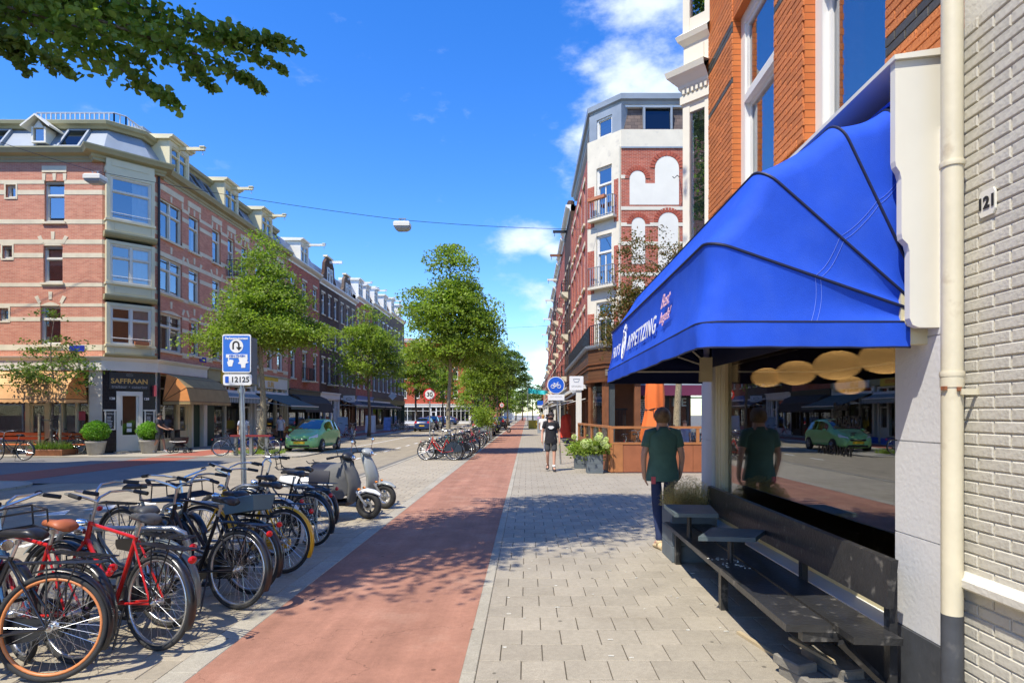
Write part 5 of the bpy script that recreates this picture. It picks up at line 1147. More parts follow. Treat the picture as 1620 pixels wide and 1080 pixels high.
# chamfer: cream field with three French windows
wz = [(10.95,13.35),(7.75,10.15),(4.75,7.0)]
uw0, uw1 = .55, 1.45
mb = wall_with(G2, G2.len, 4.3, 14.74, [(uw0, uw1, a, b_) for a, b_ in wz], .2); part('wall', mb, M['plaster'], RB)
mb = MB()
for z0, z1 in ((10.6,12.55),(7.45,9.5),(4.6,6.5)): mb.fbox(G2, 0.02, .42, -.02, .014, z0, z1); mb.fbox(G2, 1.58, G2.len-.02, -.02, .014, z0, z1)
part('brick_field', mb, M['brickR'], RB, kind='stuff')
for i, (a, b_) in enumerate(wz):
    win(RB, G2, uw0, uw1, a, b_, 'B', M['white'], curt=.9)
    if i < 2:
        mb = MB(); mb.fbox(G2, .25, 1.75, 0, .30, a-.15, a-.03); bo = part('balcony', mb, M['plaster'], RB)
        railing(bo, [G2(.28,0,0)[:2], G2(.28,.30,0)[:2], G2(1.72,.30,0)[:2], G2(1.72,0,0)[:2]], a-.03, a+.85, M['steel'], .14, .014)
mb = MB(); mb.fbox(G2, .35, 1.35, .28, .45, 11.72, 11.86); part('flower_box', mb, mat('terracotta_box', (.45,.17,.08), .8), RB)
# street side
mbs = []; ops = []
for u in (1.6, 3.4, 5.6, 7.4, 9.4):
    for a, b_ in wz: ops.append((u-.5, u+.5, a+.3, b_))
part('wall', wall_with(G3, G3.len, 4.3, 14.0, ops, .2), M['brickR'], RB)
for o_ in ops: win(RB, G3, *o_, 'T', M['white'], near=False)
tr = MB()
for o_ in ops: tr.fbox(G3, o_[0]-.1, o_[1]+.1, -.05, .1, o_[2]-.12, o_[2]); tr.fbox(G3, o_[0]-.1, o_[1]+.1, -.02, .03, o_[3], o_[3]+.2)
part('stone_trim', tr, M['stone'], RB, kind='stuff')
rp = [Q0, Q1, Q2, Q3]
part('mansard_roof', sweep([Q1, Q2, Q3], [(-.05,14.70),(-.12,14.74),(-.45,16.05),(-3,16.1),(-3,14.7)]), M['slate'], RB)
part('roof_cornice', sweep(rp, [(-.6,16.0),(-.2,16.0),(-.15,16.14),(-.02,16.18),(0,16.42),(-.6,16.50)]), M['zinc'], RB)
part('roof_trim', sweep(rp, [(-.6,15.90),(-.24,15.90),(-.24,16.0),(-.6,16.0)]), M['white'], RB)
part('mansard_roof', sweep([Q0, Q1], [(-.05,14.0),(-.12,14.1),(-.45,16.05),(-3,16.1),(-3,14.0)]), M['zinc'], RB)
top = MB(); top.poly([(3.2,40,16.05),(3.2,28.9,16.05),(4.3,27.9,16.05),(14,27.9,16.05),(14,40,16.05)]); part('flat_roof', top, M['zinc'], RB)
shell(RB, rp, 14.0, 4.0, 4.3)
dm = MB(); dm.fbox(G1, gx(5.33), gx(5.42), -.35, -.05, 14.8, 15.85); dm.fbox(G1, gx(6.58), gx(6.67), -.35, -.05, 14.8, 15.85); dm.fbox(G1, gx(5.42), gx(6.58), -.35, -.05, 15.78, 15.85); do = part('roof_window', dm, M['zinc'], RB); g_ = MB(); g_.quad(G1(gx(5.42),-.12,14.8),G1(gx(6.58),-.12,14.8),G1(gx(6.58),-.2,15.78),G1(gx(5.42),-.2,15.78)); part('pane', g_, M['skyglass'], do)
dm = MB(); dm.fbox(G2, .1, .55, -.5, -.02, 14.74, 15.95); dm.fbox(G2, 1.45, 1.98, -.5, -.02, 14.74, 15.95); dm.fbox(G2, .55, 1.45, -.5, -.02, 15.65, 15.95); do = part('corner_dormer', dm, M['zinc'], RB); win(do, G2, .55, 1.45, 14.74, 15.65, 'S', M['white'], d=-.1, near=False)
g_ = MB(); g_.fbox(G2, .5, 1.5, -.9, -.85, 14.7, 15.7); part('inner_wall', g_, M['room'], do)
vm_ = MB()
for k in range(12): vm_.box(5.85+k*.1, 5.91+k*.1, 29.0, 29.06, 16.45, 17.05)
vm_.box(5.8,7.1,28.98,29.08,17.02,17.10); vm_.box(5.75,5.85,28.98,29.3,16.4,17.1); part('roof_railing', vm_, M['steel'], RB)
mb = MB(); x, y, _ = G2(G2.len-.06, .05, 0); mb.tube([(x,y,4.5),(x,y,14.0)], .04, 6); part('rain_pipe', mb, M['plaster'], RB, True)
h_ = MB(); h_.tube([G1(gx(6.95), .05, 12.55), G1(gx(6.75), .5, 12.45), G1(gx(6.60),.55,12.30), G1(gx(6.52),.55,12.38)], .02, 5); part('wall_hook', h_, M['black'], RB)
# wooden ground-floor front, stepping forward
K0, K1, K2, K3 = (2.62, 40), (2.62, 25.8), (3.2, 24.6), (4.65, 24.6)
kp = [K0, K1, K2, K3]
M['boards'] = brick('brown_boards', (0.16,0.075,0.035), (0.13,0.06,0.03), (0.04,0.02,0.01), w=3.0, h=.14, mort=.012, rough=.5)
M['greyboards'] = brick('weathered_boards', (0.28,0.23,0.18), (0.22,0.18,0.14), (0.06,0.05,0.04), w=2.0, h=.12, mort=.012)
part('board_fascia', sweep(kp, [(-.2,3.15),(.0,3.15),(.0,4.45),(-.2,4.45)]), M['boards'], RB)
part('balcony_edge', sweep(kp, [(-.3,4.45),(.06,4.45),(.12,4.52),(.14,4.62),(-.3,4.66)]), M['zinc'], RB)
part('moulding', sweep(kp, [(0,3.62),(.05,3.62),(.05,3.66),(0,3.66)]), M['wood_red'], RB); part('moulding', sweep(kp, [(0,3.80),(.05,3.80),(.05,3.84),(0,3.84)]), M['wood_red'], RB)
part('board_strip', sweep([K2, K3], [(0,3.30),(.03,3.30),(.03,3.56),(0,3.56)]), M['greyboards'], RB)
mb = MB(); mb.box(3.75, 4.05, 24.53, 24.56, 3.33, 3.53); part('notice', mb, mat('grey_notice', (.5,.48,.45), .7), RB)
part('moulding', sweep(kp, [(-.1,3.05),(.10,3.05),(.12,3.15),(-.1,3.15)]), M['wood_red'], RB)
mb = MB(); mb.poly([(2.62,40,4.6),(2.62,25.8,4.6),(3.2,24.6,4.6),(4.65,24.6,4.6),(4.65,27.5,4.6),(4.3,27.5,4.6),(2.9,28.9,4.6),(2.9,40,4.6)]); part('balcony_floor', mb, M['zinc'], RB)
mb = MB(); mb.quad((4.65,24.6,0),(4.65,27.5,0),(4.65,27.5,4.5),(4.65,24.6,4.5)); part('board_fascia', mb, M['boards'], RB)
railing(RB, [(2.70,39),(2.70,25.9),(3.24,24.7),(4.6,24.7),(4.6,27.4)], 4.66, 5.5, M['black'], .16, .014)
Fk1, Fk2, Fk3 = F_of(K0, K1), F_of(K1, K2), F_of(K2, K3)
mb = MB(); mb.fbox(Fk2, 0, .2, -.2, 0, 0, 3.05); mb.fbox(Fk2, Fk2.len-.25, Fk2.len, -.2, 0, 0, 3.05); mb.fbox(Fk3, 0, .14, -.2, 0, 0, 3.05); mb.fbox(Fk3, 1.2, 1.45, -.2, 0, 0, 3.05); part('door_post', mb, M['wood_red'], RB)
mb = MB(); mb.fbox(Fk3, .14, .40, -.25, -.05, 0, 3.05); part('slate_pier', mb, mat('slate_pier', (.06,.07,.07), .7), RB)
shopfront(RB, Fk1, 0, Fk1.len, 3.05, M['wood_red'], .6, None, 8)
mb = MB(); mb.quad(Fk3(.2,-.9,0), Fk3(1.45,-.9,0), Fk3(1.45,-.9,3.1), Fk3(.2,-.9,3.1)); part('entrance_recess', mb, M['wood_red'], RB)
mb = MB()
for k in range(7): mb.fbox(Fk3, .55+k*.06, .58+k*.06, -.6, -.57, .1, 1.9)
mb.fbox(Fk3, .5, 1.0, -.62, -.55, 1.9, 1.97); part('entrance_grille', mb, M['black'], RB)
mb = MB(); mb.fbox(Fk2, .25, .95, -.12, -.08, .6, 2.9); part('pane', mb, M['shopglass'], RB)
# pub wall behind the terrace
G0 = frame(4.65, 27.4, 1, 0)
mb = MB(); mb.fbox(G0, 0, 9.35, -.3, 0, 3.7, 4.3); mb.fbox(G0, 0, .15, -.3, 0, 0, 3.7); mb.fbox(G0, 1.5, 1.75, -.3, .02, 0, 3.7); part('wall', mb, M['black'], RB)
shopfront(RB, G0, 1.75, 9.3, 3.2, M['black'], .5, (4.6, 5.6), 3); mb = MB(); mb.fbox(G0, .15, 1.5, -.1, -.05, 0, 3.2); bbd = part('blackboard', mb, mat('chalkboard', (.02,.03,.028), .7), RB)
mb = MB(); rb_ = random.Random(4)
for r_ in range(13):
    u = .34; z = 2.35-r_*.085
    while u < 1.2: l = rb_.uniform(.05,.16); mb.fbox(G0, u, min(u+l,1.25), -.049, -.046, z, z+.045); u += l+.03
part('chalk_lines', mb, M['whiteprint'], bbd, kind='stuff')
put_text('PUB', .16, M['whiteprint'], bbd, G0(.80, -.045, 2.55), (1,0,0), (0,0,1))
put_text('DE', .52, mat('pale_glass_print', (.4,.45,.42), .6), RB, G0(2.3, .0, 2.25), (1,0,0), (0,0,1), bold=.01)
mb = MB(); mb.hexa([G0(.2,0,3.25),G0(9.3,0,3.25),G0(9.3,.75,2.95),G0(.2,.75,2.95),G0(.2,0,3.32),G0(9.3,0,3.32),G0(9.3,.78,3.02),G0(.2,.78,3.02)]); aw2 = part('canopy', mb, M['zinc'], RB)
mb = MB(); mb.fbox(G0, .2, 9.3, .74, .78, 2.55, 3.0); part('canopy_valance', mb, M['maroon'], aw2); put_text('PROVIDORE', .22, M['whiteprint'], aw2, G0(3.95,.785,2.78), (1,0,0), (0,0,1), bold=.006)
mb = MB(); mb.fbox(G0, -.05, .3, .02, .2, 2.55, 2.8); part('wall_lamp', mb, M['cream'], RB)

# ---- rest of the right row
ZR = [(4.4,6.3),(7.4,9.3),(10.4,12.2)]
def right_house(label, y1, y0, eave, bm, cols, **kw):
    o, F = row_house(label, (kw.pop('x', 2.9), y1), (kw.pop('x2', 2.9), y0), [z for z in kw.pop('zs', ZR) if z[1] < eave-.5], eave, bm, cols, M['white'], roof='flat', near=False, **kw); return o, F
def erkers(o, F, us, zs):
    for u in us:
        for z in zs:
            mb = MB(); mb.fprism(F, [(0, z-.35), (.25, z-.2), (.45, z), (.45, z+.1), (0, z+.1)], u-.6, u+.6); bo = part('balcony', mb, M['stone'], o)
            railing(bo, [F(u-.58,0,0)[:2], F(u-.58,.42,0)[:2], F(u+.58,.42,0)[:2], F(u+.58,0,0)[:2]], z+.1, z+.9, M['black'], .16, .014)
def hoists(o, F, us, z, m, out=1.0):
    for u in us:
        h_ = MB(); h_.fbox(F, u-.07, u+.07, -.1, out, z-.12, z+.06); ho = part('hoist_beam', h_, m, o); hk = MB(); x, y, zz = F(u, out-.12, z-.12); hk.tube([(x,y,zz),(x,y,zz-.15),(x,y+.05,zz-.2),(x,y,zz-.26)], .02, 5); part('hook', hk, M['black'], ho)
RH = [('narrow tall brown brick house right behind the cream corner building', 46.5, 40.0, 15.6, 'brickD', 3, (2.2,), 15.2, 'black', 'wood_red'),
      ('red brick house with red hoist beam, second beyond the cream corner building', 53, 46.5, 15.3, 'brickR', 3, (3.2,), 14.9, 'wood_red', 'black'),
      ('brick house with white hoist beam, third beyond the cream corner building', 60, 53, 15.0, 'brickR', 3, (3.4,), 14.4, 'creamw', 'wood_red'),
      ('dark brick house, fourth beyond the cream corner building', 67, 60, 14.4, 'brickD', 3, (3.4,), 13.8, 'creamw', 'creamw'),
      ('red brick house with white window trim near the far end of the right row', 75, 67, 13.6, 'brickR', 4, (3.9,), 13.0, 'white', 'green'),
      ('last tall red house of the right row', 83, 75, 12.8, 'brickR', 4, (4.0,), 12.2, 'white', 'black')]
for i, (lab, y1, y0, e, bm_, c_, hs_, hz, hm, gm_) in enumerate(RH):
    o, F = right_house(lab, y1, y0, e, M[bm_], c_, ground=('flat' if i % 2 == 0 else 'none', M[gm_], M['creamw' if i != 3 else 'black'], '', M['khaki'] if i == 2 else M['grey_canvas']))
    hoists(o, F, hs_, hz, M[hm]); erkers(o, F, (F.len*.5,), (4.3, 7.3, 10.3))
    if i < 3:
        mb = MB(); mb.prism([(F.len*.2,e),(F.len*.8,e),(F.len*.72,e+1.0),(F.len*.5,e+1.35),(F.len*.28,e+1.0)], lambda a, b_, d: F(a, d, b_), .02, -.3); part('gable', mb, M[bm_], o)
# awnings on the pub's street side
flat_awning(RB, Fk1, .5, 6.5, 3.0, 1.2, .6, M['khaki'], .12); flat_awning(RB, Fk1, 7.0, 13.6, 2.9, 1.3, .75, M['grey_canvas'], .2)
for lab, y1, y0, e, bm_, x in (('low pale house beyond the tall right row', 96, 83, 9.0, 'brickY', 3.3), ('low red house beyond the pale one in the right row', 112, 96, 8.4, 'brickR', 3.4), ('small cream house near the end of the right row', 130, 112, 8.0, 'brickY', 3.6), ('farthest red house on the right of the street', 165, 130, 9.0, 'brickR', 3.9)):
    right_house(lab, y1, y0, e, M[bm_], 6, x=x, x2=x, ground=('none', M['white'], M['white'], ''))
# crown of the vista
bn2 = thing('banner', 'turquoise cloth banner strung over the far end of the street', 'banner', (2.0, 92, 5.1))
mb = MB(); rows = []
for k in range(13):
    u = k/12; x = .1+3.8*u; rows.append([(x, 92+.15*math.sin(k*1.3), 5.75-.45*u-.12*math.sin(math.pi*u)), (x, 92+.2*math.sin(k*1.3+1), 4.95-.35*u)])
mb.grid(rows); part('cloth', mb, mat('turquoise_cloth', (0.03,0.50,0.55), .7), bn2); mb = MB(); mb.tube([(.1,92,0),(.1,92,5.8)], .05, 6); mb.tube([(.1,92,5.78),(3.95,92,5.3)], .02, 4); part('pole', mb, M['steel'], bn2)
# ================================================================ trees
M['bark'] = mat('bark', (0.13,0.10,0.07), .9, .3, 9, .8, 30, c2=(.24,.20,.14), c2t=(.5,.65))
M['barkL'] = mat('pale_bark', (0.32,0.27,0.17), .9, .2, 14, .8, 40, c2=(.12,.10,.07), c2t=(.52,.62))
M['leafA'] = leafmat('lime_leaves', (0.15,0.225,0.025), (0.29,0.37,0.06), .42)
M['leafB'] = leafmat('dark_green_leaves', (0.08,0.14,0.025), (0.16,0.23,0.045), .36)
M['leafC'] = leafmat('reddish_leaves', (0.10,0.13,0.03), (0.22,0.11,0.04), .3)
M['leafN'] = leafmat('near_leaves', (0.10,0.18,0.03), (0.22,0.30,0.07), .5, .42)
M['bush'] = leafmat('bright_bush_leaves', (0.12,0.27,0.02), (0.20,0.38,0.04), .35)
def leaf_cloud(pos, size, rng, up=.8, tilt=.75, hex_=False, sag=None):
    n = len(pos); nr = rng.normal(size=(n,3))*tilt; nr[:,2] += up; nr /= np.linalg.norm(nr, axis=1)[:,None]
    t = rng.normal(size=(n,3)); t -= (t*nr).sum(1)[:,None]*nr; t /= np.linalg.norm(t, axis=1)[:,None]; b_ = np.cross(nr, t)
    s = (size*rng.uniform(.65,1.25,n))[:,None]; bend = nr*s*.18
    if hex_:
        V = np.stack([pos-t*s*.5, pos-t*s*.28+b_*s*.40+bend*.7, pos+t*s*.14+b_*s*.40+bend*.6, pos+t*s*.56-bend*.8, pos+t*s*.14-b_*s*.40+bend*.6, pos-t*s*.28-b_*s*.40+bend*.7], 1)
        k = 6; fs_ = np.array([[0,1,2,3],[0,3,4,5]])
    else:
        V = np.stack([pos-t*s*.5, pos+b_*s*.36+bend, pos+t*s*.55, pos-b_*s*.36+bend], 1); k = 4; fs_ = np.array([[0,1,2,3]])
    F_ = (np.arange(n)[:,None,None]*k + fs_[None]).reshape(-1, 4); return V.reshape(-1,3), F_, (nr, t, b_, s[:,0])
def np_mesh(name, V, F_, m):
    me = D.meshes.new(name); me.vertices.add(len(V)); me.vertices.foreach_set('co', V.astype(np.float32).ravel()); nf, k = F_.shape
    me.loops.add(nf*k); me.loops.foreach_set('vertex_index', F_.astype(np.int32).ravel()); me.polygons.add(nf); me.polygons.foreach_set('loop_start', np.arange(0, nf*k, k, dtype=np.int32)); me.polygons.foreach_set('loop_total', np.full(nf, k, dtype=np.int32))
    me.materials.append(m); me.update(); me.validate(); return me
def crown_points(ells, ncl, per, rng, flat=.26, cr=.38, shell_=.45):
    w = np.array([e[3]*e[4]*e[5]*(e[6] if len(e) > 6 else 1) for e in ells]); w = w/w.sum(); cl = []
    for _ in range(ncl):
        e = ells[rng.choice(len(ells), p=w)]; d = rng.normal(size=3); d /= np.linalg.norm(d); r_ = shell_+(1-shell_)*rng.random()**.6
        cl.append([e[0]+d[0]*e[3]*r_, e[1]+d[1]*e[4]*r_, e[2]+d[2]*e[5]*r_])
    cl = np.array(cl); sz = rng.uniform(.55,1.25,ncl)*cr
    p = np.repeat(cl, per, 0); s = np.repeat(sz, per)[:,None]; off = np.clip(rng.normal(size=p.shape), -1.7, 1.7)*s*np.array([1,1,flat]); rr = np.linalg.norm(off[:,:2], axis=1); off[:,2] -= .35*rr*rr/np.maximum(s[:,0], .05)*.6
    return cl, p+off
def tree(label, x, y, h, rad, seed, m='leafA', trunk_r=.14, cb=3.2, ncl=150, per=85, leaf=.12, bark='bark', shape=None, group=None, lean=(0,0), cr=.40, z0=0.0):
    rng = np.random.default_rng(seed); t = thing('street_tree', label, 'tree', (x, y, 0), 0, group); H_ = h-cb
    ells = shape or [(0,0,cb+H_*.30,rad,rad,H_*.27),(0,0,cb+H_*.55,rad*.80,rad*.80,H_*.28),(0,0,cb+H_*.80,rad*.42,rad*.42,H_*.2,1.4),(rad*.45*math.cos(seed),rad*.45*math.sin(seed),cb+H_*.62,rad*.55,rad*.55,H_*.16),(-rad*.4,rad*.3,cb+H_*.72,rad*.4,rad*.4,H_*.14)]
    cl, pts_ = crown_points(ells, ncl, per, rng, cr=cr)
    V, F_, _ = leaf_cloud(pts_, leaf, rng); o = link('crown', np_mesh('crown', V, F_, M[m]), t, True, kind='stuff')
    mb = MB(); n = 9; ph = seed; tp = [(lean[0]*k/n+.05*math.sin(k*1.3+ph), lean[1]*k/n+.05*math.cos(k*1.1+ph), z0+(h*.9-z0)*k/n) for k in range(n+1)]
    mb.tube(tp, [trunk_r*(1.15 if k == 0 else 1)*(1-.86*k/n) for k in range(n+1)], 10)
    idx = rng.choice(len(cl), min(34, len(cl)), replace=False)
    for i in idx:
        c = cl[i]; zb = max(cb*.85, c[2]-abs(rng.normal())*.4-.5*math.hypot(c[0], c[1])); zb = min(zb, h*.85); k = (zb-z0)/(h*.9-z0)*n; k0 = int(min(max(k, 0), n-1)); a = Vector(tp[k0]).lerp(Vector(tp[k0+1]), min(1, max(0, k-k0)))
        mid = a.lerp(Vector(c), .5)+Vector((0,0,.12)); rr = trunk_r*.30*(1-.6*zb/h); mb.tube([a, mid, Vector(c)], [rr, rr*.65, rr*.25], 5)
    part('trunk', mb, M[bark], t, 'all', True); return t
G1L, G1R = 'street trees along the left kerb', 'street trees along the bike path'
tree('bushy lime tree in front of the banded corner building, nearest of the left kerb', -11.75, 26.6, 9.7, 2.35, 11, ncl=170, per=230, cb=4.2, leaf=.115, cr=.50, trunk_r=.16, bark='barkL', group=G1L, shape=[(.1,0,5.6,2.1,2.0,.8,1.3),(.1,0,6.8,1.6,1.5,.9,1.2),(.1,0,8.0,.85,.8,.9,1.5),(.1,0,9.0,.42,.4,.8,2.2),(1.9,.3,5.5,1.15,1.0,.65,1.2),(-1.5,-.2,5.0,1.2,1.0,.55),(-1.3,.2,6.4,.7,.6,.5)])
tree('second green tree of the left kerb, in front of the brown gabled house', -12.3, 46.7, 10.2, 2.4, 12, ncl=100, per=150, cb=3.9, leaf=.16, group=G1L, cr=.58)
tree('third tree of the left kerb, in front of the dark green shopfront', -12.3, 66.5, 10.2, 2.5, 13, ncl=130, per=70, cb=3.4, leaf=.21, group=G1L, cr=.5)
tree('fourth tree of the left kerb, left of the far red building', -12.2, 87, 10.0, 2.5, 14, ncl=90, per=60, cb=3.2, leaf=.26, group=G1L, cr=.6)
tree('tall full tree behind the 30 sign, nearest beside the bike path', -3.35, 25.8, 9.3, 2.0, 15, ncl=150, per=230, cb=3.4, leaf=.115, cr=.46, trunk_r=.11, bark='barkL', group=G1R, shape=[(.05,0,4.6,1.6,1.6,.6,1.2),(.15,0,6.0,1.75,1.6,.9,1.2),(.15,0,7.2,.9,.9,.8,1.3),(.2,0,8.4,.48,.45,.75,2.2),(-1.25,.2,6.7,.5,.5,.95,2),(-.2,0,8.2,.35,.3,.6,2),(1.2,0,5.6,.8,.9,.9),(1.0,0,6.5,.6,.6,.6)])
tree('second tree beside the bike path, above the parked bicycles', -3.4, 46.8, 8.8, 1.9, 16, ncl=90, per=140, cb=3.1, leaf=.16, trunk_r=.11, bark='barkL', group=G1R, cr=.52)
tree('third tree beside the bike path, darker and spire-topped', -3.4, 68, 10.4, 2.6, 17, 'leafB', ncl=150, per=80, cb=4.4, leaf=.19, trunk_r=.11, group=G1R, cr=.45)
tree('fourth tree beside the bike path, dark crown against the sky', -2.9, 88, 12.5, 3.1, 18, 'leafB', ncl=170, per=80, cb=5.2, leaf=.22, trunk_r=.13, group=G1R, cr=.5)
far = [(-6.2,150,12,3.4,'leafA'),(-3.2,170,10,3.4,'leafA'),(-1.2,160,16,3.2,'leafB'),(1.6,175,13,4.2,'leafB'),(-9.4,103,10.5,3.2,'leafA'),(-5.2,118,10.5,2.9,'leafA'),(4.4,150,9,2.6,'leafB'),(-12.5,125,8,2.8,'leafA')]
FL = ['round green tree far off left of the bike path end','pale green far tree just left of the bike path end','tall spired dark tree closing the end of the street','wide dark tree under the turquoise banner','far green tree beside the far red building','low far green tree above the parked dark cars','dark tree in front of the low right houses','far tree partly behind the third left tree']
for (x, y, h, r_, m_), lab in zip(far, FL): tree(lab, x, y, h, r_, int(x*7+y) % 97, m_, ncl=70, per=60, cb=1.8, leaf=.34, group='trees closing the vista', cr=.7, trunk_r=.2)
# young sparse tree in the planter by the café, and its planter
yt = tree('thin young tree with sparse leaves tied to stakes in front of the orange café', -20.0, 25.3, 6.5, 1.7, 21, 'leafB', trunk_r=.06, cb=2.2, ncl=95, per=34, leaf=.11, cr=.26, shape=[(0,0,3.6,1.75,1.2,.7,1.4),(0,0,4.6,1.1,.9,.6,1.2),(0,0,5.7,.45,.45,.7,1.3),(-.2,0,3.0,1.9,.9,.35)])
def stakes(): 
    mb = MB()
    for x in (-.55, .32): mb.tube([(x,0,0),(x,0,1.75)], .05, 8)
    part('stake', mb, M['barkL'], yt, True, True)
    mb = MB(); mb.tube([(-.55,0,1.5),(0,-.06,1.45),(.32,0,1.55)], .02, 5); part('tie', mb, M['rubber'], yt, local=True)
stakes()
# tree by the pub terrace with climbing, reddish foliage
tree('pale-trunked tree with reddish sparse leaves growing over the pub terrace', 5.15, 20.5, 9.0, 1.5, 22, 'leafC', trunk_r=.15, cb=3.0, ncl=260, per=52, leaf=.085, bark='barkL', cr=.26, shape=[(-1.8,0,4.9,.8,.7,1.1,1.2),(-1.6,.0,6.5,.45,.5,1.6,1.5),(-.6,0,7.0,.35,.4,1.6,1.4),(.3,0,6.6,.6,.6,1.2),(.4,0,4.9,1.0,.7,.9),(-2.3,0,4.5,.5,.5,.7),(-.9,0,5.4,.8,.6,.7),(1.4,0,6.4,.4,.5,1.4)])
# the tree overhead: trunk left of the frame, one leafy bough in the picture
def PX(px, py, y): return Vector(((px-834)*y/950, y, 1.72+(655-py)*y/950))
nt_ = thing('street_tree', 'big tree overhead whose leafy bough hangs into the upper left corner', 'tree', (-4.7, 3.3, 0), 0, None)
rng = np.random.default_rng(5)
sprays = [([(-80,-40,5.0),(120,18,5.4),(300,45,5.8),(470,72,6.1)],.17),([(60,-30,5.2),(200,5,5.5),(340,50,5.8),(440,62,6.0)],.13),([(150,30,5.3),(280,75,5.5),(370,108,5.7),(418,140,5.8)],.11),([(330,60,5.8),(400,85,6.0),(452,110,6.1)],.07),
          ([(-40,0,5.0),(100,60,5.2),(200,115,5.3),(286,166,5.4)],.13),([(-60,10,4.8),(20,60,4.9),(75,92,5.0),(116,112,5.0)],.11),([(-60,40,4.8),(10,70,4.9),(45,112,4.9)],.09),([(-50,-60,5.5),(100,-30,5.6),(215,-5,5.8)],.22),
          ([(200,40,5.4),(290,95,5.5),(340,140,5.6)],.09),([(-90,-20,4.9),(40,20,5.1),(150,50,5.2),(230,95,5.3)],.17),([(-60,-40,5.2),(60,5,5.3),(180,30,5.5),(300,80,5.6)],.16),([(-100,30,4.6),(-20,50,4.8),(40,70,4.9)],.14)]
P_ = []
br = MB()
for k, (pl_, rad) in enumerate(sprays):
    pp_ = [PX(*q) for q in pl_]; L_ = sum((b_-a).length for a, b_ in zip(pp_[:-1], pp_[1:])); n = int(L_*290*(.5+rad*4)); br.tube(pp_, [.016-.013*i/(len(pp_)-1) for i in range(len(pp_))], 5)
    for _ in range(n):
        s = rng.random()*(len(pp_)-1); i = int(s); c = pp_[i].lerp(pp_[i+1], s-i); r_ = rad*(1.05-.75*(s/(len(pp_)-1))**2); o_ = rng.normal(size=3)*r_*.62; o_[2] = o_[2]*.8-.02; P_.append([c.x+o_[0], c.y+o_[1]*1.5, c.z+o_[2]])
P_ = np.array(P_)
V, F_, (nr, tt, bb, ss) = leaf_cloud(P_, .066, rng, up=.55, tilt=.8, hex_=True)
px = 834+950*P_[:,0]/P_[:,1]; py = 655-950*(P_[:,2]-1.72)/P_[:,1]; vis = np.where((px > 5) & (py > 5) & (P_[:,1] > 1))[0]; near_ = vis[np.argsort(P_[vis,1])[:300]]; nset = set(near_.tolist())
lf = MB(); lf.add([(-.5,0,0),(-.28,.40,.126),(.14,.40,.108),(.56,0,-.144),(.14,-.40,.108),(-.28,-.40,.126)], [(0,1,2,3),(0,3,4,5)]); LM = lf.mesh('leaf', M['leafN'])
for i in near_:
    o = D.objects.new('leaf', LM); COL.objects.link(o); o.parent = nt_; s = float(ss[i]); t_, b_, n_ = Vector(tt[i]), Vector(bb[i]), Vector(nr[i]); t_.normalize(); n_ = (n_-t_*n_.dot(t_)).normalized(); b_ = n_.cross(t_)
    m4 = Matrix(((t_.x,b_.x,n_.x,0),(t_.y,b_.y,n_.y,0),(t_.z,b_.z,n_.z,0),(0,0,0,1))); o.rotation_euler = m4.to_euler(); o.scale = (s, s, s); o.location = Vector(P_[i])-Vector((-4.7,3.3,0))
keep = np.array([i not in nset for i in range(len(P_))]); V = V.reshape(-1,6,3)[keep].reshape(-1,3); F_ = (np.arange(keep.sum())[:,None,None]*6+np.array([[0,1,2,3],[0,3,4,5]])[None]).reshape(-1,4)
link('foliage', np_mesh('foliage', V, F_, M['leafN']), nt_, kind='stuff')
cl, pts_ = crown_points([(-4.8,3.8,8.2,1.6,1.2,1.6,1.3),(-6.0,3.1,7.9,1.3,1.1,1.4,1.2),(-3.3,5.3,9.2,1.6,1.3,1.3,1.2),(-5.2,4.6,6.9,1.0,.9,.9,1),(-2.0,6.4,10.2,1.3,1.3,1.2,1.0),(-3.8,7.0,10.4,.9,1.0,.7,1)], 130, 300, rng, cr=.50)

pxx = 834+950*pts_[:,0]/np.maximum(pts_[:,1],.1); pyy = 655-950*(pts_[:,2]-1.72)/np.maximum(pts_[:,1],.1); ok = ~((pxx > -20) & (pyy > -6) & (pts_[:,1] > .5))
V, F_, _ = leaf_cloud(pts_[ok], .11, rng); link('crown', np_mesh('crown', V, F_, M['leafN']), nt_, kind='stuff')
part('branch', br, M['bark'], nt_, True)
mb = MB(); mb.tube([(-4.7,3.3,-.05),(-4.72,3.3,2.5),(-4.65,3.35,5),(-4.4,3.6,7.5),(-4.0,4.0,10)], [.19,.15,.13,.09,.03], 12)
for a in ((-4.7,3.3,4.6),(-4.68,3.3,4.3)): 
    for q in (PX(-80,-40,5.0), PX(-60,10,4.8), PX(-50,-60,5.5)): mb.tube([Vector(a), Vector(a).lerp(q,.5)+Vector((0,0,.1)), q], [.06,.035,.018], 7)
for i in range(0, len(cl), 9): mb.tube([Vector((-4.45,3.5,max(5.5,cl[i][2]-1.6))), Vector(cl[i])], [.035,.01], 5)
part('trunk', mb, M['bark'], nt_, 'all')
# previous tree of the left kerb, left of the frame (its shade falls on the road)
tree('tree of the left kerb standing nearer than the side street, left of the view', -11.6, 6.3, 9.5, 2.5, 31, ncl=110, per=60, cb=3.6, leaf=.16, group=G1L, cr=.45)

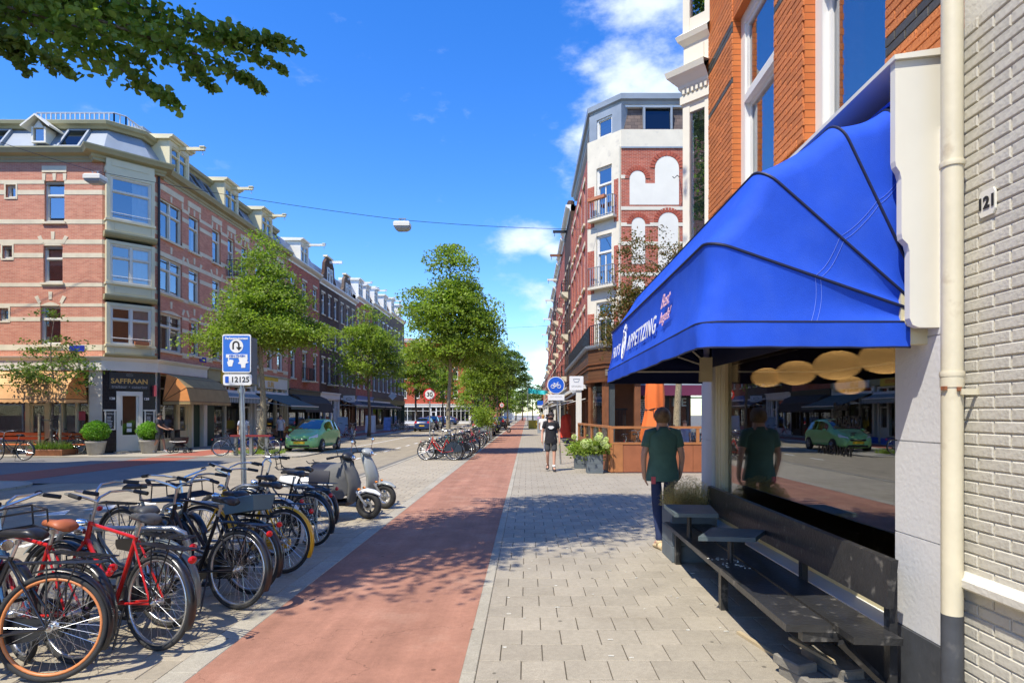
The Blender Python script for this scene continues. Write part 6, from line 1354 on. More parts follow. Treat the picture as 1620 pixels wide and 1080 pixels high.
# shrubs, planters
def bush(label, x, y, r_, zc, seed, m='bush', n=5200, group=None, pot=None):
    rng = np.random.default_rng(seed); t = thing('potted_bush', label, 'plant', (x, y, 0), 0, group); d = rng.normal(size=(n,3)); d /= np.linalg.norm(d,axis=1)[:,None]; rr = r_*(.55+.5*rng.random(n)**.7)*(1+.10*np.sin(d[:,0]*7+seed)*np.cos(d[:,2]*6)); p = d*rr[:,None]*np.array([1.12,1,.92])+np.array([0,0,zc])
    V, F_, _ = leaf_cloud(p, .055, rng, up=.3, tilt=1.0); link('foliage', np_mesh('foliage', V, F_, M[m]), t, True, kind='stuff')
    mb = MB(); mb.lathe([(.25,0),(.30,.05),(.37,.50),(.39,.52),(.39,.58),(.33,.58),(.31,.50)], 20); part('pot', mb, pot or M['pot'], t, True, True); mb = MB(); mb.tube([(0,0,.4),(0,0,zc)], .04, 6); part('stem', mb, M['bark'], t, local=True)
M['pot'] = mat('grey_stone_pot', (0.38,0.36,0.31), .85, .15, 5)
GB = 'round bushes in stone pots by the café door'
bush('round green bush in a stone pot left of the café door', -18.35, 25.55, .46, 1.0, 1, group=GB); bush('round green bush in a stone pot right of the café door', -16.75, 26.6, .43, .98, 2, group=GB)
tp_ = thing('tree_planter', 'low brown planter of trailing grass at the foot of the young café tree', 'planter', (-20.0, 25.3, 0)); mb = MB(); mb.cham(-.75,.75,-.45,.45,0,.26,.02); part('planter_box', mb, M['wood_red'], tp_, local=True)
part('grass', stuff_blades((0,0,.2), 1100, .55, .55, 9, .012, 1.1, (.68,.38)), M['leafB'], tp_, local=True, kind='stuff')
part('grass', stuff_blades((0,0,0), 900, .32, .25, 19, .010, .8, (1.0,.5)), M['leafA'], thing('tree_pit_plants', 'low weeds round the foot of the first left kerb tree', 'plant', (-11.75,26.3,0)), local=True, kind='stuff')
M['hyd'] = leafmat('hydrangea_flower', (0.58,0.66,0.28), (0.74,0.76,0.48), .3)
def hydrangea(label, x, y, w, h, seed, boards=4, flowers=11):
    rng = np.random.default_rng(seed); t = thing('flower_planter', label, 'planter', (x, y, 0), 0, 'grey planters beside the terrace')
    for k in range(boards): mb = MB(); mb.cham(-w/2,w/2,-w/2,w/2,k*h/boards+.003,(k+1)*h/boards-.003,.006); part('board', mb, M['gplank'], t, local=True)
    p = rng.normal(size=(1300,3))*np.array([.20,.17,.12])+np.array([0,0,h+.16]); V, F_, _ = leaf_cloud(p, .085, rng, up=.5); link('foliage', np_mesh('foliage', V, F_, M['leafA']), t, True, kind='stuff')
    for k in range(flowers):
        c = np.array([rng.uniform(-.40,.40), rng.uniform(-.40,.0), h+.30+rng.uniform(-.14,.26)]); d = rng.normal(size=(260,3)); d /= np.linalg.norm(d,axis=1)[:,None]; V, F_, _ = leaf_cloud(c+d*rng.uniform(.07,.105), .03, rng, up=.1); link('flower_head', np_mesh('flower_head', V, F_, M['hyd']), t, True)
hydrangea('grey board planter with pale green hydrangeas by the terrace corner', 1.98, 17.7, .46, .56, 4, 4, 12); hydrangea('second grey planter with hydrangeas behind the first, by the terrace', 1.72, 19.2, .42, .45, 5, 3, 8)
for i, (x, y) in enumerate(((-2.75,36.5),(-2.75,39),(-2.75,42))):
    t = thing('zinc_planter', ['tall zinc planter with leafy plant beside the bike path, nearest of three','middle of three tall zinc planters beside the bike path','farthest of three tall zinc planters beside the bike path'][i], 'planter', (x, y, 0), 0, 'zinc planters along the bike path'); mb = MB(); mb.cham(-.3,.3,-.3,.3,0,.95,.02); part('box', mb, M['steel'], t, local=True)
    rng = np.random.default_rng(i); p = rng.normal(size=(700,3))*np.array([.3,.3,.35])+np.array([0,0,1.5]); V, F_, _ = leaf_cloud(p, .14, rng); link('foliage', np_mesh('foliage', V, F_, M['leafA']), t, True, kind='stuff')
# ================================================================ bicycles
def paint(name, c, rough=.3, **kw): 
    if name not in M: M[name] = mat(name, c, rough, kw.pop('var', .06), 6.0, coat=.3, **kw)
    return M[name]
paint('bike_red', (0.50,0.015,0.012)); paint('bike_black', (0.012,0.012,0.014)); paint('bike_yellow', (0.80,0.42,0.01)); paint('bike_grey', (0.16,0.18,0.17)); paint('bike_blue', (0.03,0.10,0.22)); paint('bike_pink', (0.65,0.15,0.25)); paint('bike_green', (0.03,0.16,0.10)); paint('bike_white', (0.62,0.62,0.60)); paint('bike_teal', (.05,.35,.30))
M['alu'] = mat('aluminium', (0.62,0.62,0.60), .28, .08, 6, metal=.9); M['saddle'] = mat('saddle_grey', (0.075,0.075,0.07), .45, .1, 8); M['saddleO'] = mat('saddle_orange', (0.42,0.12,0.045), .5, .1, 8); M['rimO'] = mat('orange_rim', (0.62,0.22,0.07), .4, .05, 6)
M['tyre'] = mat('tyre', (0.030,0.029,0.027), .8, .25, 12); M['redlens'] = mat('red_lens', (0.55,0.01,0.01), .2); M['amber'] = mat('amber_lens', (.7,.2,.02), .3)
_bm = {}
def cm(key, fn):
    if key not in _bm: _bm[key] = fn()
    return _bm[key]
def torus(mb, Rr, r, n=40, k=6, flat=1.0, c=(0,0,0)):
    rows = []
    for i in range(n+1):
        a = 2*math.pi*i/n; rows.append([(c[0]+(Rr+r*math.cos(b_))*math.cos(a), c[1]+r*flat*math.sin(b_), c[2]+(Rr+r*math.cos(b_))*math.sin(a)) for b_ in [2*math.pi*j/k for j in range(k)]])
    mb.grid(rows, wrap=True)
def wheel(parent, x, rim, lod, Rw=.345, tyr=None):
    def hub(): mb = MB(); mb.lathe([(.005,-.06),(.012,-.055),(.018,-.035),(.028,-.033),(.028,-.027),(.016,-.022),(.016,.022),(.028,.027),(.028,.033),(.018,.035),(.012,.055),(.005,.06)], 12, fn=lambda a, b_, c: (a, c, b_)); return mb.mesh('wheel', M['alu'], True)
    def ty(): mb = MB(); torus(mb, Rw-.018, .019, 44 if lod < 2 else 24, 8 if lod < 2 else 5); return mb.mesh('tyre', tyr or M['tyre'], 'all')
    def ri(): mb = MB(); torus(mb, Rw-.043, .012, 44 if lod < 2 else 24, 6 if lod < 2 else 4, 1.1); return mb.mesh('rim', rim, 'all')
    def sp():
        mb = MB(); n = 32 if lod < 2 else 18; r_ = .0013 if lod < 1 else (.002 if lod < 2 else .0035)
        for i in range(n):
            a = 2*math.pi*i/n; s_ = .030 if i % 2 else -.030; b_ = a + (.9 if (i//2) % 2 else -.9); mb.tube([(.025*math.cos(b_), s_, .025*math.sin(b_)), ((Rw-.05)*math.cos(a), 0, (Rw-.05)*math.sin(a))], r_, 3)
        return mb.mesh('spokes', M['alu'])
    w = link('wheel', cm(('hub',), hub), parent, True); w.location = (x, 0, Rw)
    link('tyre', cm(('ty', lod > 1, Rw), ty), w, True); link('rim', cm(('ri', rim.name, lod > 1, Rw), ri), w, True); link('spokes', cm(('sp', lod, Rw), sp), w, True); w.rotation_euler = (0, rnd.uniform(0,3), 0); return w
def bicycle(label, hx, hy, head, lean=4, frame_m='bike_black', fend=None, rim=None, sad=None, kind='oma', steer=15, lod=0, bars='swept', crate=None, rack=True, light='redlens', group=None, bar_m=None, guard=False, hub_anchor=True, z=0, frontrack=False):
    fm_ = M[frame_m]; fend = fend or M['bike_black']; rim = rim or M['alu']; sad = sad or M['black']; bar_m = bar_m or M['alu']
    # hx, hy: ground point under the rear hub; head: compass of travel in degrees (0 = +x)
    t = thing('bicycle', label, 'bicycle', (hx, hy, z), R(head), group); t.rotation_euler = (R(lean), 0, R(head))
    hs = .345; S = .93
    def add(key, fn, parent=t, sm=True): return link(key[0], cm(key, fn), parent, True)
    def fr():
        mb = MB(); bb = (.45,0,.29); hd0 = (.845,0,.70); hd1 = (.80,0,.88); n = 8 if lod < 2 else 5
        mb.tube([bb, (.27,0,.80)], .016, n); mb.tube([hd0, hd1], .019, n)
        if kind == 'oma': mb.tube([(.835,0,.73),(.72,0,.54),(.60,0,.40),(.45,0,.30)], .018, n); mb.tube([(.81,0,.83),(.68,0,.63),(.52,0,.48),(.385,0,.45)], .012, n)
        elif kind == 'opa': mb.tube([(.835,0,.74),(.46,0,.30)], .017, n); mb.tube([(.805,0,.86),(.275,0,.79)], .014, n)
        else: mb.tube([(.84,0,.72),(.62,0,.45),(.45,0,.32)], .026, n); mb.tube([(.81,0,.84),(.55,0,.62),(.335,0,.60)], .014, n)
        for s_ in (-1,1):
            mb.tube([(0,s_*.055,hs),(.36,s_*.035,.30),(.45,s_*.03,.29)], .010, n); mb.tube([(0,s_*.055,hs),(.27,s_*.02,.77)], .008, n)
        return mb.mesh('frame', fm_, True)
    f_ = add(('frame', kind, frame_m, lod > 1), fr)
    wheel(t, 0, rim, lod)
    fa = D.objects.new('fork', None)
    def fk():
        mb = MB(); px_ = .84
        for s_ in (-1,1): mb.tube([(.845-px_,s_*.02,.70),(.87-px_,s_*.05,.64),(.95-px_,s_*.055,.45),(1.06-px_,s_*.055,hs)], .011, 6)
        mb.tube([(.84-px_,-.03,.71),(.84-px_,.03,.71)], .018, 6); return mb.mesh('fork', fm_, True)
    fo = add(('fork', frame_m), fk); fo.location = (.84,0,0); fo.rotation_euler = (0,0,R(steer))
    fw = wheel(fo, 1.06-.84, rim, lod)
    def hb():
        mb = MB(); p0 = (.80-.84,0,.88); zt_ = 1.03
        mb.tube([p0, (.765-.84,0,zt_)], .012, 7)
        for s_ in (-1,1):
            if bars == 'swept': mb.tube([(.765-.84,0,zt_),(.80-.84,s_*.05,zt_+.03),(.83-.84,s_*.17,zt_+.07),(.76-.84,s_*.26,zt_+.08),(.60-.84,s_*.29,zt_+.06)], .0105, 7)
            else: mb.tube([(.765-.84,0,zt_),(.78-.84,s_*.10,zt_+.01),(.75-.84,s_*.29,zt_+.01)], .0105, 7)
        return mb.mesh('handlebar', bar_m, True)
    h_ = link('handlebar', cm(('hb', bars, bar_m.name), hb), fo, True)
    def gr():
        mb = MB()
        for s_ in (-1,1):
            if bars == 'swept': mb.tube([(.69-.84,s_*.275,1.095+.005),(.59-.84,s_*.292,1.092)], .016, 8)
            else: mb.tube([(.765-.84,s_*.20,1.04),(.748-.84,s_*.30,1.04)], .016, 8)
        return mb.mesh('grip', M['rubber'], True)
    for q in (0,): pass
    def gr1(s_): mb = MB(); mb.tube([(.70-.84,s_*.275,1.105),(.585-.84,s_*.293,1.088)] if bars == 'swept' else [(.765-.84,s_*.19,1.04),(.748-.84,s_*.31,1.04)], .017, 8); return mb.mesh('grip', M['rubber'], True)
    for s_ in (-1,1): link('grip', cm(('grip', bars, s_), lambda s_=s_: gr1(s_)), fo, True)
    def sd():
        mb = MB(); st = [(-.13,.001,.0,.02),(-.12,.075,.012,.03),(-.07,.09,.03,.035),(-.01,.06,.022,.03),(.06,.03,.018,.028),(.12,.018,.014,.022),(.145,.002,.008,.01)]
        rows = [[(x, w_*math.cos(a), z_+ (h2 if math.sin(a) > 0 else h2*1.0)*math.sin(a)) for a in [2*math.pi*j/12 for j in range(12)]] for x, w_, z_, h2 in st]
        mb.grid(rows, wrap=True); return mb.mesh('saddle', sad, 'all')
    s_o = add(('saddle', sad.name), sd); s_o.location = (.215,0,.925); s_o.rotation_euler = (0, R(-4), 0)
    def spst(): mb = MB(); mb.tube([(.275,0,.78),(.235,0,.90)], .0125, 7); mb.lathe([(.02,-.03),(.02,.03)], 8, fn=lambda a,b_,c: (.235+a*.3,b_*1.6,.89+c*.5)); return mb.mesh('seat_post', M['alu'], True)
    add(('seat_post',), spst)
    def mg(a0, a1, m_):
        mb = MB(); rows = []
        for i in range(21):
            a = R(a0+(a1-a0)*i/20); r_ = hs+.028; rows.append([(r_*math.cos(a)*1.0-.0*0, yy, r_*math.sin(a)+dz_*0+0) if abs(yy) < .03 else ((r_-.014)*math.cos(a), yy, (r_-.014)*math.sin(a)) for yy, dz_ in ((-.032,0),(-.022,1),(0,1),(.022,1),(.032,0))])
        mb.grid(rows); return mb.mesh('mudguard', m_, 'all')
    r1 = link('mudguard', cm(('mg', 'r', fend.name), lambda: mg(70, 205, fend)), t, True); r1.location = (0,0,hs)
    r2_ = link('mudguard', cm(('mg', 'f', fend.name), lambda: mg(35, 165, fend)), fo, True); r2_.location = (1.06-.84,0,hs)
    def cc():
        mb = MB(); o8_ = [(-.05,.0),(-.04,.06),(.05,.075),(.40,.10),(.50,.09),(.56,.03),(.55,-.05),(.48,-.10),(.40,-.10),(.05,-.055),(-.03,-.05)]
        mb.prism([(a, b_) for a, b_ in o8_], lambda a, b_, d: (a*.98, d, .31+b_*.95), -.075, -.05); return mb.mesh('chain_guard', M['bike_black'] if frame_m != 'bike_yellow' else M['bike_yellow'])
    if kind != 'sport': add(('chain_guard', frame_m == 'bike_yellow'), cc)
    def ck():
        mb = MB(); mb.tube([(.45,-.09,.29),(.45,.09,.29)], .018, 8); mb.tube([(.45,-.095,.29),(.53,-.10,.14)], .009, 6); mb.tube([(.45,.085,.29),(.37,.09,.44)], .009, 6); return mb.mesh('crank', M['alu'], True)
    c_ = add(('crank',), ck)
    def pd(): mb = MB(); mb.box(-.05,.05,-.045,.045,-.012,.012); return mb.mesh('pedal', M['rubber'])
    for (x, y, z_) in ((.53,-.15,.14),(.37,.14,.44)): p = link('pedal', cm(('pedal',), pd), t, True); p.location = (x,y,z_)
    if rack:
        def rk():
            mb = MB()
            for yy in (-.06,-.02,.02,.06): mb.tube([(.22,yy*.6,.755),(-.30,yy,.75)], .0055, 5)
            for xx in (-.30,-.15,0,.12): mb.tube([(xx,-.065,.75),(xx,.065,.75)], .0055, 5)
            for s_ in (-1,1): mb.tube([(0,s_*.06,hs),(-.16,s_*.06,.75)], .0055, 5); mb.tube([(0,s_*.06,hs),(.02,s_*.06,.75)], .0055, 5)
            return mb.mesh('carrier', M['bike_black'], True)
        add(('carrier',), rk)
    def lt(): mb = MB(); mb.ball((0,0,0), .02, .035, .028, 10, 6); return mb.mesh('tail_light', M[light])
    l_ = link('tail_light', cm(('tl', light), lt), t, True); l_.location = (-.33 if rack else -.29, 0, .68 if rack else .60)
    def hl(): mb = MB(); mb.lathe([(.002,-.05),(.025,-.04),(.04,.01),(.04,.03),(.035,.034)], 10, fn=lambda a,b_,c: (c,a,b_)); return mb.mesh('headlight', M['chrome'], True)
    l2_ = link('headlight', cm(('hl',), hl), fo, True); l2_.location = (.06, 0, .80)
    def ks(): mb = MB(); mb.tube([(.30,.04,.28),(.24,.14,.01)], .008, 6); return mb.mesh('kickstand', M['bike_black'])
    add(('kickstand',), ks)
    if frontrack:
        mb = MB(); 
        for k in range(6): mb.tube([(.04+k*.055,-.17,.90),(.04+k*.055,.17,.90)], .006, 5)
        for (a, b_) in (((.04,-.17),(.33,-.17)),((.33,-.17),(.33,.17)),((.33,.17),(.04,.17)),((.04,.17),(.04,-.17))):
            mb.tube([(*a,.90),(*b_,.90)], .008, 6); mb.tube([(*a,1.05),(*b_,1.05)], .007, 6); mb.tube([(*a,.90),(*a,1.05)], .006, 5)
        part('front_basket', mb, M['bike_black'], fo, True, True)
    if guard:
        mb = MB(); mb.prism([(.33*math.cos(R(a)), hs+.34*math.sin(R(a))) for a in range(0,181,15)] + [(-.1,.3),(.1,.3)], lambda a, b_, d: (a, d, b_), .045, .05); mb.prism([(.33*math.cos(R(a)), hs+.34*math.sin(R(a))) for a in range(0,181,15)] + [(-.1,.3),(.1,.3)], lambda a, b_, d: (a, d, b_), -.05, -.045); part('dress_guard', mb, M['bike_black'], t, local=True)
    return t
GN = 'bicycles parked in the near rack'
bicycle('black bicycle with orange rims in the lower left corner', -3.08, 3.86, 187, 6, 'bike_black', rim=M['rimO'], sad=M['black'], kind='opa', group=GN, steer=-10)
bicycle('red bicycle with orange saddle behind the orange-rimmed wheel', -3.14, 4.14, 163, 3, 'bike_red', sad=M['saddleO'], kind='opa', group=GN, steer=20)
bicycle('red bicycle with grey saddle, second wheel from the left front', -2.72, 4.38, 158, 4, 'bike_red', sad=M['saddle'], kind='opa', group=GN, steer=8)
bicycle('grey step-through bicycle just behind the grey-saddled red one', -2.92, 4.86, 160, -3, 'bike_grey', fend=M['bike_grey'], sad=M['saddle'], kind='oma', group=GN, steer=25)
bicycle('black bicycle with silver rims in the middle front of the near rack', -2.58, 5.30, 160, 5, 'bike_black', kind='oma', group=GN, steer=-20, frontrack=True)
b5 = bicycle('black bicycle with a blue-grey crate on its carrier', -2.66, 5.75, 162, 2, 'bike_black', kind='opa', group=GN, steer=10)
bicycle('yellow bicycle with yellow mudguard in the near rack', -2.66, 6.5, 165, 5, 'bike_yellow', fend=M['bike_yellow'], kind='uni', group=GN, steer=12, lod=1)
bicycle('bicycle with a pale mudguard just behind the yellow one', -3.02, 7.25, 162, 3, 'bike_black', fend=M['bike_white'], kind='oma', group=GN, steer=-15, lod=1)
bicycle('tall black bicycle with red tail light at the far end of the near rack', -2.82, 7.85, 160, -3, 'bike_black', kind='opa', group=GN, steer=10, lod=1)
bicycle('black bicycle with small saddle, farthest of the near rack', -3.0, 8.45, 166, 4, 'bike_black', kind='oma', group=GN, steer=20, lod=1)
bicycle('blue bicycle with a wire basket facing the path at the left edge', -4.55, 4.55, -14, 4, 'bike_blue', kind='opa', group=GN, steer=-20, frontrack=True)
bicycle('grey bicycle facing the path in the middle of the near rack', -4.4, 6.6, -16, 4, 'bike_grey', kind='opa', group=GN, steer=-25, lod=1, frontrack=True)
mb = MB()
for u in (-.2,.2): mb.quad((-.30,u*.8,0),(.20,u*.8,0),(.25,u,.22),(-.35,u,.22))
mb.quad((-.30,-.16,0),(-.30,.16,0),(-.35,.2,.22),(-.35,-.2,.22)); mb.quad((.20,-.16,0),(.20,.16,0),(.25,.2,.22),(.25,-.2,.22)); mb.quad((-.30,-.16,0),(.20,-.16,0),(.20,.16,0),(-.30,.16,0))
mb.tube([(-.35,-.2,.22),(.25,-.2,.22),(.25,.2,.22),(-.35,.2,.22)], .012, 5, True)
cr_ = thing('crate', 'blue-grey plastic crate strapped on a bicycle carrier', 'crate', (-2.72, 5.80, .775), R(162)); cr_.scale = (.68,.72,.62); cr_.rotation_euler = (R(6), R(10), R(162)); part('box', mb, mat('blue_grey_plastic', (.10,.17,.20), .5, .08, 4), cr_, local=True)
def rack_hoop(label, y, x0=-3.95, x1=-2.85, z=.76):
    t = thing('bike_rack', label, 'bike rack', ((x0+x1)/2, y, 0), 0, 'steel hoops of the near bike rack'); c = (x1-x0)/2; mb = MB(); mb.tube([(-c,0,0),(-c,0,z-.12),(-c+.035,0,z-.04),(-c+.12,0,z),(c-.12,0,z),(c-.035,0,z-.04),(c,0,z-.12),(c,0,0)], .024, 10); part('hoop', mb, M['steel'], t, True, True)
    mb = MB(); mb.tube([(-c,0,.35),(c,0,.35)], .016, 8); part('crossbar', mb, M['steel'], t, True, True)
for y, lab in ((5.05,'steel rack hoop between the grey and the silver-rimmed bicycle'),(6.50,'steel rack hoop in front of the yellow bicycle'),(8.10,'steel rack hoop at the far end of the near rack')): rack_hoop(lab, y)
# middle clusters
GM = 'bicycles round the 30 sign'; k_ = 0
mids = [(-2.75,22.4,174,'bike_red','oma','salmon-red bicycle in front of the cluster by the 30 sign',True),(-2.5,22.9,170,'bike_black','opa','black bicycle with dark dress guard beside the salmon-red one',True),(-2.45,23.4,176,'bike_grey','oma','grey bicycle with pale rims in the cluster by the 30 sign',False),(-2.4,24.0,168,'bike_black','oma','black bicycle near the first path tree',False),(-3.7,22.7,-8,'bike_black','opa','black bicycle facing the path at the left of the 30 sign cluster',False),(-2.5,24.7,172,'bike_teal','oma','turquoise bicycle behind the 30 sign cluster',False),(-2.4,26.3,165,'bike_black','opa','black bicycle just beyond the first path tree',False),(-2.5,27.4,170,'bike_grey','oma','grey bicycle beyond the first path tree',False)]
for x, y, h_, c, kd, lab, gd_ in mids: bicycle(lab, x, y, h_, rnd.uniform(-6,6), c, kind=kd, lod=2, group=GM, steer=rnd.uniform(-30,30), guard=gd_)
for i, (x, y, h_, c, lab) in enumerate([(-2.6,31.5,170,'bike_pink','pink bicycle in the second cluster along the path'),(-2.5,32.6,165,'bike_black','black bicycle beside the pink one in the second cluster'),(-2.6,33.7,175,'bike_white','white bicycle in the second cluster along the path'),(-2.5,34.8,168,'bike_red','reddish bicycle at the back of the second cluster'),(-2.4,30.3,172,'bike_black','black bicycle at the front of the second cluster')]): bicycle(lab, x, y, h_, rnd.uniform(-6,6), c, kind='oma', lod=2, group='second cluster of bicycles along the path', steer=rnd.uniform(-30,30), frontrack=(i == 2))
GL = 'bicycles standing along the left side'
for x, y, h_, c, lab, ln in [(-18.75,22.4,180,'bike_black','black bicycle at the left edge across the crossing',3),(-12.6,24.7,20,'bike_black','black bicycle leaning at the first left tree, left one',-9),(-10.6,25.0,170,'bike_grey','grey bicycle leaning at the first left tree, right one',9),(-12.4,42.0,185,'bike_red','dark red bicycle beyond the green car',4),(-11.9,41.2,120,'bike_white','white bicycle beyond the green car',5),(-12.2,60.5,178,'bike_white','white bicycle in front of the blue car',3),(-12.0,58.5,185,'bike_black','black bicycle in front of the blue car',3),(-19.2,25.6,190,'bike_black','dark bicycle by the orange café bench',4)]: bicycle(lab, x, y, h_, ln, c, kind='oma', lod=2, group=GL, steer=rnd.uniform(-25,25))
GT = 'bicycles parked behind the pub terrace'
for i in range(7): bicycle(['black bicycle behind the terrace, leftmost','second dark bicycle behind the terrace from the left','third dark bicycle behind the terrace from the left','dark bicycle behind the orange parasol','dark bicycle right of the orange parasol behind the terrace','black bicycle left of the pale tree trunk','rightmost dark bicycle behind the terrace'][i], 3.6+i*.48, 23.0+(i % 2)*.5, 20+8*(i % 3), rnd.uniform(-6,6), 'bike_black', kind='opa' if i % 2 else 'oma', lod=2, group=GT, steer=rnd.uniform(-30,30), z=.0)

# ================================================================ scooters
M['apron'] = mat('grey_apron_fabric', (.115,.115,.11), .7, .15, 3, .4, 12)
def scooter(label, x, y, head, body, apron, front_m, seed, screen=False):
    t = thing('scooter', label, 'scooter', (x, y, 0), R(head)); t.rotation_euler = (R(3),0,R(head))
    # local: +x forward, rear axle x=0, front axle x=1.28
    def wh(x_):
        mb = MB(); torus(mb, .175, .05, 32, 10, 1.0); w = part('wheel', mb, M['tyre'], t, 'all', True); w.location = (x_,0,.225)
        mb = MB(); torus(mb, .125, .014, 28, 6, 2.2)
        for k in range(5): a = 2*math.pi*k/5; mb.tube([(.03*math.cos(a),0,.03*math.sin(a)),(.125*math.cos(a),0,.125*math.sin(a))], .015, 5)
        mb.lathe([(.035,-.05),(.035,.05)], 12, fn=lambda a,b_,c: (a,c,b_)); part('rim', mb, M['alu'] if seed else M['black'], w, True, True); mb = MB(); mb.lathe([(.08,-.03),(.08,-.026)], 16, fn=lambda a,b_,c: (a,c,b_)); part('brake_disc', mb, M['steel'], w, local=True)
    wh(0); wh(1.28)
    def loft(name, st, m_, n=14, pw=1.0):
        rows = []
        for (x_, zc, w_, h_) in st: rows.append([(x_, w_*math.copysign(abs(math.cos(a))**pw, math.cos(a)), zc+h_*math.copysign(abs(math.sin(a))**pw, math.sin(a))) for a in [2*math.pi*j/n for j in range(n)]])
        mb = MB(); mb.grid(rows, wrap=True); mb.poly(rows[0]); mb.poly(rows[-1]); return part(name, mb, m_, t, 'all', True)
    loft('rear_body', [(-.34,.62,.02,.02),(-.30,.62,.10,.07),(-.10,.58,.17,.14),(.15,.54,.185,.18),(.40,.50,.16,.16),(.50,.46,.10,.12)], body, pw=.8)
    loft('footboard', [(.35,.27,.15,.06),(.60,.26,.17,.05),(.95,.27,.16,.05)], M['black'], pw=.6)
    loft('engine', [(-.12,.25,.06,.08),(.10,.26,.12,.10),(.35,.30,.10,.09)], M['black'], pw=.7)
    loft('seat', [(-.28,.74,.09,.03),(-.1,.77,.13,.045),(.15,.76,.14,.05),(.36,.73,.11,.045),(.44,.70,.07,.03)], M['black'], pw=.8)
    loft('front_mudguard', [(1.02,.34,.04,.03),(1.12,.43,.065,.04),(1.26,.475,.07,.035),(1.40,.45,.065,.035),(1.50,.40,.03,.02)], front_m)
    mb = MB(); rows = []
    for z_, w_, x_ in ((.28,.11,1.02),(.42,.15,1.08),(.58,.17,1.10),(.75,.16,1.05),(.90,.12,.98),(1.02,.06,.91)):
        rows.append([(x_-.10*(abs(c)**1.6)+.045, w_*c, z_) for c in np.linspace(-1,1,9)]+[(x_-.10*(abs(c)**1.6), w_*c*.95, z_) for c in np.linspace(1,-1,9)])
    mb.grid(rows, wrap=True); mb.poly(rows[-1]); part('leg_shield', mb, M['apron'] if apron else front_m, t, 'all', True)
    mb = MB()
    for s_ in (-1,1): mb.tube([(.98,s_*.05,.60),(1.28,s_*.075,.225)], .022, 8)
    part('fork', mb, M['steel'], t, True, True)
    loft('handlebar_cover', [(.84,1.03,.04,.03),(.88,1.04,.12,.06),(.95,1.03,.13,.07),(1.02,1.0,.07,.05)], M['black'] if apron else front_m)
    mb = MB(); mb.tube([(.94,0,.85),(.90,0,1.02)], .03, 8)
    for s_ in (-1,1): mb.tube([(.90,s_*.08,1.04),(.86,s_*.22,1.05),(.80,s_*.34,1.04)], .014, 7)
    hb_ = part('handlebar', mb, M['black'], t, True, True)
    for s_ in (-1,1):
        mb = MB(); mb.tube([(.82,s_*.26,1.04),(.76,s_*.36,1.03)], .02, 8); part('grip', mb, M['rubber'], hb_, True, True)
        mb = MB(); mb.tube([(.87,s_*.20,1.05),(.86,s_*.27,1.20)], .006, 5); mb.ball((.86,s_*.29,1.23), .015, .055, .04, 10, 6); part('mirror', mb, M['chrome'] if s_ > 0 else M['black'], hb_, True, True)
    mb = MB(); mb.ball((1.03,0,1.0), .03, .06, .045, 12, 8); part('headlight', mb, M['chrome'], t, True, True)
    mb = MB(); mb.ball((1.16,.085,.50), .03, .012, .02); mb.ball((1.16,-.085,.50), .03, .012, .02); part('reflector', mb, M['amber'], t, True, True)
    mb = MB(); 
    for yy in (-.09,.09): mb.tube([(-.10,yy,.78),(-.34,yy,.80),(-.38,yy,.84)], .010, 6)
    for k in range(4): mb.tube([(-.14-k*.06,-.09,.79),(-.14-k*.06,.09,.79)], .008, 5)
    part('luggage_rack', mb, M['black'], t, True, True)
    mb = MB(); mb.tube([(.20,.09,.27),(.16,.16,.01)], .014, 6); mb.tube([(.20,-.09,.27),(.16,-.16,.01)], .014, 6); part('stand', mb, M['black'], t, True, True)
    if apron:
        rows = []; st = [(.28,.78,.15),(.42,.84,.17),(.58,.86,.19),(.76,.90,.20),(.90,.96,.17),(1.0,.98,.08)]
        for x_, zt_, w_ in st:
            zb = .34+.02*math.sin(x_*9) if x_ < .95 else .5
            rows.append([(x_+.02, -w_*1.12, zb),(x_+.01,-w_*1.15,(zb+zt_)/2),(x_,-w_*.85,zt_-.05),(x_,0,zt_+.02),(x_,w_*.85,zt_-.05),(x_+.01,w_*1.15,(zb+zt_)/2),(x_+.02,w_*1.12,zb)])
        mb = MB(); mb.grid(rows); part('leg_apron', mb, M['apron'], t, 'all', True)
        rows = [[(x_, s_*w_, z_) for s_, z_ in ((-1.18,.45),(-1.2,.62),(-.92,.80),(0,.885),(.92,.80),(1.2,.62),(1.18,.45))] for x_, w_ in ((.30,.155),(.42,.18),(.58,.195),(.70,.205))]
        mb = MB(); mb.grid(rows); part('apron_panel', mb, mat('navy_apron_panel', (.008,.010,.022), .6, .1, 3), t, 'all', True)
        mb = MB(); mb.box(.50,.78,-.242,-.238,.585,.60); part('reflective_strip', mb, M['white'], t, local=True)
        mb = MB(); 
        for s_ in (-.06,.06): mb.tube([(-.36,s_,.80),(-.40,s_,1.08)], .008, 5)
        for z_ in (.88,.98,1.08): mb.tube([(-.37-(z_-.8)*.12,-.06,z_),(-.37-(z_-.8)*.12,.06,z_)], .007, 5)
        part('back_support', mb, M['black'], t, True, True)
    return t
M['scw'] = paint('scooter_white', (.70,.71,.70)); M['scg'] = paint('scooter_grey', (.30,.32,.31), .35)
scooter('white scooter with a grey leg apron parked nearest the bicycles', -3.85, 10.17, -13, M['scw'], True, M['scw'], 0)
scooter('grey-green scooter parked behind the white one', -3.79, 11.4, -20, M['scg'], False, M['scg'], 1)
scooter('black scooter parked among the far planters beside the bike path', -2.9, 56, -20, paint('scooter_black', (.02,.02,.02)), False, M['bike_black'], 1)

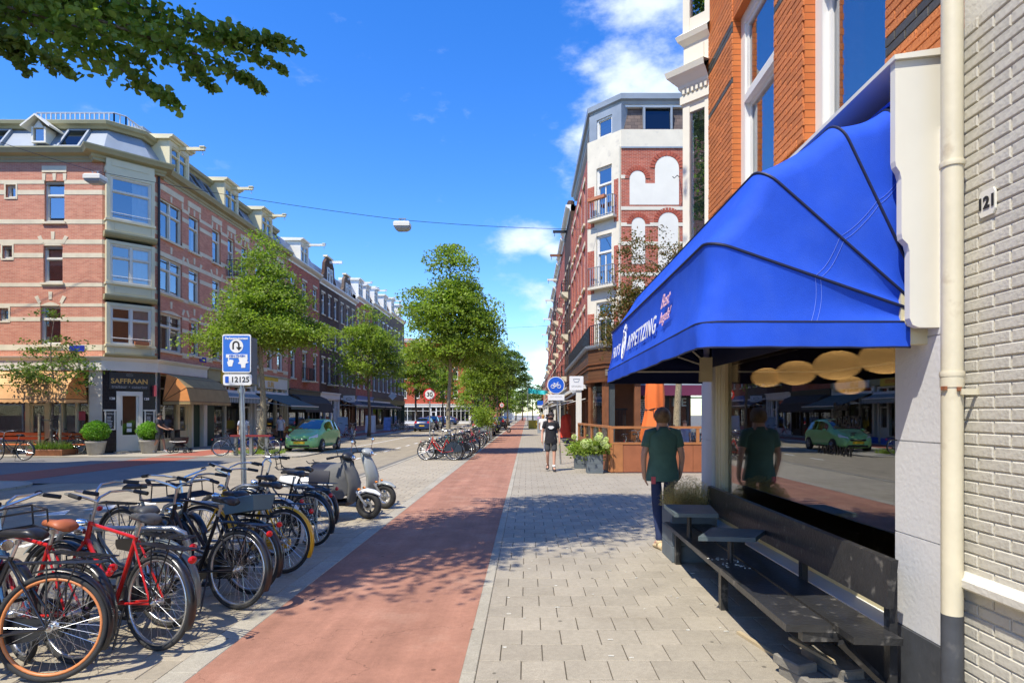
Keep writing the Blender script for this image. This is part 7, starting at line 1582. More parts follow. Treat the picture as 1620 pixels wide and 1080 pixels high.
# ================================================================ cars
M['carglass'] = mat('car_glass', (0.012,0.016,0.018), .04, 0, 1, spec=1.0, coat=1.0); M['carplast'] = mat('car_plastic', (0.02,0.02,0.02), .5, .1, 5); M['plateY'] = mat('yellow_number_plate', (.75,.48,.03), .4, .02, 3); M['lens'] = mat('clear_lens', (.75,.77,.78), .12, .05, 4, spec=.9)
def car(label, x, y, head, body_m, Lc_=3.74, Wc=1.66, Hc=1.55, box=1.0, group=None, z=-.05, lod=0, tail=True):
    t = thing('car', label, 'car', (x, y, z), R(head), group); h = Lc_/2; w = Wc/2
    # stations: x, half width, z_bottom, z_shoulder, z_top, half width top
    st = [(h, w*.62,.30,.52,.60,w*.50),(h-.06,w*.80,.22,.60,.70,w*.66),(h-.25,w*.92,.19,.68,.84,w*.74),(h-.62,w*.98,.18,.78,.95,w*.80),(h-.92,w,.18,.86,1.02,w*.82),
          (h-1.25,w,.18,.92,1.22,w*.76),(h-1.62,w,.18,.93,1.46,w*.70),(h-2.05,w,.18,.94,Hc-.01,w*.69),(h-2.6,w,.18,.95,Hc,w*.68),(h-3.05,w*.99,.18,.96,Hc-.04,w*.66),(h-3.35 if box else h-3.2,w*.97,.20,.97,Hc-.13,w*.63),(-h+.10,w*.93,.24,.93,1.12,w*.66),(-h,w*.84,.32,.75,.84,w*.62)]
    rows = []
    for (x_, wb, z0, zs_, zt_, wt) in st:
        r_ = [(x_,0,z0),(x_,wb*.90,z0),(x_,wb*.99,z0+.12),(x_,wb,(z0+zs_)/2),(x_,wb*.975,zs_),(x_,wb*.93,zs_+.03),(x_,wt+(wb*.93-wt)*.12,zt_-.07 if zt_-zs_ > .14 else (zs_+zt_)/2),(x_,wt*.90,zt_-.012),(x_,wt*.5,zt_),(x_,0,zt_)]
        rows.append(r_+[(a,-b_,c) for a,b_,c in reversed(r_[1:-1])])
    mb = MB(); mb.grid(rows, wrap=True); mb.poly(rows[0]); mb.poly(list(reversed(rows[-1]))); b_o = part('body', mb, body_m, t, 'all', True)
    md = b_o.modifiers.new('sub', 'SUBSURF'); md.levels = 1; md.render_levels = 1
    def S(i, f=0.0):     # interpolated station
        a, b_ = st[i], st[min(i+1, len(st)-1)]; return tuple(p+(q-p)*f for p, q in zip(a, b_))
    def side_pt(s, u, sg, o=.008):   # u 0 at shoulder, 1 near roof rail
        x_, wb, z0, zs_, zt_, wt = s; wy = wb*.93+(wt+(wb*.93-wt)*.12-wb*.93)*u; return (x_, sg*(wy+o), zs_+.03+(zt_-.07-zs_-.03)*u)
    for sg in (-1, 1):
        for (a, fa, b_, fb_, nm) in ((5,.35,7,.55,'side_window'),(7,.70,9,.55,'side_window'),(9,.75,10,.35,'quarter_window')):
            n = 5; bt, tp2 = [], []
            s0 = a+fa; s1 = b_+fb_
            for k in range(n+1): q = s0+(s1-s0)*k/n; s = S(int(q), q-int(q)); bt.append(side_pt(s,.06,sg)); tp2.append(side_pt(s,.90,sg))
            mb = MB(); mb.grid([bt, tp2] if sg < 0 else [tp2, bt]); part(nm, mb, M['carglass'], t, 'all', True)
    def strip(i0, i1, nm, f0=.12, f1=.92):
        a, b_ = st[i0], st[i1]; mb = MB(); rows = []
        for f in (f0, (f0+f1)/2, f1):
            s = tuple(p+(q-p)*f for p, q in zip(a, b_))
            if nm == 'windscreen': q_ = f*(i1-i0)+i0; s = S(int(q_), q_-int(q_))
            rows.append([(s[0]+(.022 if i0 < 8 else -.022), c*s[5]*.93, s[4]+.012-.02*c*c) for c in (-1,-.6,0,.6,1)])
        mb.grid(rows); part(nm, mb, M['carglass'], t, 'all', True)
    strip(4, 7, 'windscreen', .08, .80); strip(10, 11, 'rear_window', .05, .8)
    for (x_, nm) in ((h-.72,'f'),(-h+.66,'r')):
        for sg in (-1,1):
            arch = MB(); arch.lathe([(.335,-.02),(.335,.02)], 20, fn=lambda a,b_,c: (x_+a, sg*(w-.012)+c, .30+b_)); part('wheel_arch', arch, M['carplast'], t, local=True)
            wb_ = MB(); wb_.lathe([(.20,-.10),(.27,-.10),(.295,-.08),(.295,.05),(.28,.07),(.20,.072)], 24, fn=lambda a,b_,c: (a, c*sg, b_)); wo = part('wheel', wb_, M['tyre'], t, True, True); wo.location = (x_, sg*(w-.04), .30)
            rb = MB(); rb.lathe([(.20,.03),(.20,.072),(.185,.075),(.175,.05)], 20, fn=lambda a,b_,c: (a, c*sg, b_))
            for k in range(7): a = 2*math.pi*k/7; rb.tube([(.03*math.cos(a),sg*.066,.03*math.sin(a)),(.18*math.cos(a),sg*.066,.18*math.sin(a))], .02, 4)
            rb.lathe([(.05,.05),(.05,.075)], 10, fn=lambda a,b_,c: (a, c*sg, b_)); part('rim', rb, M['alu'], wo, True, True)
    for sg in (-1,1):
        mb = MB(); mb.grid([[(h-.05,sg*w*.50,.58),(h-.16,sg*w*.74,.60),(h-.34,sg*w*.88,.70)],[(h-.10,sg*w*.50,.69),(h-.22,sg*w*.70,.76),(h-.44,sg*w*.84,.84)]]); mb.v = [(a+.035,b_*1.03,c+.02) for a,b_,c in mb.v]; part('headlight', mb, M['lens'], t, 'all', True)
        mb = MB(); mb.grid([[(-h+.02,sg*w*.62,.78),(-h+.10,sg*w*.90,.80)],[(-h+.10,sg*w*.62,1.05),(-h+.2,sg*w*.84,1.05)]]); mb.v = [(a-.03,b_*1.03,c) for a,b_,c in mb.v]; part('tail_light', mb, M['redlens'], t, local=True)
        mb = MB(); mb.ball((h-1.28,sg*(w+.09),1.02), .07,.09,.07, 10, 6); part('wing_mirror', mb, body_m, t, True, True)
        mb = MB(); mb.box(h-2.35,h-2.20,sg*(w*.985)-.012,sg*(w*.985)+.012,.80,.83); part('door_handle', mb, body_m, t, local=True)
    mb = MB(); mb.box(h-.045,h+.012,-w*.44,w*.44,.54,.62); part('grille', mb, M['carplast'], t, local=True)
    mb = MB(); mb.box(h-.05,h+.005,-w*.55,w*.55,.26,.36); part('air_intake', mb, M['carplast'], t, local=True)
    mb = MB(); mb.box(h+.012,h+.022,-.26,.26,.41,.52); part('number_plate', mb, M['plateY'], t, local=True)
    mb = MB(); mb.box(-h-.02,-h-.0,-.26,.26,.55,.66); part('number_plate', mb, M['plateY'], t, local=True)
    mb = MB(); mb.tube([(h-.02,-w*.42,.63),(h+.02,-.1,.60),(h+.02,.1,.60),(h-.02,w*.42,.63)], .012, 5); mb.lathe([(.05,-.006),(.05,.006)], 14, fn=lambda a,b_,c: (h+.022+c,a,.59+b_)); part('badge_bar', mb, M['chrome'], t, True, True)
    return t
car('light green hatchback parked facing the camera at the left kerb', -10.45, 29.4, -90, paint('car_green', (0.33,0.68,0.24), .25))
GC = 'cars parked or waiting along the road'
car('blue car parked beyond the white bicycle on the left', -10.7, 63, 90, paint('car_blue', (0.02,0.045,0.13), .25), 4.1, 1.7, 1.45, group=GC)
car('dark car behind the blue car on the left', -11.0, 70, 90, paint('car_black', (0.012,0.012,0.015), .25), 4.3, 1.75, 1.6, group=GC)
for x, y, c, lab in ((-3.6,50,'car_black','dark car parked between the path trees, nearest'),(-3.6,57,'car_grey','grey car parked behind the dark one between the path trees'),(-3.6,75,'car_black','dark car parked farther along the path side'),(-13.5,99,'car_blue','blue car turning at the far crossing'),(-15.5,103,'car_pink','red car at the far crossing'),(-3.6,93,'car_grey','small grey car far along the path side')):
    paint('car_grey', (.12,.13,.14), .3); paint('car_pink', (.45,.05,.05), .3); car(lab, x, y, 90 if x > -5 else 170, M[c], 4.2, 1.72, 1.48, group=GC)
# ================================================================ signs, lamps, terrace
M['signred'] = mat('sign_red', (0.62,0.02,0.02), .35, .03, 3); M['signwhite'] = mat('sign_white', (0.80,0.80,0.78), .35, .03, 3); M['signblue'] = mat('sign_blue', (0.01,0.10,0.55), .35, .03, 3)
def disc(mb, c, r_, d0, d1, n=32): mb.lathe([(r_,d0),(r_,d1)], n, fn=lambda a,b_,z: (c[0]+a, c[1]-z, c[2]+b_))
def pole(t, pts, r_, m_=None, name='pole'): mb = MB(); mb.tube(pts, r_, 12); return part(name, mb, m_ or M['steel'], t, True)
def limit_sign(label, x, y, z, r_, txt, lean=0):
    t = thing('speed_limit_sign', label, 'road sign', (x, y, 0)); pole(t, [(x+lean,y,-.03),(x,y,z+.1)], .03)
    mb = MB(); disc(mb, (x,y-.03,z), r_, 0, .01); p = part('sign_plate', mb, M['signred'], t); mb = MB(); disc(mb, (x,y-.04,z), r_*.74, 0, .002); part('sign_field', mb, M['signwhite'], p)
    if txt: put_text(txt, r_*.95, M['blk_print'], p, (x,y-.0435,z-.005), (1,0,0), (0,0,1), bold=.008)
limit_sign('round red and white 30 sign on a pole at the left of the parking strip', -4.46, 27.5, 2.62, .29, '30')
limit_sign('small far round sign on the parking strip beyond the path trees', -3.3, 78, 2.9, .32, '30'); 
t = thing('parking_sign', 'blue parking machine sign with a U-turn arrow and the number 12125', 'sign', (-4.02, 8.5, 0)); pole(t, [(-3.99,8.5,-.02),(-4.05,8.5,2.35)], .036)
mb = MB(); mb.lathe([(.05,0),(.05,.06)], 14, (-4.045,8.5,2.02)); part('pole_cap', mb, M['steel'], t)
Xs, Ys, Zs = -4.075, 8.42, 2.55
sx = Matrix.Rotation(R(-1.5), 3, 'Y')
def rr(w, h, r_=.03, n=4):
    out = []
    for (cx, cz, a0) in ((w/2-r_,h/2-r_,0),(-w/2+r_,h/2-r_,90),(-w/2+r_,-h/2+r_,180),(w/2-r_,-h/2+r_,270)):
        for k in range(n+1): out.append((cx+r_*math.cos(R(a0+90*k/n)), cz+r_*math.sin(R(a0+90*k/n))))
    return out
def plate(pts_, cx, cz, y0, y1, m_, parent, name='plate'):
    mb = MB(); mb.prism(pts_, lambda a, b_, d: (cx+a, d, cz+b_), y0, y1); return part(name, mb, m_, parent)
bp = plate(rr(.40,.54), Xs, Zs+.02, Ys, Ys+.012, M['signwhite'], t, 'sign_plate'); plate(rr(.375,.50,.02), Xs, Zs+.02, Ys-.003, Ys, mat('sign_parking_blue', (.03,.16,.62), .35, .03, 3), bp, 'blue_field')
lp = plate(rr(.40,.155), Xs+.01, Zs-.345, Ys, Ys+.012, M['signwhite'], t, 'sign_plate'); put_text('12125', .105, M['blk_print'], lp, (Xs+.05, Ys-.002, Zs-.347), (1,0,0), (0,0,1), bold=.002); plate(rr(.05,.09,.008), Xs-.135, Zs-.345, Ys-.003, Ys, M['signblue'], lp, 'icon')
put_text('Parkeerautomaat', .046, M['signwhite'], bp, (Xs, Ys-.0045, Zs+.232), (1,0,0), (0,0,1), bold=.0015)
mb = MB(); disc(mb, (Xs,Ys-.003,Zs+.125), .095, 0, .003); part('white_disc', mb, M['signwhite'], bp)
mb = MB(); ar = [(-.045,-.045),(-.045,.02)]+[(-.005+.04*math.cos(R(a)), .02+.04*math.sin(R(a))) for a in range(180,-1,-20)]+[(.035,-.02)]
mb.tube([(Xs+a,Ys-.0075,Zs+.125+b_) for a,b_ in ar], .0115, 4, flat=.2); mb.prism([(-.005,-.015),(.075,-.015),(.035,-.062)], lambda a,b_,d: (Xs+a,d,Zs+.125+b_), Ys-.010, Ys-.006); part('arrow', mb, M['blk_print'], bp)
plate(rr(.30,.048,.004), Xs+.005, Zs-.015, Ys-.006, Ys-.003, M['signwhite'], bp, 'strip'); put_text('KEN-TE-KEN', .040, M['signblue'], bp, (Xs+.012, Ys-.0075, Zs-.015), (1,0,0), (0,0,1), bold=.001); 
hand = [(-.04,-.06),(-.03,-.09),(.02,-.09),(.03,-.05),(.04,-.02),(.035,.0),(.0,.005),(-.02,.0),(-.022,.05),(-.034,.05),(-.036,-.02),(-.05,-.03)]
plate([(a-.09,b_) for a,b_ in hand], Xs+.01, Zs-.07, Ys-.007, Ys-.003, M['signwhite'], bp, 'pictogram'); plate([(-.06,.02),(.07,.02),(.06,-.03),(.085,-.045),(.04,-.06),(.035,-.12),(-.02,-.12),(-.025,-.07),(-.07,-.06),(-.045,-.03)], Xs+.09, Zs-.06, Ys-.007, Ys-.003, M['signwhite'], bp, 'pictogram')
mb = MB(); mb.box(Xs-.12, Xs+.20, Ys+.03, Ys+.20, 2.15, 2.8); part('backing_box', mb, mat('grey_backing', (.12,.14,.15), .6), t)
# bike path sign
t = thing('bike_path_sign', 'round blue bicycle sign above a white plate on a leaning pole', 'road sign', (1.1, 20.7, 0)); X0, Y0, Z0 = .99, 20.7, 2.72
pole(t, [(1.16,20.75,-.02),(.99,20.75,2.95)], .03)
mb = MB(); disc(mb, (X0,Y0-.03,Z0), .30, 0, .012); sp_ = part('sign_plate', mb, M['signwhite'], t); mb = MB(); disc(mb, (X0,Y0-.042,Z0), .275, 0, .003); part('blue_field', mb, M['signblue'], sp_)
mb = MB()
for s_ in (-1,1): mb.tube([(X0+s_*.105+.062*math.cos(R(a)), Y0-.048, Z0-.045+.062*math.sin(R(a))) for a in range(0,360,24)], .010, 4, True)
for a, b_ in (((-.105,-.045),(-.05,.045)),((-.05,.045),(.06,.045)),((.06,.045),(.105,-.045)),((-.05,.045),(0,-.045)),((0,-.045),(.06,.045)),((0,-.045),(-.105,-.045)),((.06,.045),(.045,.085)),((.045,.085),(.09,.09)),((-.05,.045),(-.06,.075)),((-.085,.075),(-.04,.075))): mb.tube([(X0+a[0],Y0-.048,Z0+a[1]),(X0+b_[0],Y0-.048,Z0+b_[1])], .010, 4)
part('bicycle_pictogram', mb, M['signwhite'], sp_)
pw = plate(rr(.56,.20,.015), 1.0, 2.30, Y0-.045, Y0-.03, M['signwhite'], t, 'under_plate'); put_text('fietsers rechts houden', .045, mat('faint_print', (.45,.45,.42), .6), pw, (1.0, Y0-.047, 2.33), (1,0,0), (0,0,1)); 
t = thing('pub_sign', 'square white sign on a white post in front of the brown pub front', 'sign', (1.98, 24.2, 0)); plate(rr(.56,.56,.02), 1.98, 2.97, 24.15, 24.2, M['signwhite'], t, 'sign_board'); mb = MB(); mb.box(1.97,2.19,24.2,24.3,0,2.7); part('post', mb, M['creamw'], t)
put_text('GROCERS', .09, mat('grey_sign_print', (.35,.33,.32), .6), t, (1.98,24.148,2.84), (1,0,0), (0,0,1)); mb = MB(); mb.tube([(1.86,24.147,3.12),(1.90,24.147,3.02),(2.06,24.147,3.02),(2.10,24.147,3.12)], .01, 4); mb.tube([(1.84,24.147,3.14),(2.12,24.147,3.14)], .01, 4); part('emblem', mb, M['grey_sign_print'] if 'grey_sign_print' in M else M['zinc'], t)
t = thing('blue_parking_sign', 'small far blue sign over a grey machine right of the bike path', 'sign', (1.2, 55, 0)); plate(rr(.55,.40,.03), 1.2, 2.75, 54.9, 54.95, M['signblue'], t, 'sign_plate'); plate(rr(.5,.2,.02), 1.2, 2.42, 54.9, 54.95, M['signwhite'], t, 'under_plate'); pole(t, [(1.2,55,0),(1.2,55,2.9)], .05); mb = MB(); mb.cham(.95,1.45,54.9,55.3,0,1.3,.03); part('machine', mb, M['zinc'], t)
t = thing('litter_bin', 'yellow bin far down beside the bike path', 'bin', (.55, 72, 0)); mb = MB(); mb.cham(.15,1.2,71.7,72.3,0,1.0,.05); part('body', mb, M['yellowsign'], t)
# span wire and street lamps
def cable(name, label, pts_, r_=.008):
    o = thing(name, label, 'cable', pts_[0]); mb = MB(); out = []
    for a, b_ in zip(pts_[:-1], pts_[1:]):
        a, b_ = Vector(a), Vector(b_)
        for k in range(8): t_ = k/8; p = a.lerp(b_, t_); p.z -= 4*t_*(1-t_)*.12*(b_-a).length/12; out.append(p)
    out.append(Vector(pts_[-1])); mb.tube(out, r_, 5); part('wire', mb, M['black'], o); return o
cable('span_wire', 'thin black wire carrying the street lamps across the road', [(-27,22.5,13.9),(-21.4,24,12.7),(-17.6,24.4,11.6),(-5.2,25.6,9.98),(3.3,28.4,10.45)], .011)
def lamp(label, x, y, z):
    t = thing('street_lamp', label, 'street lamp', (x, y, z), 0, 'lamps hanging from the wire'); mb = MB(); mb.cham(-.34,.34,-.24,.24,-.16,.04,.05); part('housing', mb, M['creamw'], t, local=True)
    rows = [[(sx_*a, sy_*b_, z_) for sx_, sy_ in ((-1,-1),(1,-1),(1,1),(-1,1))] for a, b_, z_ in ((.32,.22,-.16),(.30,.20,-.24),(.18,.12,-.33),(.02,.02,-.34))]; mb = MB(); mb.grid(rows, wrap=True); part('diffuser', mb, mat('frosted_lamp_glass', (.40,.40,.38), .25, .05, 3), t, local=True)
    mb = MB(); mb.tube([(-.1,0,.04),(-.1,0,.2)], .02, 5); mb.tube([(.1,0,.04),(.1,0,.2)], .02, 5); mb.tube([(-.16,0,.2),(.16,0,.2)], .02, 5); part('hanger', mb, M['steel'], t, local=True)
lamp('street lamp hanging from the wire above the middle of the road', -5.32, 25.6, 9.85); lamp('street lamp hanging from the wire in front of the banded corner building', -17.55, 24.4, 11.38)
cable('far_wire', 'thin wire crossing the sky far down the street, upper one', [(-12,62,10.5),(2.9,60,10.6)], .012); cable('far_wire', 'thin wire crossing the sky far down the street, lower one', [(-12,90,9.5),(3.3,90,8.2)], .014)

# terrace
M['owood'] = mat('orange_stained_wood', (0.42,0.17,0.06), .55, .15, 4, .2, 40, world_co=True); M['rwood'] = mat('red_brown_panel', (0.33,0.115,0.05), .6, .15, 3, world_co=True)
tf = thing('terrace_fence', 'orange-brown wooden terrace fence with glass panels in front of the pub', 'fence', (5, 17.6, 0))
Xa, Xb, Yt = 2.43, 9.0, 17.6; Ztop = 1.36
mb = MB(); mb.box(Xa,Xb,Yt-.05,Yt+.05,1.30,1.37); part('top_rail', mb, M['owood'], tf); mb = MB(); mb.box(Xa,Xb,Yt-.045,Yt+.045,.84,.90); part('middle_rail', mb, M['owood'], tf)
for x in (2.43, 4.95, 5.12, 7.2):
    mb = MB(); mb.box(x,x+.09,Yt-.044,Yt+.044,.90,1.30); part('post', mb, M['owood'], tf)
for a, b_ in ((2.52,4.95),(5.21,7.2),(7.29,9.0)): mb = MB(); mb.box(a,b_,Yt-.006,Yt,.90,1.30); part('pane', mb, M['clear'], tf)
for a, b_, m_ in ((2.43,2.52,'owood'),(2.53,2.80,'owood'),(2.81,4.85,'rwood'),(4.86,7.0,'rwood'),(7.01,9.0,'rwood')): mb = MB(); mb.box(a,b_,Yt-.04+(.012 if m_ == 'rwood' else 0),Yt+.04,.03,.84); part('panel', mb, M[m_], tf)
Fs = F_of((2.05, 23.8), (2.43, 17.65)); L_ = Fs.len
mb = MB(); mb.fbox(Fs,0,L_,-.05,.05,1.31,1.38); part('top_rail', mb, M['owood'], tf)
for u in (0, 1.5, 3.0, 4.6, L_-.1): mb = MB(); mb.fbox(Fs,u,u+.09,-.045,.045,.03,1.31); part('post', mb, M['owood'], tf)
for k, u in enumerate((0.09,1.59,3.09,4.69)): 
    u1 = (1.5,3.0,4.6,L_-.1)[k]; mb = MB(); mb.fbox(Fs,u,u1,-.03,.03,.03,.86); part('panel', mb, M['rwood'], tf); mb = MB(); mb.fbox(Fs,u,u1,-.003,.003,.86,1.31); part('pane', mb, M['clear'], tf)
# folded orange parasol
par = thing('parasol', 'folded bright orange parasol tied with a dark cord on the terrace', 'parasol', (4.15, 19.5, 0)); par.scale = (.78,.78,1); mb = MB(); rng_ = random.Random(3); rows = []
for k, (z_, r_) in enumerate(((.88,.60),(1.0,.60),(1.3,.53),(1.6,.45),(1.85,.39),(1.92,.385),(2.2,.40),(2.6,.37),(3.0,.32),(3.3,.14),(3.4,.03))):
    rows.append([(r_*(1+.07*math.sin(7*a+k*.12)+.02*math.sin(13*a))*math.cos(a), r_*(1+.07*math.sin(7*a+k*.12))*math.sin(a), z_+(.10*math.sin(5*a) if k == 0 else 0)) for a in [2*math.pi*j/42 for j in range(42)]])
mb.grid(rows, wrap=True); part('canopy', mb, mat('bright_orange_canvas', (0.80,0.17,0.03), .75, .08, 3), par, 'all', True); mb = MB(); mb.tube([(0,0,0),(0,0,3.45)], .03, 8); part('pole', mb, M['owood'], par, True, True); mb = MB(); mb.tube([(.40*math.cos(a),.40*math.sin(a),1.88+.03*math.sin(3*a)) for a in [2*math.pi*j/24 for j in range(24)]], .018, 5, True); mb.tube([(-.15,-.38,1.85),(-.12,-.45,1.2),(-.25,-.5,.95)], .014, 5); part('cord', mb, M['black'], par, True, True)
# red cloth stand and wooden bench beyond
t = thing('folded_parasol', 'small red folded parasol standing further along the pavement', 'parasol', (2.45, 37, 0)); rows = []
mb = MB()
for k, (z_, r_) in enumerate(((.30,.50),(.6,.48),(1.0,.40),(1.35,.36),(1.6,.30),(1.75,.05))): rows.append([(r_*(1+.12*math.sin(5*a+k))*math.cos(a), r_*(1+.12*math.sin(5*a+k))*math.sin(a), z_) for a in [2*math.pi*j/30 for j in range(30)]])
mb.grid(rows, wrap=True); part('canopy', mb, mat('red_cloth', (0.70,0.06,0.03), .75, .08, 3), t, 'all', True); mb = MB(); mb.tube([(0,0,0),(0,0,1.9)], .03, 8); part('pole', mb, M['steel'], t, True, True)
def picnic(label, x, y, L2, m_, rz=0, backrest=True):
    t = thing('wooden_bench', label, 'bench', (x, y, 0), rz)
    for k in range(3): mb = MB(); mb.cham(-L2/2,L2/2,-.2+k*.14,-.07+k*.14,.41,.45,.005); part('seat_plank', mb, m_, t, local=True)
    if backrest:
        for z_ in (.62,.80): mb = MB(); mb.box(-L2/2,L2/2,.22,.25,z_,z_+.13); part('back_plank', mb, m_, t, local=True)
    for s_ in (-1,1):
        mb = MB(); mb.box(s_*(L2/2-.2)-.03,s_*(L2/2-.2)+.03,-.18,.22,.0,.05); mb.box(s_*(L2/2-.2)-.03,s_*(L2/2-.2)+.03,-.03,.03,.05,.41); mb.box(s_*(L2/2-.2)-.03,s_*(L2/2-.2)+.03,.19,.22,.05,.92) if backrest else None; part('leg', mb, M['black'], t, local=True)
picnic('small wooden bench beside the second hydrangea planter', 2.0, 24.6, 1.6, M['rwood'], R(-84))
picnic('long orange bench in front of the café windows, left of the young tree', -22.6, 25.75, 3.4, M['orangepaint'], 0); picnic('long orange bench in front of the café windows, right of the young tree', -19.55, 25.8, 2.3, M['orangepaint'], 0)
# leaning menu boards on the left pavement
def aboard(label, x, y, w_, h_, txt=None, rz=0, m_=None):
    t = thing('pavement_board', label, 'sign board', (x, y, 0), rz)
    for s_ in (-1,1): mb = MB(); mb.hexa([(-w_/2,s_*.28,0),(w_/2,s_*.28,0),(w_/2,s_*.25,0),(-w_/2,s_*.25,0),(-w_/2,s_*.04,h_),(w_/2,s_*.04,h_),(w_/2,s_*.01,h_),(-w_/2,s_*.01,h_)]); part('board', mb, m_ or M['signwhite'], t, local=True)
aboard('pale blue pavement board in front of the left shops, left one', -14.9, 48.5, .8, 1.5, m_=mat('pale_blue_board', (.35,.45,.55), .6)); aboard('white pavement board in front of the left shops, middle one', -14.6, 56, .9, 1.6); aboard('white and blue pavement board, right one before the green shop', -14.9, 64, .7, 1.4, m_=mat('blue_white_board', (.25,.35,.6), .6, .3, 4))
t = thing('round_shop_sign', 'white diamond-shaped sign projecting from the far left shops', 'sign', (-16.8, 74, 3.9)); mb = MB(); mb.prism([(0,-.5),(.5,0),(0,.5),(-.5,0)], lambda a,b_,d: (-16.6+a, 74+d, 3.95+b_), 0, .08); part('board', mb, M['signwhite'], t)
t = thing('hanging_shop_sign', 'white oblong sign with an oval over the left shops', 'sign', (-16.6, 56, 3.2)); plate(rr(1.1,.6,.03), -16.6, 3.15, 55.9, 55.98, M['signwhite'], t, 'board'); mb = MB(); mb.tube([(-16.6+.25*math.cos(R(a)),55.89,3.15+.12*math.sin(R(a))) for a in range(0,360,30)], .015, 4, True); part('emblem', mb, M['blk_print'], t)
# red guard rail at the first left tree, produce crates
t = thing('tree_guard', 'low dark red rail on posts round the first left kerb tree', 'rail', (-11.5, 25.2, 0))
mb = MB(); mb.box(-12.4,-10.7,25.05,25.25,.78,.86); part('rail', mb, mat('dark_red_rail', (.22,.03,.03), .5), t)
for x in (-12.2,-11.55,-10.9): mb = MB(); mb.box(x-.06,x+.06,25.08,25.22,0,.78); part('post', mb, M['steel'], t)
labs = ['blue crate under the grey-green awning, left one','blue crate under the grey-green awning, right one','tilted crate of produce in front of the greengrocer, low one','tilted crate of produce in front of the greengrocer, high one','tilted crate of oranges in front of the greengrocer']
for (x, y, z_, w_, m_, lab) in ((-16.1,34.3,0,.8,'bluesign',labs[0]),(-15.8,36.2,0,.8,'bluesign',labs[1]),(-15.9,38.6,.35,.9,'wood_red',labs[2]),(-16.3,39.6,.5,.9,'green',labs[3]),(-15.9,40.8,.45,.9,'orangepaint',labs[4])):
    t = thing('crate', lab, 'crate', (x, y, z_), 0, 'crates in front of the greengrocer'); mb = MB(); mb.box(-w_/2,w_/2,-w_/2,w_/2,0,.04); mb.box(-w_/2,w_/2,-w_/2,-w_/2+.03,.04,.35); mb.box(-w_/2,w_/2,w_/2-.03,w_/2,.04,.35); mb.box(-w_/2,-w_/2+.03,-w_/2+.03,w_/2-.03,.04,.35); mb.box(w_/2-.03,w_/2,-w_/2+.03,w_/2-.03,.04,.35); part('box', mb, M[m_], t, local=True)
    if z_ > 0: 
        t.rotation_euler = (0, R(18), 0); rng = np.random.default_rng(int(y*10)); mb = MB()
        for _ in range(34): mb.ball((rng.uniform(-.35,.35), rng.uniform(-.35,.35), .30+rng.uniform(0,.08)), .055,.055,.055, 7, 5)
        part('fruit', mb, mat('fruit%d' % int(y), [(.6,.2,.03),(.1,.3,.05),(.7,.35,.05)][int(y) % 3], .5, island=True, rand=.3), t, True, True, kind='stuff'); mb = MB(); mb.box(-.3,.3,-.3,.3,-z_,0); part('stand', mb, M['black'], t, local=True)
for i, (x, y) in enumerate(((-10.0,23.3),)): pass
# gum and cigarette-end litter is part of the slab colour; a few real scraps lie by the bench
mb = MB(); r_ = random.Random(8)
for _ in range(46):
    x, y = r_.uniform(-.2,1.9), r_.uniform(3.6,9.5); a = r_.uniform(0,3.14); l = r_.uniform(.006,.02); mb.box(x-l, x+l, y-.004, y+.004, .002, .008)
for _ in range(26):
    x, y = r_.uniform(1.58,1.85), r_.uniform(4.9,5.3); l = r_.uniform(.004,.012); mb.box(x-l,x+l,y-l*.5,y+l*.5,.455,.460)
tag(part('litter', mb, mat('paper_scrap', (.6,.58,.5), .9, .3, 30), None, kind='stuff'), 'tiny pale scraps scattered on the slabs and bench', 'litter')
# ================================================================ people
def skin_mesh(name, verts, edges, radii, m_, sub=2):
    me = D.meshes.new(name); me.from_pydata([Vector(v) for v in verts], edges, []); o = D.objects.new(name, me); COL.objects.link(o)
    o.modifiers.new('skin', 'SKIN'); s = o.modifiers.new('sub', 'SUBSURF'); s.levels = sub; s.render_levels = sub
    for i, r_ in enumerate(radii): me.skin_vertices[0].data[i].radius = (r_, r_) if not isinstance(r_, tuple) else r_
    me.skin_vertices[0].data[0].use_root = True
    dg = bpy.context.evaluated_depsgraph_get(); dg.update(); out = D.meshes.new_from_object(o.evaluated_get(dg)); D.objects.remove(o); out.name = name; out.materials.clear(); out.materials.append(m_)
    out.polygons.foreach_set('use_smooth', [True]*len(out.polygons)); return out
M['skin'] = mat('skin', (0.55,0.30,0.20), .55, .06, 8); M['skin2'] = mat('tanned_skin', (0.48,0.25,0.15), .55, .06, 8)
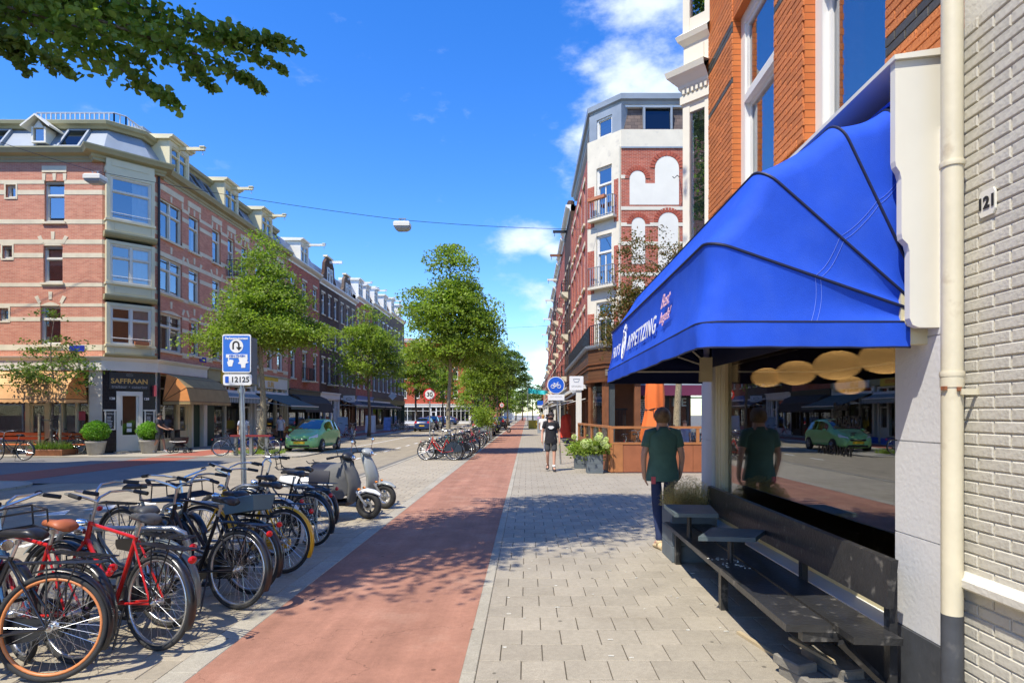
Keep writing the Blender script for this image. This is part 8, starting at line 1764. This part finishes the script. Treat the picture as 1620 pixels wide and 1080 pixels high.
def person(label, x, y, face, H=1.8, shirt=(0.03,0.05,0.04), legs_c=(0.012,0.018,0.05), shorts=False, shoe=(0.5,0.38,0.2), hair=(0.16,0.09,0.04), pose=None, skin='skin', glasses=False, beard=False, long_hair=False, sleeve=.62, bare=False, seated=False, socks=None, z=0.0, hem=.86, wide=1.0):
    t = thing('person', label, 'person', (x, y, z), R(face-90)); k = H/1.80        # local +y is where the person faces
    J = dict(pel=(0,0,.97), sp=(0,0,1.14), ch=(0,.01,1.32), nb=(0,-.01,1.48), nk=(0,.0,1.555), hd=(0,.02,1.65), ht=(0,.015,1.725),
             sL=(-.175,0,1.445), eL=(-.235,-.03,1.17), wL=(-.235,.04,.93), hL=(-.232,.07,.85), sR=(.175,0,1.445), eR=(.235,-.03,1.17), wR=(.235,.04,.93), hR=(.232,.07,.85),
             pL=(-.09,0,.93), kL=(-.10,.02,.51), aL=(-.10,-.02,.10), tL=(-.115,.13,.04), pR=(.09,0,.93), kR=(.10,.02,.51), aR=(.10,-.02,.10), tR=(.115,.13,.04))
    J.update(pose or {}); J = {n: Vector(v)*k for n, v in J.items()}
    names = ['pel','sp','ch','nb','nk','hd','ht','sL','eL','wL','hL','sR','eR','wR','hR','pL','kL','aL','tL','pR','kR','aR','tR']; ix = {n: i for i, n in enumerate(names)}
    E = [('pel','sp'),('sp','ch'),('ch','nb'),('nb','nk'),('nk','hd'),('hd','ht'),('nb','sL'),('sL','eL'),('eL','wL'),('wL','hL'),('nb','sR'),('sR','eR'),('eR','wR'),('wR','hR'),('pel','pL'),('pL','kL'),('kL','aL'),('aL','tL'),('pel','pR'),('pR','kR'),('kR','aR'),('aR','tR')]
    rad = dict(pel=.088,sp=.088,ch=.10,nb=.07,nk=.056,hd=.088,ht=.075,sL=.058,eL=.040,wL=.029,hL=.030,pL=.085,kL=.056,aL=.036,tL=.032); rad['pL'] = .070; 
    for n in ('s','e','w','h','p','k','a','t'): rad[n+'R'] = rad[n+'L']
    me = skin_mesh('body', [J[n] for n in names], [(ix[a], ix[b_]) for a, b_ in E], [rad[n]*k for n in names], M[skin]); body = link('body', me, t, True)
    fg = MB()
    for s_ in ('L','R'):
        h_, w_ = J['h'+s_], J['w'+s_]; d = (h_-w_).normalized(); sg = -1 if s_ == 'L' else 1; side_ = Vector((0,1,0)); 
        for q in range(4): o_ = h_+side_*((q-1.5)*.017*k); L_ = (.072,.08,.075,.06)[q]*k; fg.tube([o_-d*.01, o_+d*L_*.55+Vector((-sg*.006,0,0)), o_+d*L_+Vector((-sg*.020,0,0))], [.0095*k,.009*k,.007*k], 6)
        o_ = w_+d*.03*k+side_*.022*k; fg.tube([o_, o_+d*.035*k+side_*.022*k, o_+d*.062*k+side_*.022*k], [.011*k,.010*k,.008*k], 6)
    # face: nose, ears, brow
    hd = J['hd']; fg.ball(hd+Vector((0,.092*k,-.005*k)), .012*k,.018*k,.022*k, 8, 6)
    for s_ in (-1,1): fg.ball(hd+Vector((s_*.086*k,0,.0)), .010*k,.018*k,.028*k, 8, 6)
    part('hands_and_face', fg, M[skin], t, True, True)
    ey = MB()
    for s_ in (-1,1): ey.ball(hd+Vector((s_*.030*k,.082*k,.018*k)), .011*k,.006*k,.007*k, 8, 6)
    ey.tube([hd+Vector((-.022*k,.084*k,-.042*k)), hd+Vector((0,.090*k,-.045*k)), hd+Vector((.022*k,.084*k,-.042*k))], .004*k, 5); part('features', ey, mat('dark_features', (.06,.025,.02), .5), t, True, True)
    hm_ = mat('hair', hair, .6, .25, 30, .6, 60)
    rows = []
    for i in range(10):
        ph = math.pi*i/9*.62; 
        row = []
        for j in range(20):
            a = 2*math.pi*j/20; fr = max(0, math.sin(a)); ext = 1.0-.42*fr + (.20 if math.sin(a) < -.1 else 0); p_ = ph*ext*1.04
            rr_ = .111*k*(1+.02*math.sin(a*5+i)); row.append((hd.x+rr_*math.sin(p_)*math.cos(a)*.93, hd.y+rr_*math.sin(p_)*math.sin(a)*1.02-.006*k, hd.z+.030*k+rr_*math.cos(p_)*1.0))
        rows.append(row)
    mb = MB(); mb.grid(rows, wrap=True)
    if long_hair: mb.grid([[(hd.x+.09*k*math.cos(a), hd.y+.09*k*math.sin(a)-.01, hd.z+.03-dz*k) for a in [math.pi+math.pi*j/10 for j in range(11)]] for dz in (0,.1,.2,.3)])
    hr = part('hair', mb, hm_, t, 'all', True)
    if y < 10:
        sr = random.Random(2); st_ = MB()
        for _ in range(2600):
            a = sr.uniform(0, 6.283); fr = max(0, math.sin(a)); p_ = math.pi*.62*sr.random()**.7*(1.0-.42*fr+(.20 if math.sin(a) < -.1 else 0)); d_ = Vector((math.sin(p_)*math.cos(a)*.93, math.sin(p_)*math.sin(a), math.cos(p_))); c = hd+Vector((0,-.006,.03*k))+d_*.110*k
            tn = Vector((d_.x*.5+sr.gauss(0,.35), d_.y*.5+sr.gauss(0,.35), -1.0)); tn = (tn-d_*tn.dot(d_)).normalized(); w_ = d_.cross(tn)*.0016; st_.add([c-w_, c+w_, c+tn*sr.uniform(.02,.045)+d_*sr.uniform(.001,.009)], [(0,1,2)])
        part('hair_strands', st_, hm_, hr, local=True, kind='stuff')
    if beard:
        mb = MB(); rows = [[(hd.x+.082*k*math.cos(a)*s2, hd.y+.092*k*math.sin(a)*s2+.004, hd.z+dz*k) for a in [R(10+160*j/12) for j in range(13)]] for dz, s2 in ((-.02,1.0),(-.055,.98),(-.085,.80),(-.095,.45))]; mb.grid(rows); part('beard', mb, hm_, t, 'all', True)
    if glasses:
        mb = MB()
        for s_ in (-1,1): mb.ball(hd+Vector((s_*.034*k,.088*k,.018*k)), .028*k,.008*k,.018*k, 10, 6); mb.tube([hd+Vector((s_*.06*k,.082*k,.022*k)), hd+Vector((s_*.092*k,0,.02*k))], .003, 4)
        mb.tube([hd+Vector((-.01,.092*k,.024*k)), hd+Vector((.01,.092*k,.024*k))], .004, 4); part('sunglasses', mb, M['black'], t, True, True)
    # shirt: torso rings plus sleeves
    sm_ = mat('shirt', shirt, .85, .16, 6, 1.0, 9)
    rings = [(hem-.02,.198,.142),(hem+.06,.190,.136),(1.06,.174,.124),(1.16,.163,.115),(1.28,.178,.122),(1.38,.190,.120),(1.44,.178,.105),(1.485,.120,.085),(1.515,.070,.070),(1.53,.060,.064)]
    mb = MB(); rows = []
    for i, (z_, rx, ry) in enumerate(rings):
        c = J['pel'].lerp(J['nb'], min(1, max(0, (z_-.97)/.51))); off = Vector((c.x, c.y, 0)); rows.append([(off.x+rx*wide*k*math.cos(a)*(1+.03*math.sin(4*a+i*1.7)), off.y+ry*k*math.sin(a)*(1+.05*math.sin(3*a+i*2.1)), z_*k) for a in [2*math.pi*j/28 for j in range(28)]])
    mb.grid(rows, wrap=True)
    if not bare:
        for s_ in ('L','R'):
            a, b_ = J['s'+s_], J['e'+s_]; e_ = a.lerp(b_, sleeve); ins = a.lerp(J['nb'], .55); mb.tube([ins, a+Vector((0,0,.004)), a.lerp(b_,.35), e_], [.075*k,.073*k,.066*k,.062*k], 14)
    st = part('shirt', mb, sm_, t, 'all', True); 
    if label.startswith('man in a green'):
        mb = MB(); rows = [[(.062*k*math.cos(a), -.008+.066*k*math.sin(a), z_*k) for a in [2*math.pi*j/24 for j in range(24)]] for z_ in (1.50,1.545,1.515)]; rows[2] = [(p[0]*1.25, p[1]*1.25, p[2]) for p in rows[2]]; mb.grid(rows, wrap=True); part('collar', mb, sm_, st, 'all', True)
    # trousers or shorts
    lm_ = mat('trousers', legs_c, .85, .18, 5, .5, 10); Vn = ['pel','pL','pR','kL','kR'] + ([] if shorts else ['aL','aR']); vs_ = [J['pel']-Vector((0,0,.02)), J['pL'], J['pR']]
    if shorts: vs_ += [J['pL'].lerp(J['kL'],.5), J['pR'].lerp(J['kR'],.5), J['pL'].lerp(J['kL'],.86), J['pR'].lerp(J['kR'],.86)]; ed = [(0,1),(0,2),(1,3),(2,4),(3,5),(4,6)]; rd = [.105,.098,.098,.10,.10,.098,.098]
    else: vs_ += [J['kL'], J['kR'], J['aL']+Vector((0,0,.05)), J['aR']+Vector((0,0,.05)), J['aL']-Vector((0,0,.02)), J['aR']-Vector((0,0,.02))]; ed = [(0,1),(0,2),(1,3),(2,4),(3,5),(4,6),(5,7),(6,8)]; rd = [.100,.080,.080,.070,.070,.054,.054,.053,.053]
    link('trousers' if not shorts else 'shorts', skin_mesh('trousers', vs_, ed, [q*k for q in rd], lm_), t, True)
    shm = mat('shoe', shoe, .7, .1, 8)
    for s_ in ('L','R'):
        a, to = J['a'+s_], J['t'+s_]; mb = MB(); d = (to-a); d.z = 0; d.normalize(); n_ = Vector((-d.y, d.x, 0)); rows = []
        for f_, w_, h_ in ((-.075,.02,.05),(-.06,.038,.085),(-.01,.042,.105),(.05,.046,.075),(.12,.050,.055),(.165,.038,.04),(.185,.01,.02)):
            c = a+d*f_*k; zf = max(0, min(a.z-.10*k, 1))*1.0; rows.append([tuple(c+n_*(w_*k*math.cos(q))+Vector((0,0,-a.z+zf+h_*.5*k+h_*.5*k*math.sin(q)))) for q in [2*math.pi*j/12 for j in range(12)]])
        mb.grid(rows, wrap=True); mb.poly(rows[0]); mb.poly(rows[-1]); mb.tube([a+Vector((0,0,-.05*k)), a+Vector((0,0,.03*k))], [.048*k,.046*k], 12); part('shoe', mb, shm, t, 'all', True)
        if socks: mb = MB(); mb.tube([a+Vector((0,0,.0)), a+Vector((0,0,.09*k))], [.043*k,.046*k], 12); part('sock', mb, mat('sock', socks, .9), t, 'all', True)
    return t, J, k
man, J, k = person('man in a green polo shirt and dark jeans seen from behind beside the bench', 1.74, 7.72, 90, 1.82, (0.07,0.145,0.11), (0.02,0.034,0.10), shoe=(0.62,0.48,0.28), hair=(0.24,0.14,0.065),
    pose=dict(pL=(-.085,0,.93), kL=(-.06,.03,.51), aL=(-.045,-.05,.10), tL=(-.07,.10,.04), kR=(.10,.12,.53), aR=(.07,.04,.10), tR=(.10,.19,.04), eL=(-.245,-.02,1.17), wL=(-.225,.05,.94), hL=(-.205,.08,.86), eR=(.245,-.02,1.17), wR=(.24,.06,.94), hR=(.22,.10,.86)), sleeve=.58, hem=.88, wide=1.06)
mb = MB(); mb.box(-.165,-.115,-.125,-.095,.84,.93); part('red_pocket_item', mb, M['redbox'], man, local=True)
w2, J2, k2 = person('man in a black T-shirt, grey shorts and sunglasses walking towards the camera', .72, 18.2, -92, 1.80, (0.012,0.012,0.015), (0.055,0.06,0.065), True, (0.02,0.02,0.022), (0.03,0.02,0.015),
    pose=dict(kL=(-.10,.05,.52), aL=(-.09,.12,.11), tL=(-.11,.27,.07), kR=(.10,.02,.51), aR=(.10,-.16,.14), tR=(.115,-.02,.05), eL=(-.25,-.06,1.18), wL=(-.26,.02,.94), hL=(-.255,.04,.86), eR=(.26,-.0,1.18), wR=(.27,.10,.95), hR=(.262,.13,.87)), glasses=True, beard=True, socks=(.75,.75,.73), sleeve=.55, hem=.86, skin='skin')
mb = MB(); mb.prism([(-.10,1.33),(-.05,1.37),(.05,1.37),(.10,1.33),(.04,1.28),(0,1.27),(-.04,1.28)], lambda a, b_, d: (a, d, b_), .125, .135); part('chest_print', mb, M['whiteprint'], w2, local=True)
mb = MB(); mb.tube([(.195,.0,.88),(.20,.02,.62)], [.012,.02], 5, flat=.4); part('side_stripe', mb, M['whiteprint'], w2, local=True)
walk = dict(kL=(-.09,.14,.54), aL=(-.09,.20,.12), tL=(-.10,.35,.10), kR=(.09,-.06,.52), aR=(.09,-.32,.16), tR=(.10,-.20,.05))
p3, J3, k3 = person('man in a grey T-shirt and shorts pushing a pram past the café', -16.3, 26.6, 5, 1.78, (0.035,0.037,0.042), (0.09,0.10,0.08), True, (0.5,0.5,0.5), (0.03,0.02,0.012), pose=dict(eL=(-.23,.10,1.20), wL=(-.20,.36,1.08), hL=(-.20,.44,1.06), eR=(.23,.10,1.20), wR=(.20,.36,1.08), hR=(.20,.44,1.06), **walk), skin='skin2')
person('woman in a white and blue T-shirt and shorts standing by the green shop', -12.85, 27.2, -60, 1.70, (0.45,0.50,0.62), (0.45,0.42,0.36), True, (0.5,0.45,0.4), (0.10,0.05,0.02), glasses=True, long_hair=False, skin='skin2')
person('person in black and white spots behind the first left tree', -14.2, 34.6, -90, 1.68, (0.45,0.45,0.46), (0.02,0.02,0.02), hair=(.03,.02,.01))
person('blonde woman in white walking away on the bike path edge', .95, 36, 80, 1.72, (0.75,0.73,0.70), (0.68,0.66,0.62), hair=(0.48,0.27,0.08), long_hair=True, sleeve=.9, pose=dict(kL=(-.08,.08,.52), aL=(-.08,.10,.11), tL=(-.09,.25,.05)))
person('person in white by the far crossing', -9.5, 100, -90, 1.75, (0.7,0.68,0.66), (0.5,0.5,0.5))
person('person in a blue shirt behind the terrace fence', 5.9, 22.5, -90, 1.62, (0.16,0.22,0.36), (0.05,0.05,0.06), z=-.12)
for i, (x, y, c, lab) in enumerate(((1.3,62,(.45,.25,.45),'person in lilac far down the right pavement'),(1.9,58,(.5,.5,.52),'person in grey far down the right pavement'),(1.5,70,(.3,.1,.1),'person in dark red far down the right pavement'),(2.2,66,(.55,.4,.55),'person in pink far down the right pavement'))): person(lab, x, y, 90+20*i, 1.72, c, (.05,.05,.08))
# pram
pm = thing('pram', 'black pram pushed past the café by the man in grey', 'pram', (-15.45, 26.7, 0), R(5))
mb = MB(); rows = []
for z_, a, b_ in ((.42,.30,.20),(.55,.36,.24),(.70,.38,.25)): rows.append([(a*math.cos(q), b_*math.sin(q), z_) for q in [2*math.pi*j/16 for j in range(16)]])
mb.grid(rows, wrap=True); mb.poly(rows[0]); part('bassinet', mb, M['black'], pm, 'all', True)
mb = MB(); rows = [[(-.10-.28*math.cos(R(a))*math.cos(R(b_)), .25*math.sin(R(b_)), .70+.34*math.sin(R(a))) for b_ in range(-90,91,20)] for a in range(-5,121,18)]; mb.grid(rows); part('hood', mb, M['black'], pm, 'all', True)
mb = MB(); mb.ball((0,0,.33), .24,.18,.10, 12, 6); part('under_basket', mb, M['black'], pm, True, True)
mb = MB()
for s_ in (-1,1): mb.tube([(-.42,s_*.22,1.02),(-.20,s_*.22,.60),(.30,s_*.22,.18)], .012, 6); mb.tube([(.05,s_*.22,.55),(-.28,s_*.22,.14)], .012, 6)
mb.tube([(-.42,-.22,1.02),(-.42,.22,1.02)], .014, 6); part('chassis', mb, M['black'], pm, True, True)
for x_, r_ in ((-.28,.14),(.34,.10)):
    for s_ in (-1,1): mb = MB(); torus(mb, r_-.02, .02, 20, 6, 1.2); torus(mb, r_*.3, .02, 10, 5); mb.tube([(-r_+.02,0,0),(r_-.02,0,0)], .008, 4); mb.tube([(0,0,-r_+.02),(0,0,r_-.02)], .008, 4); w_ = part('wheel', mb, M['rubber'], pm, 'all', True); w_.location = (x_, s_*.25, r_)
mb = MB(); mb.tube([(-.34,-.20,.52),(0,-.25,.50),(.34,-.18,.52)], .016, 5); part('white_trim', mb, M['white'], pm, True, True)
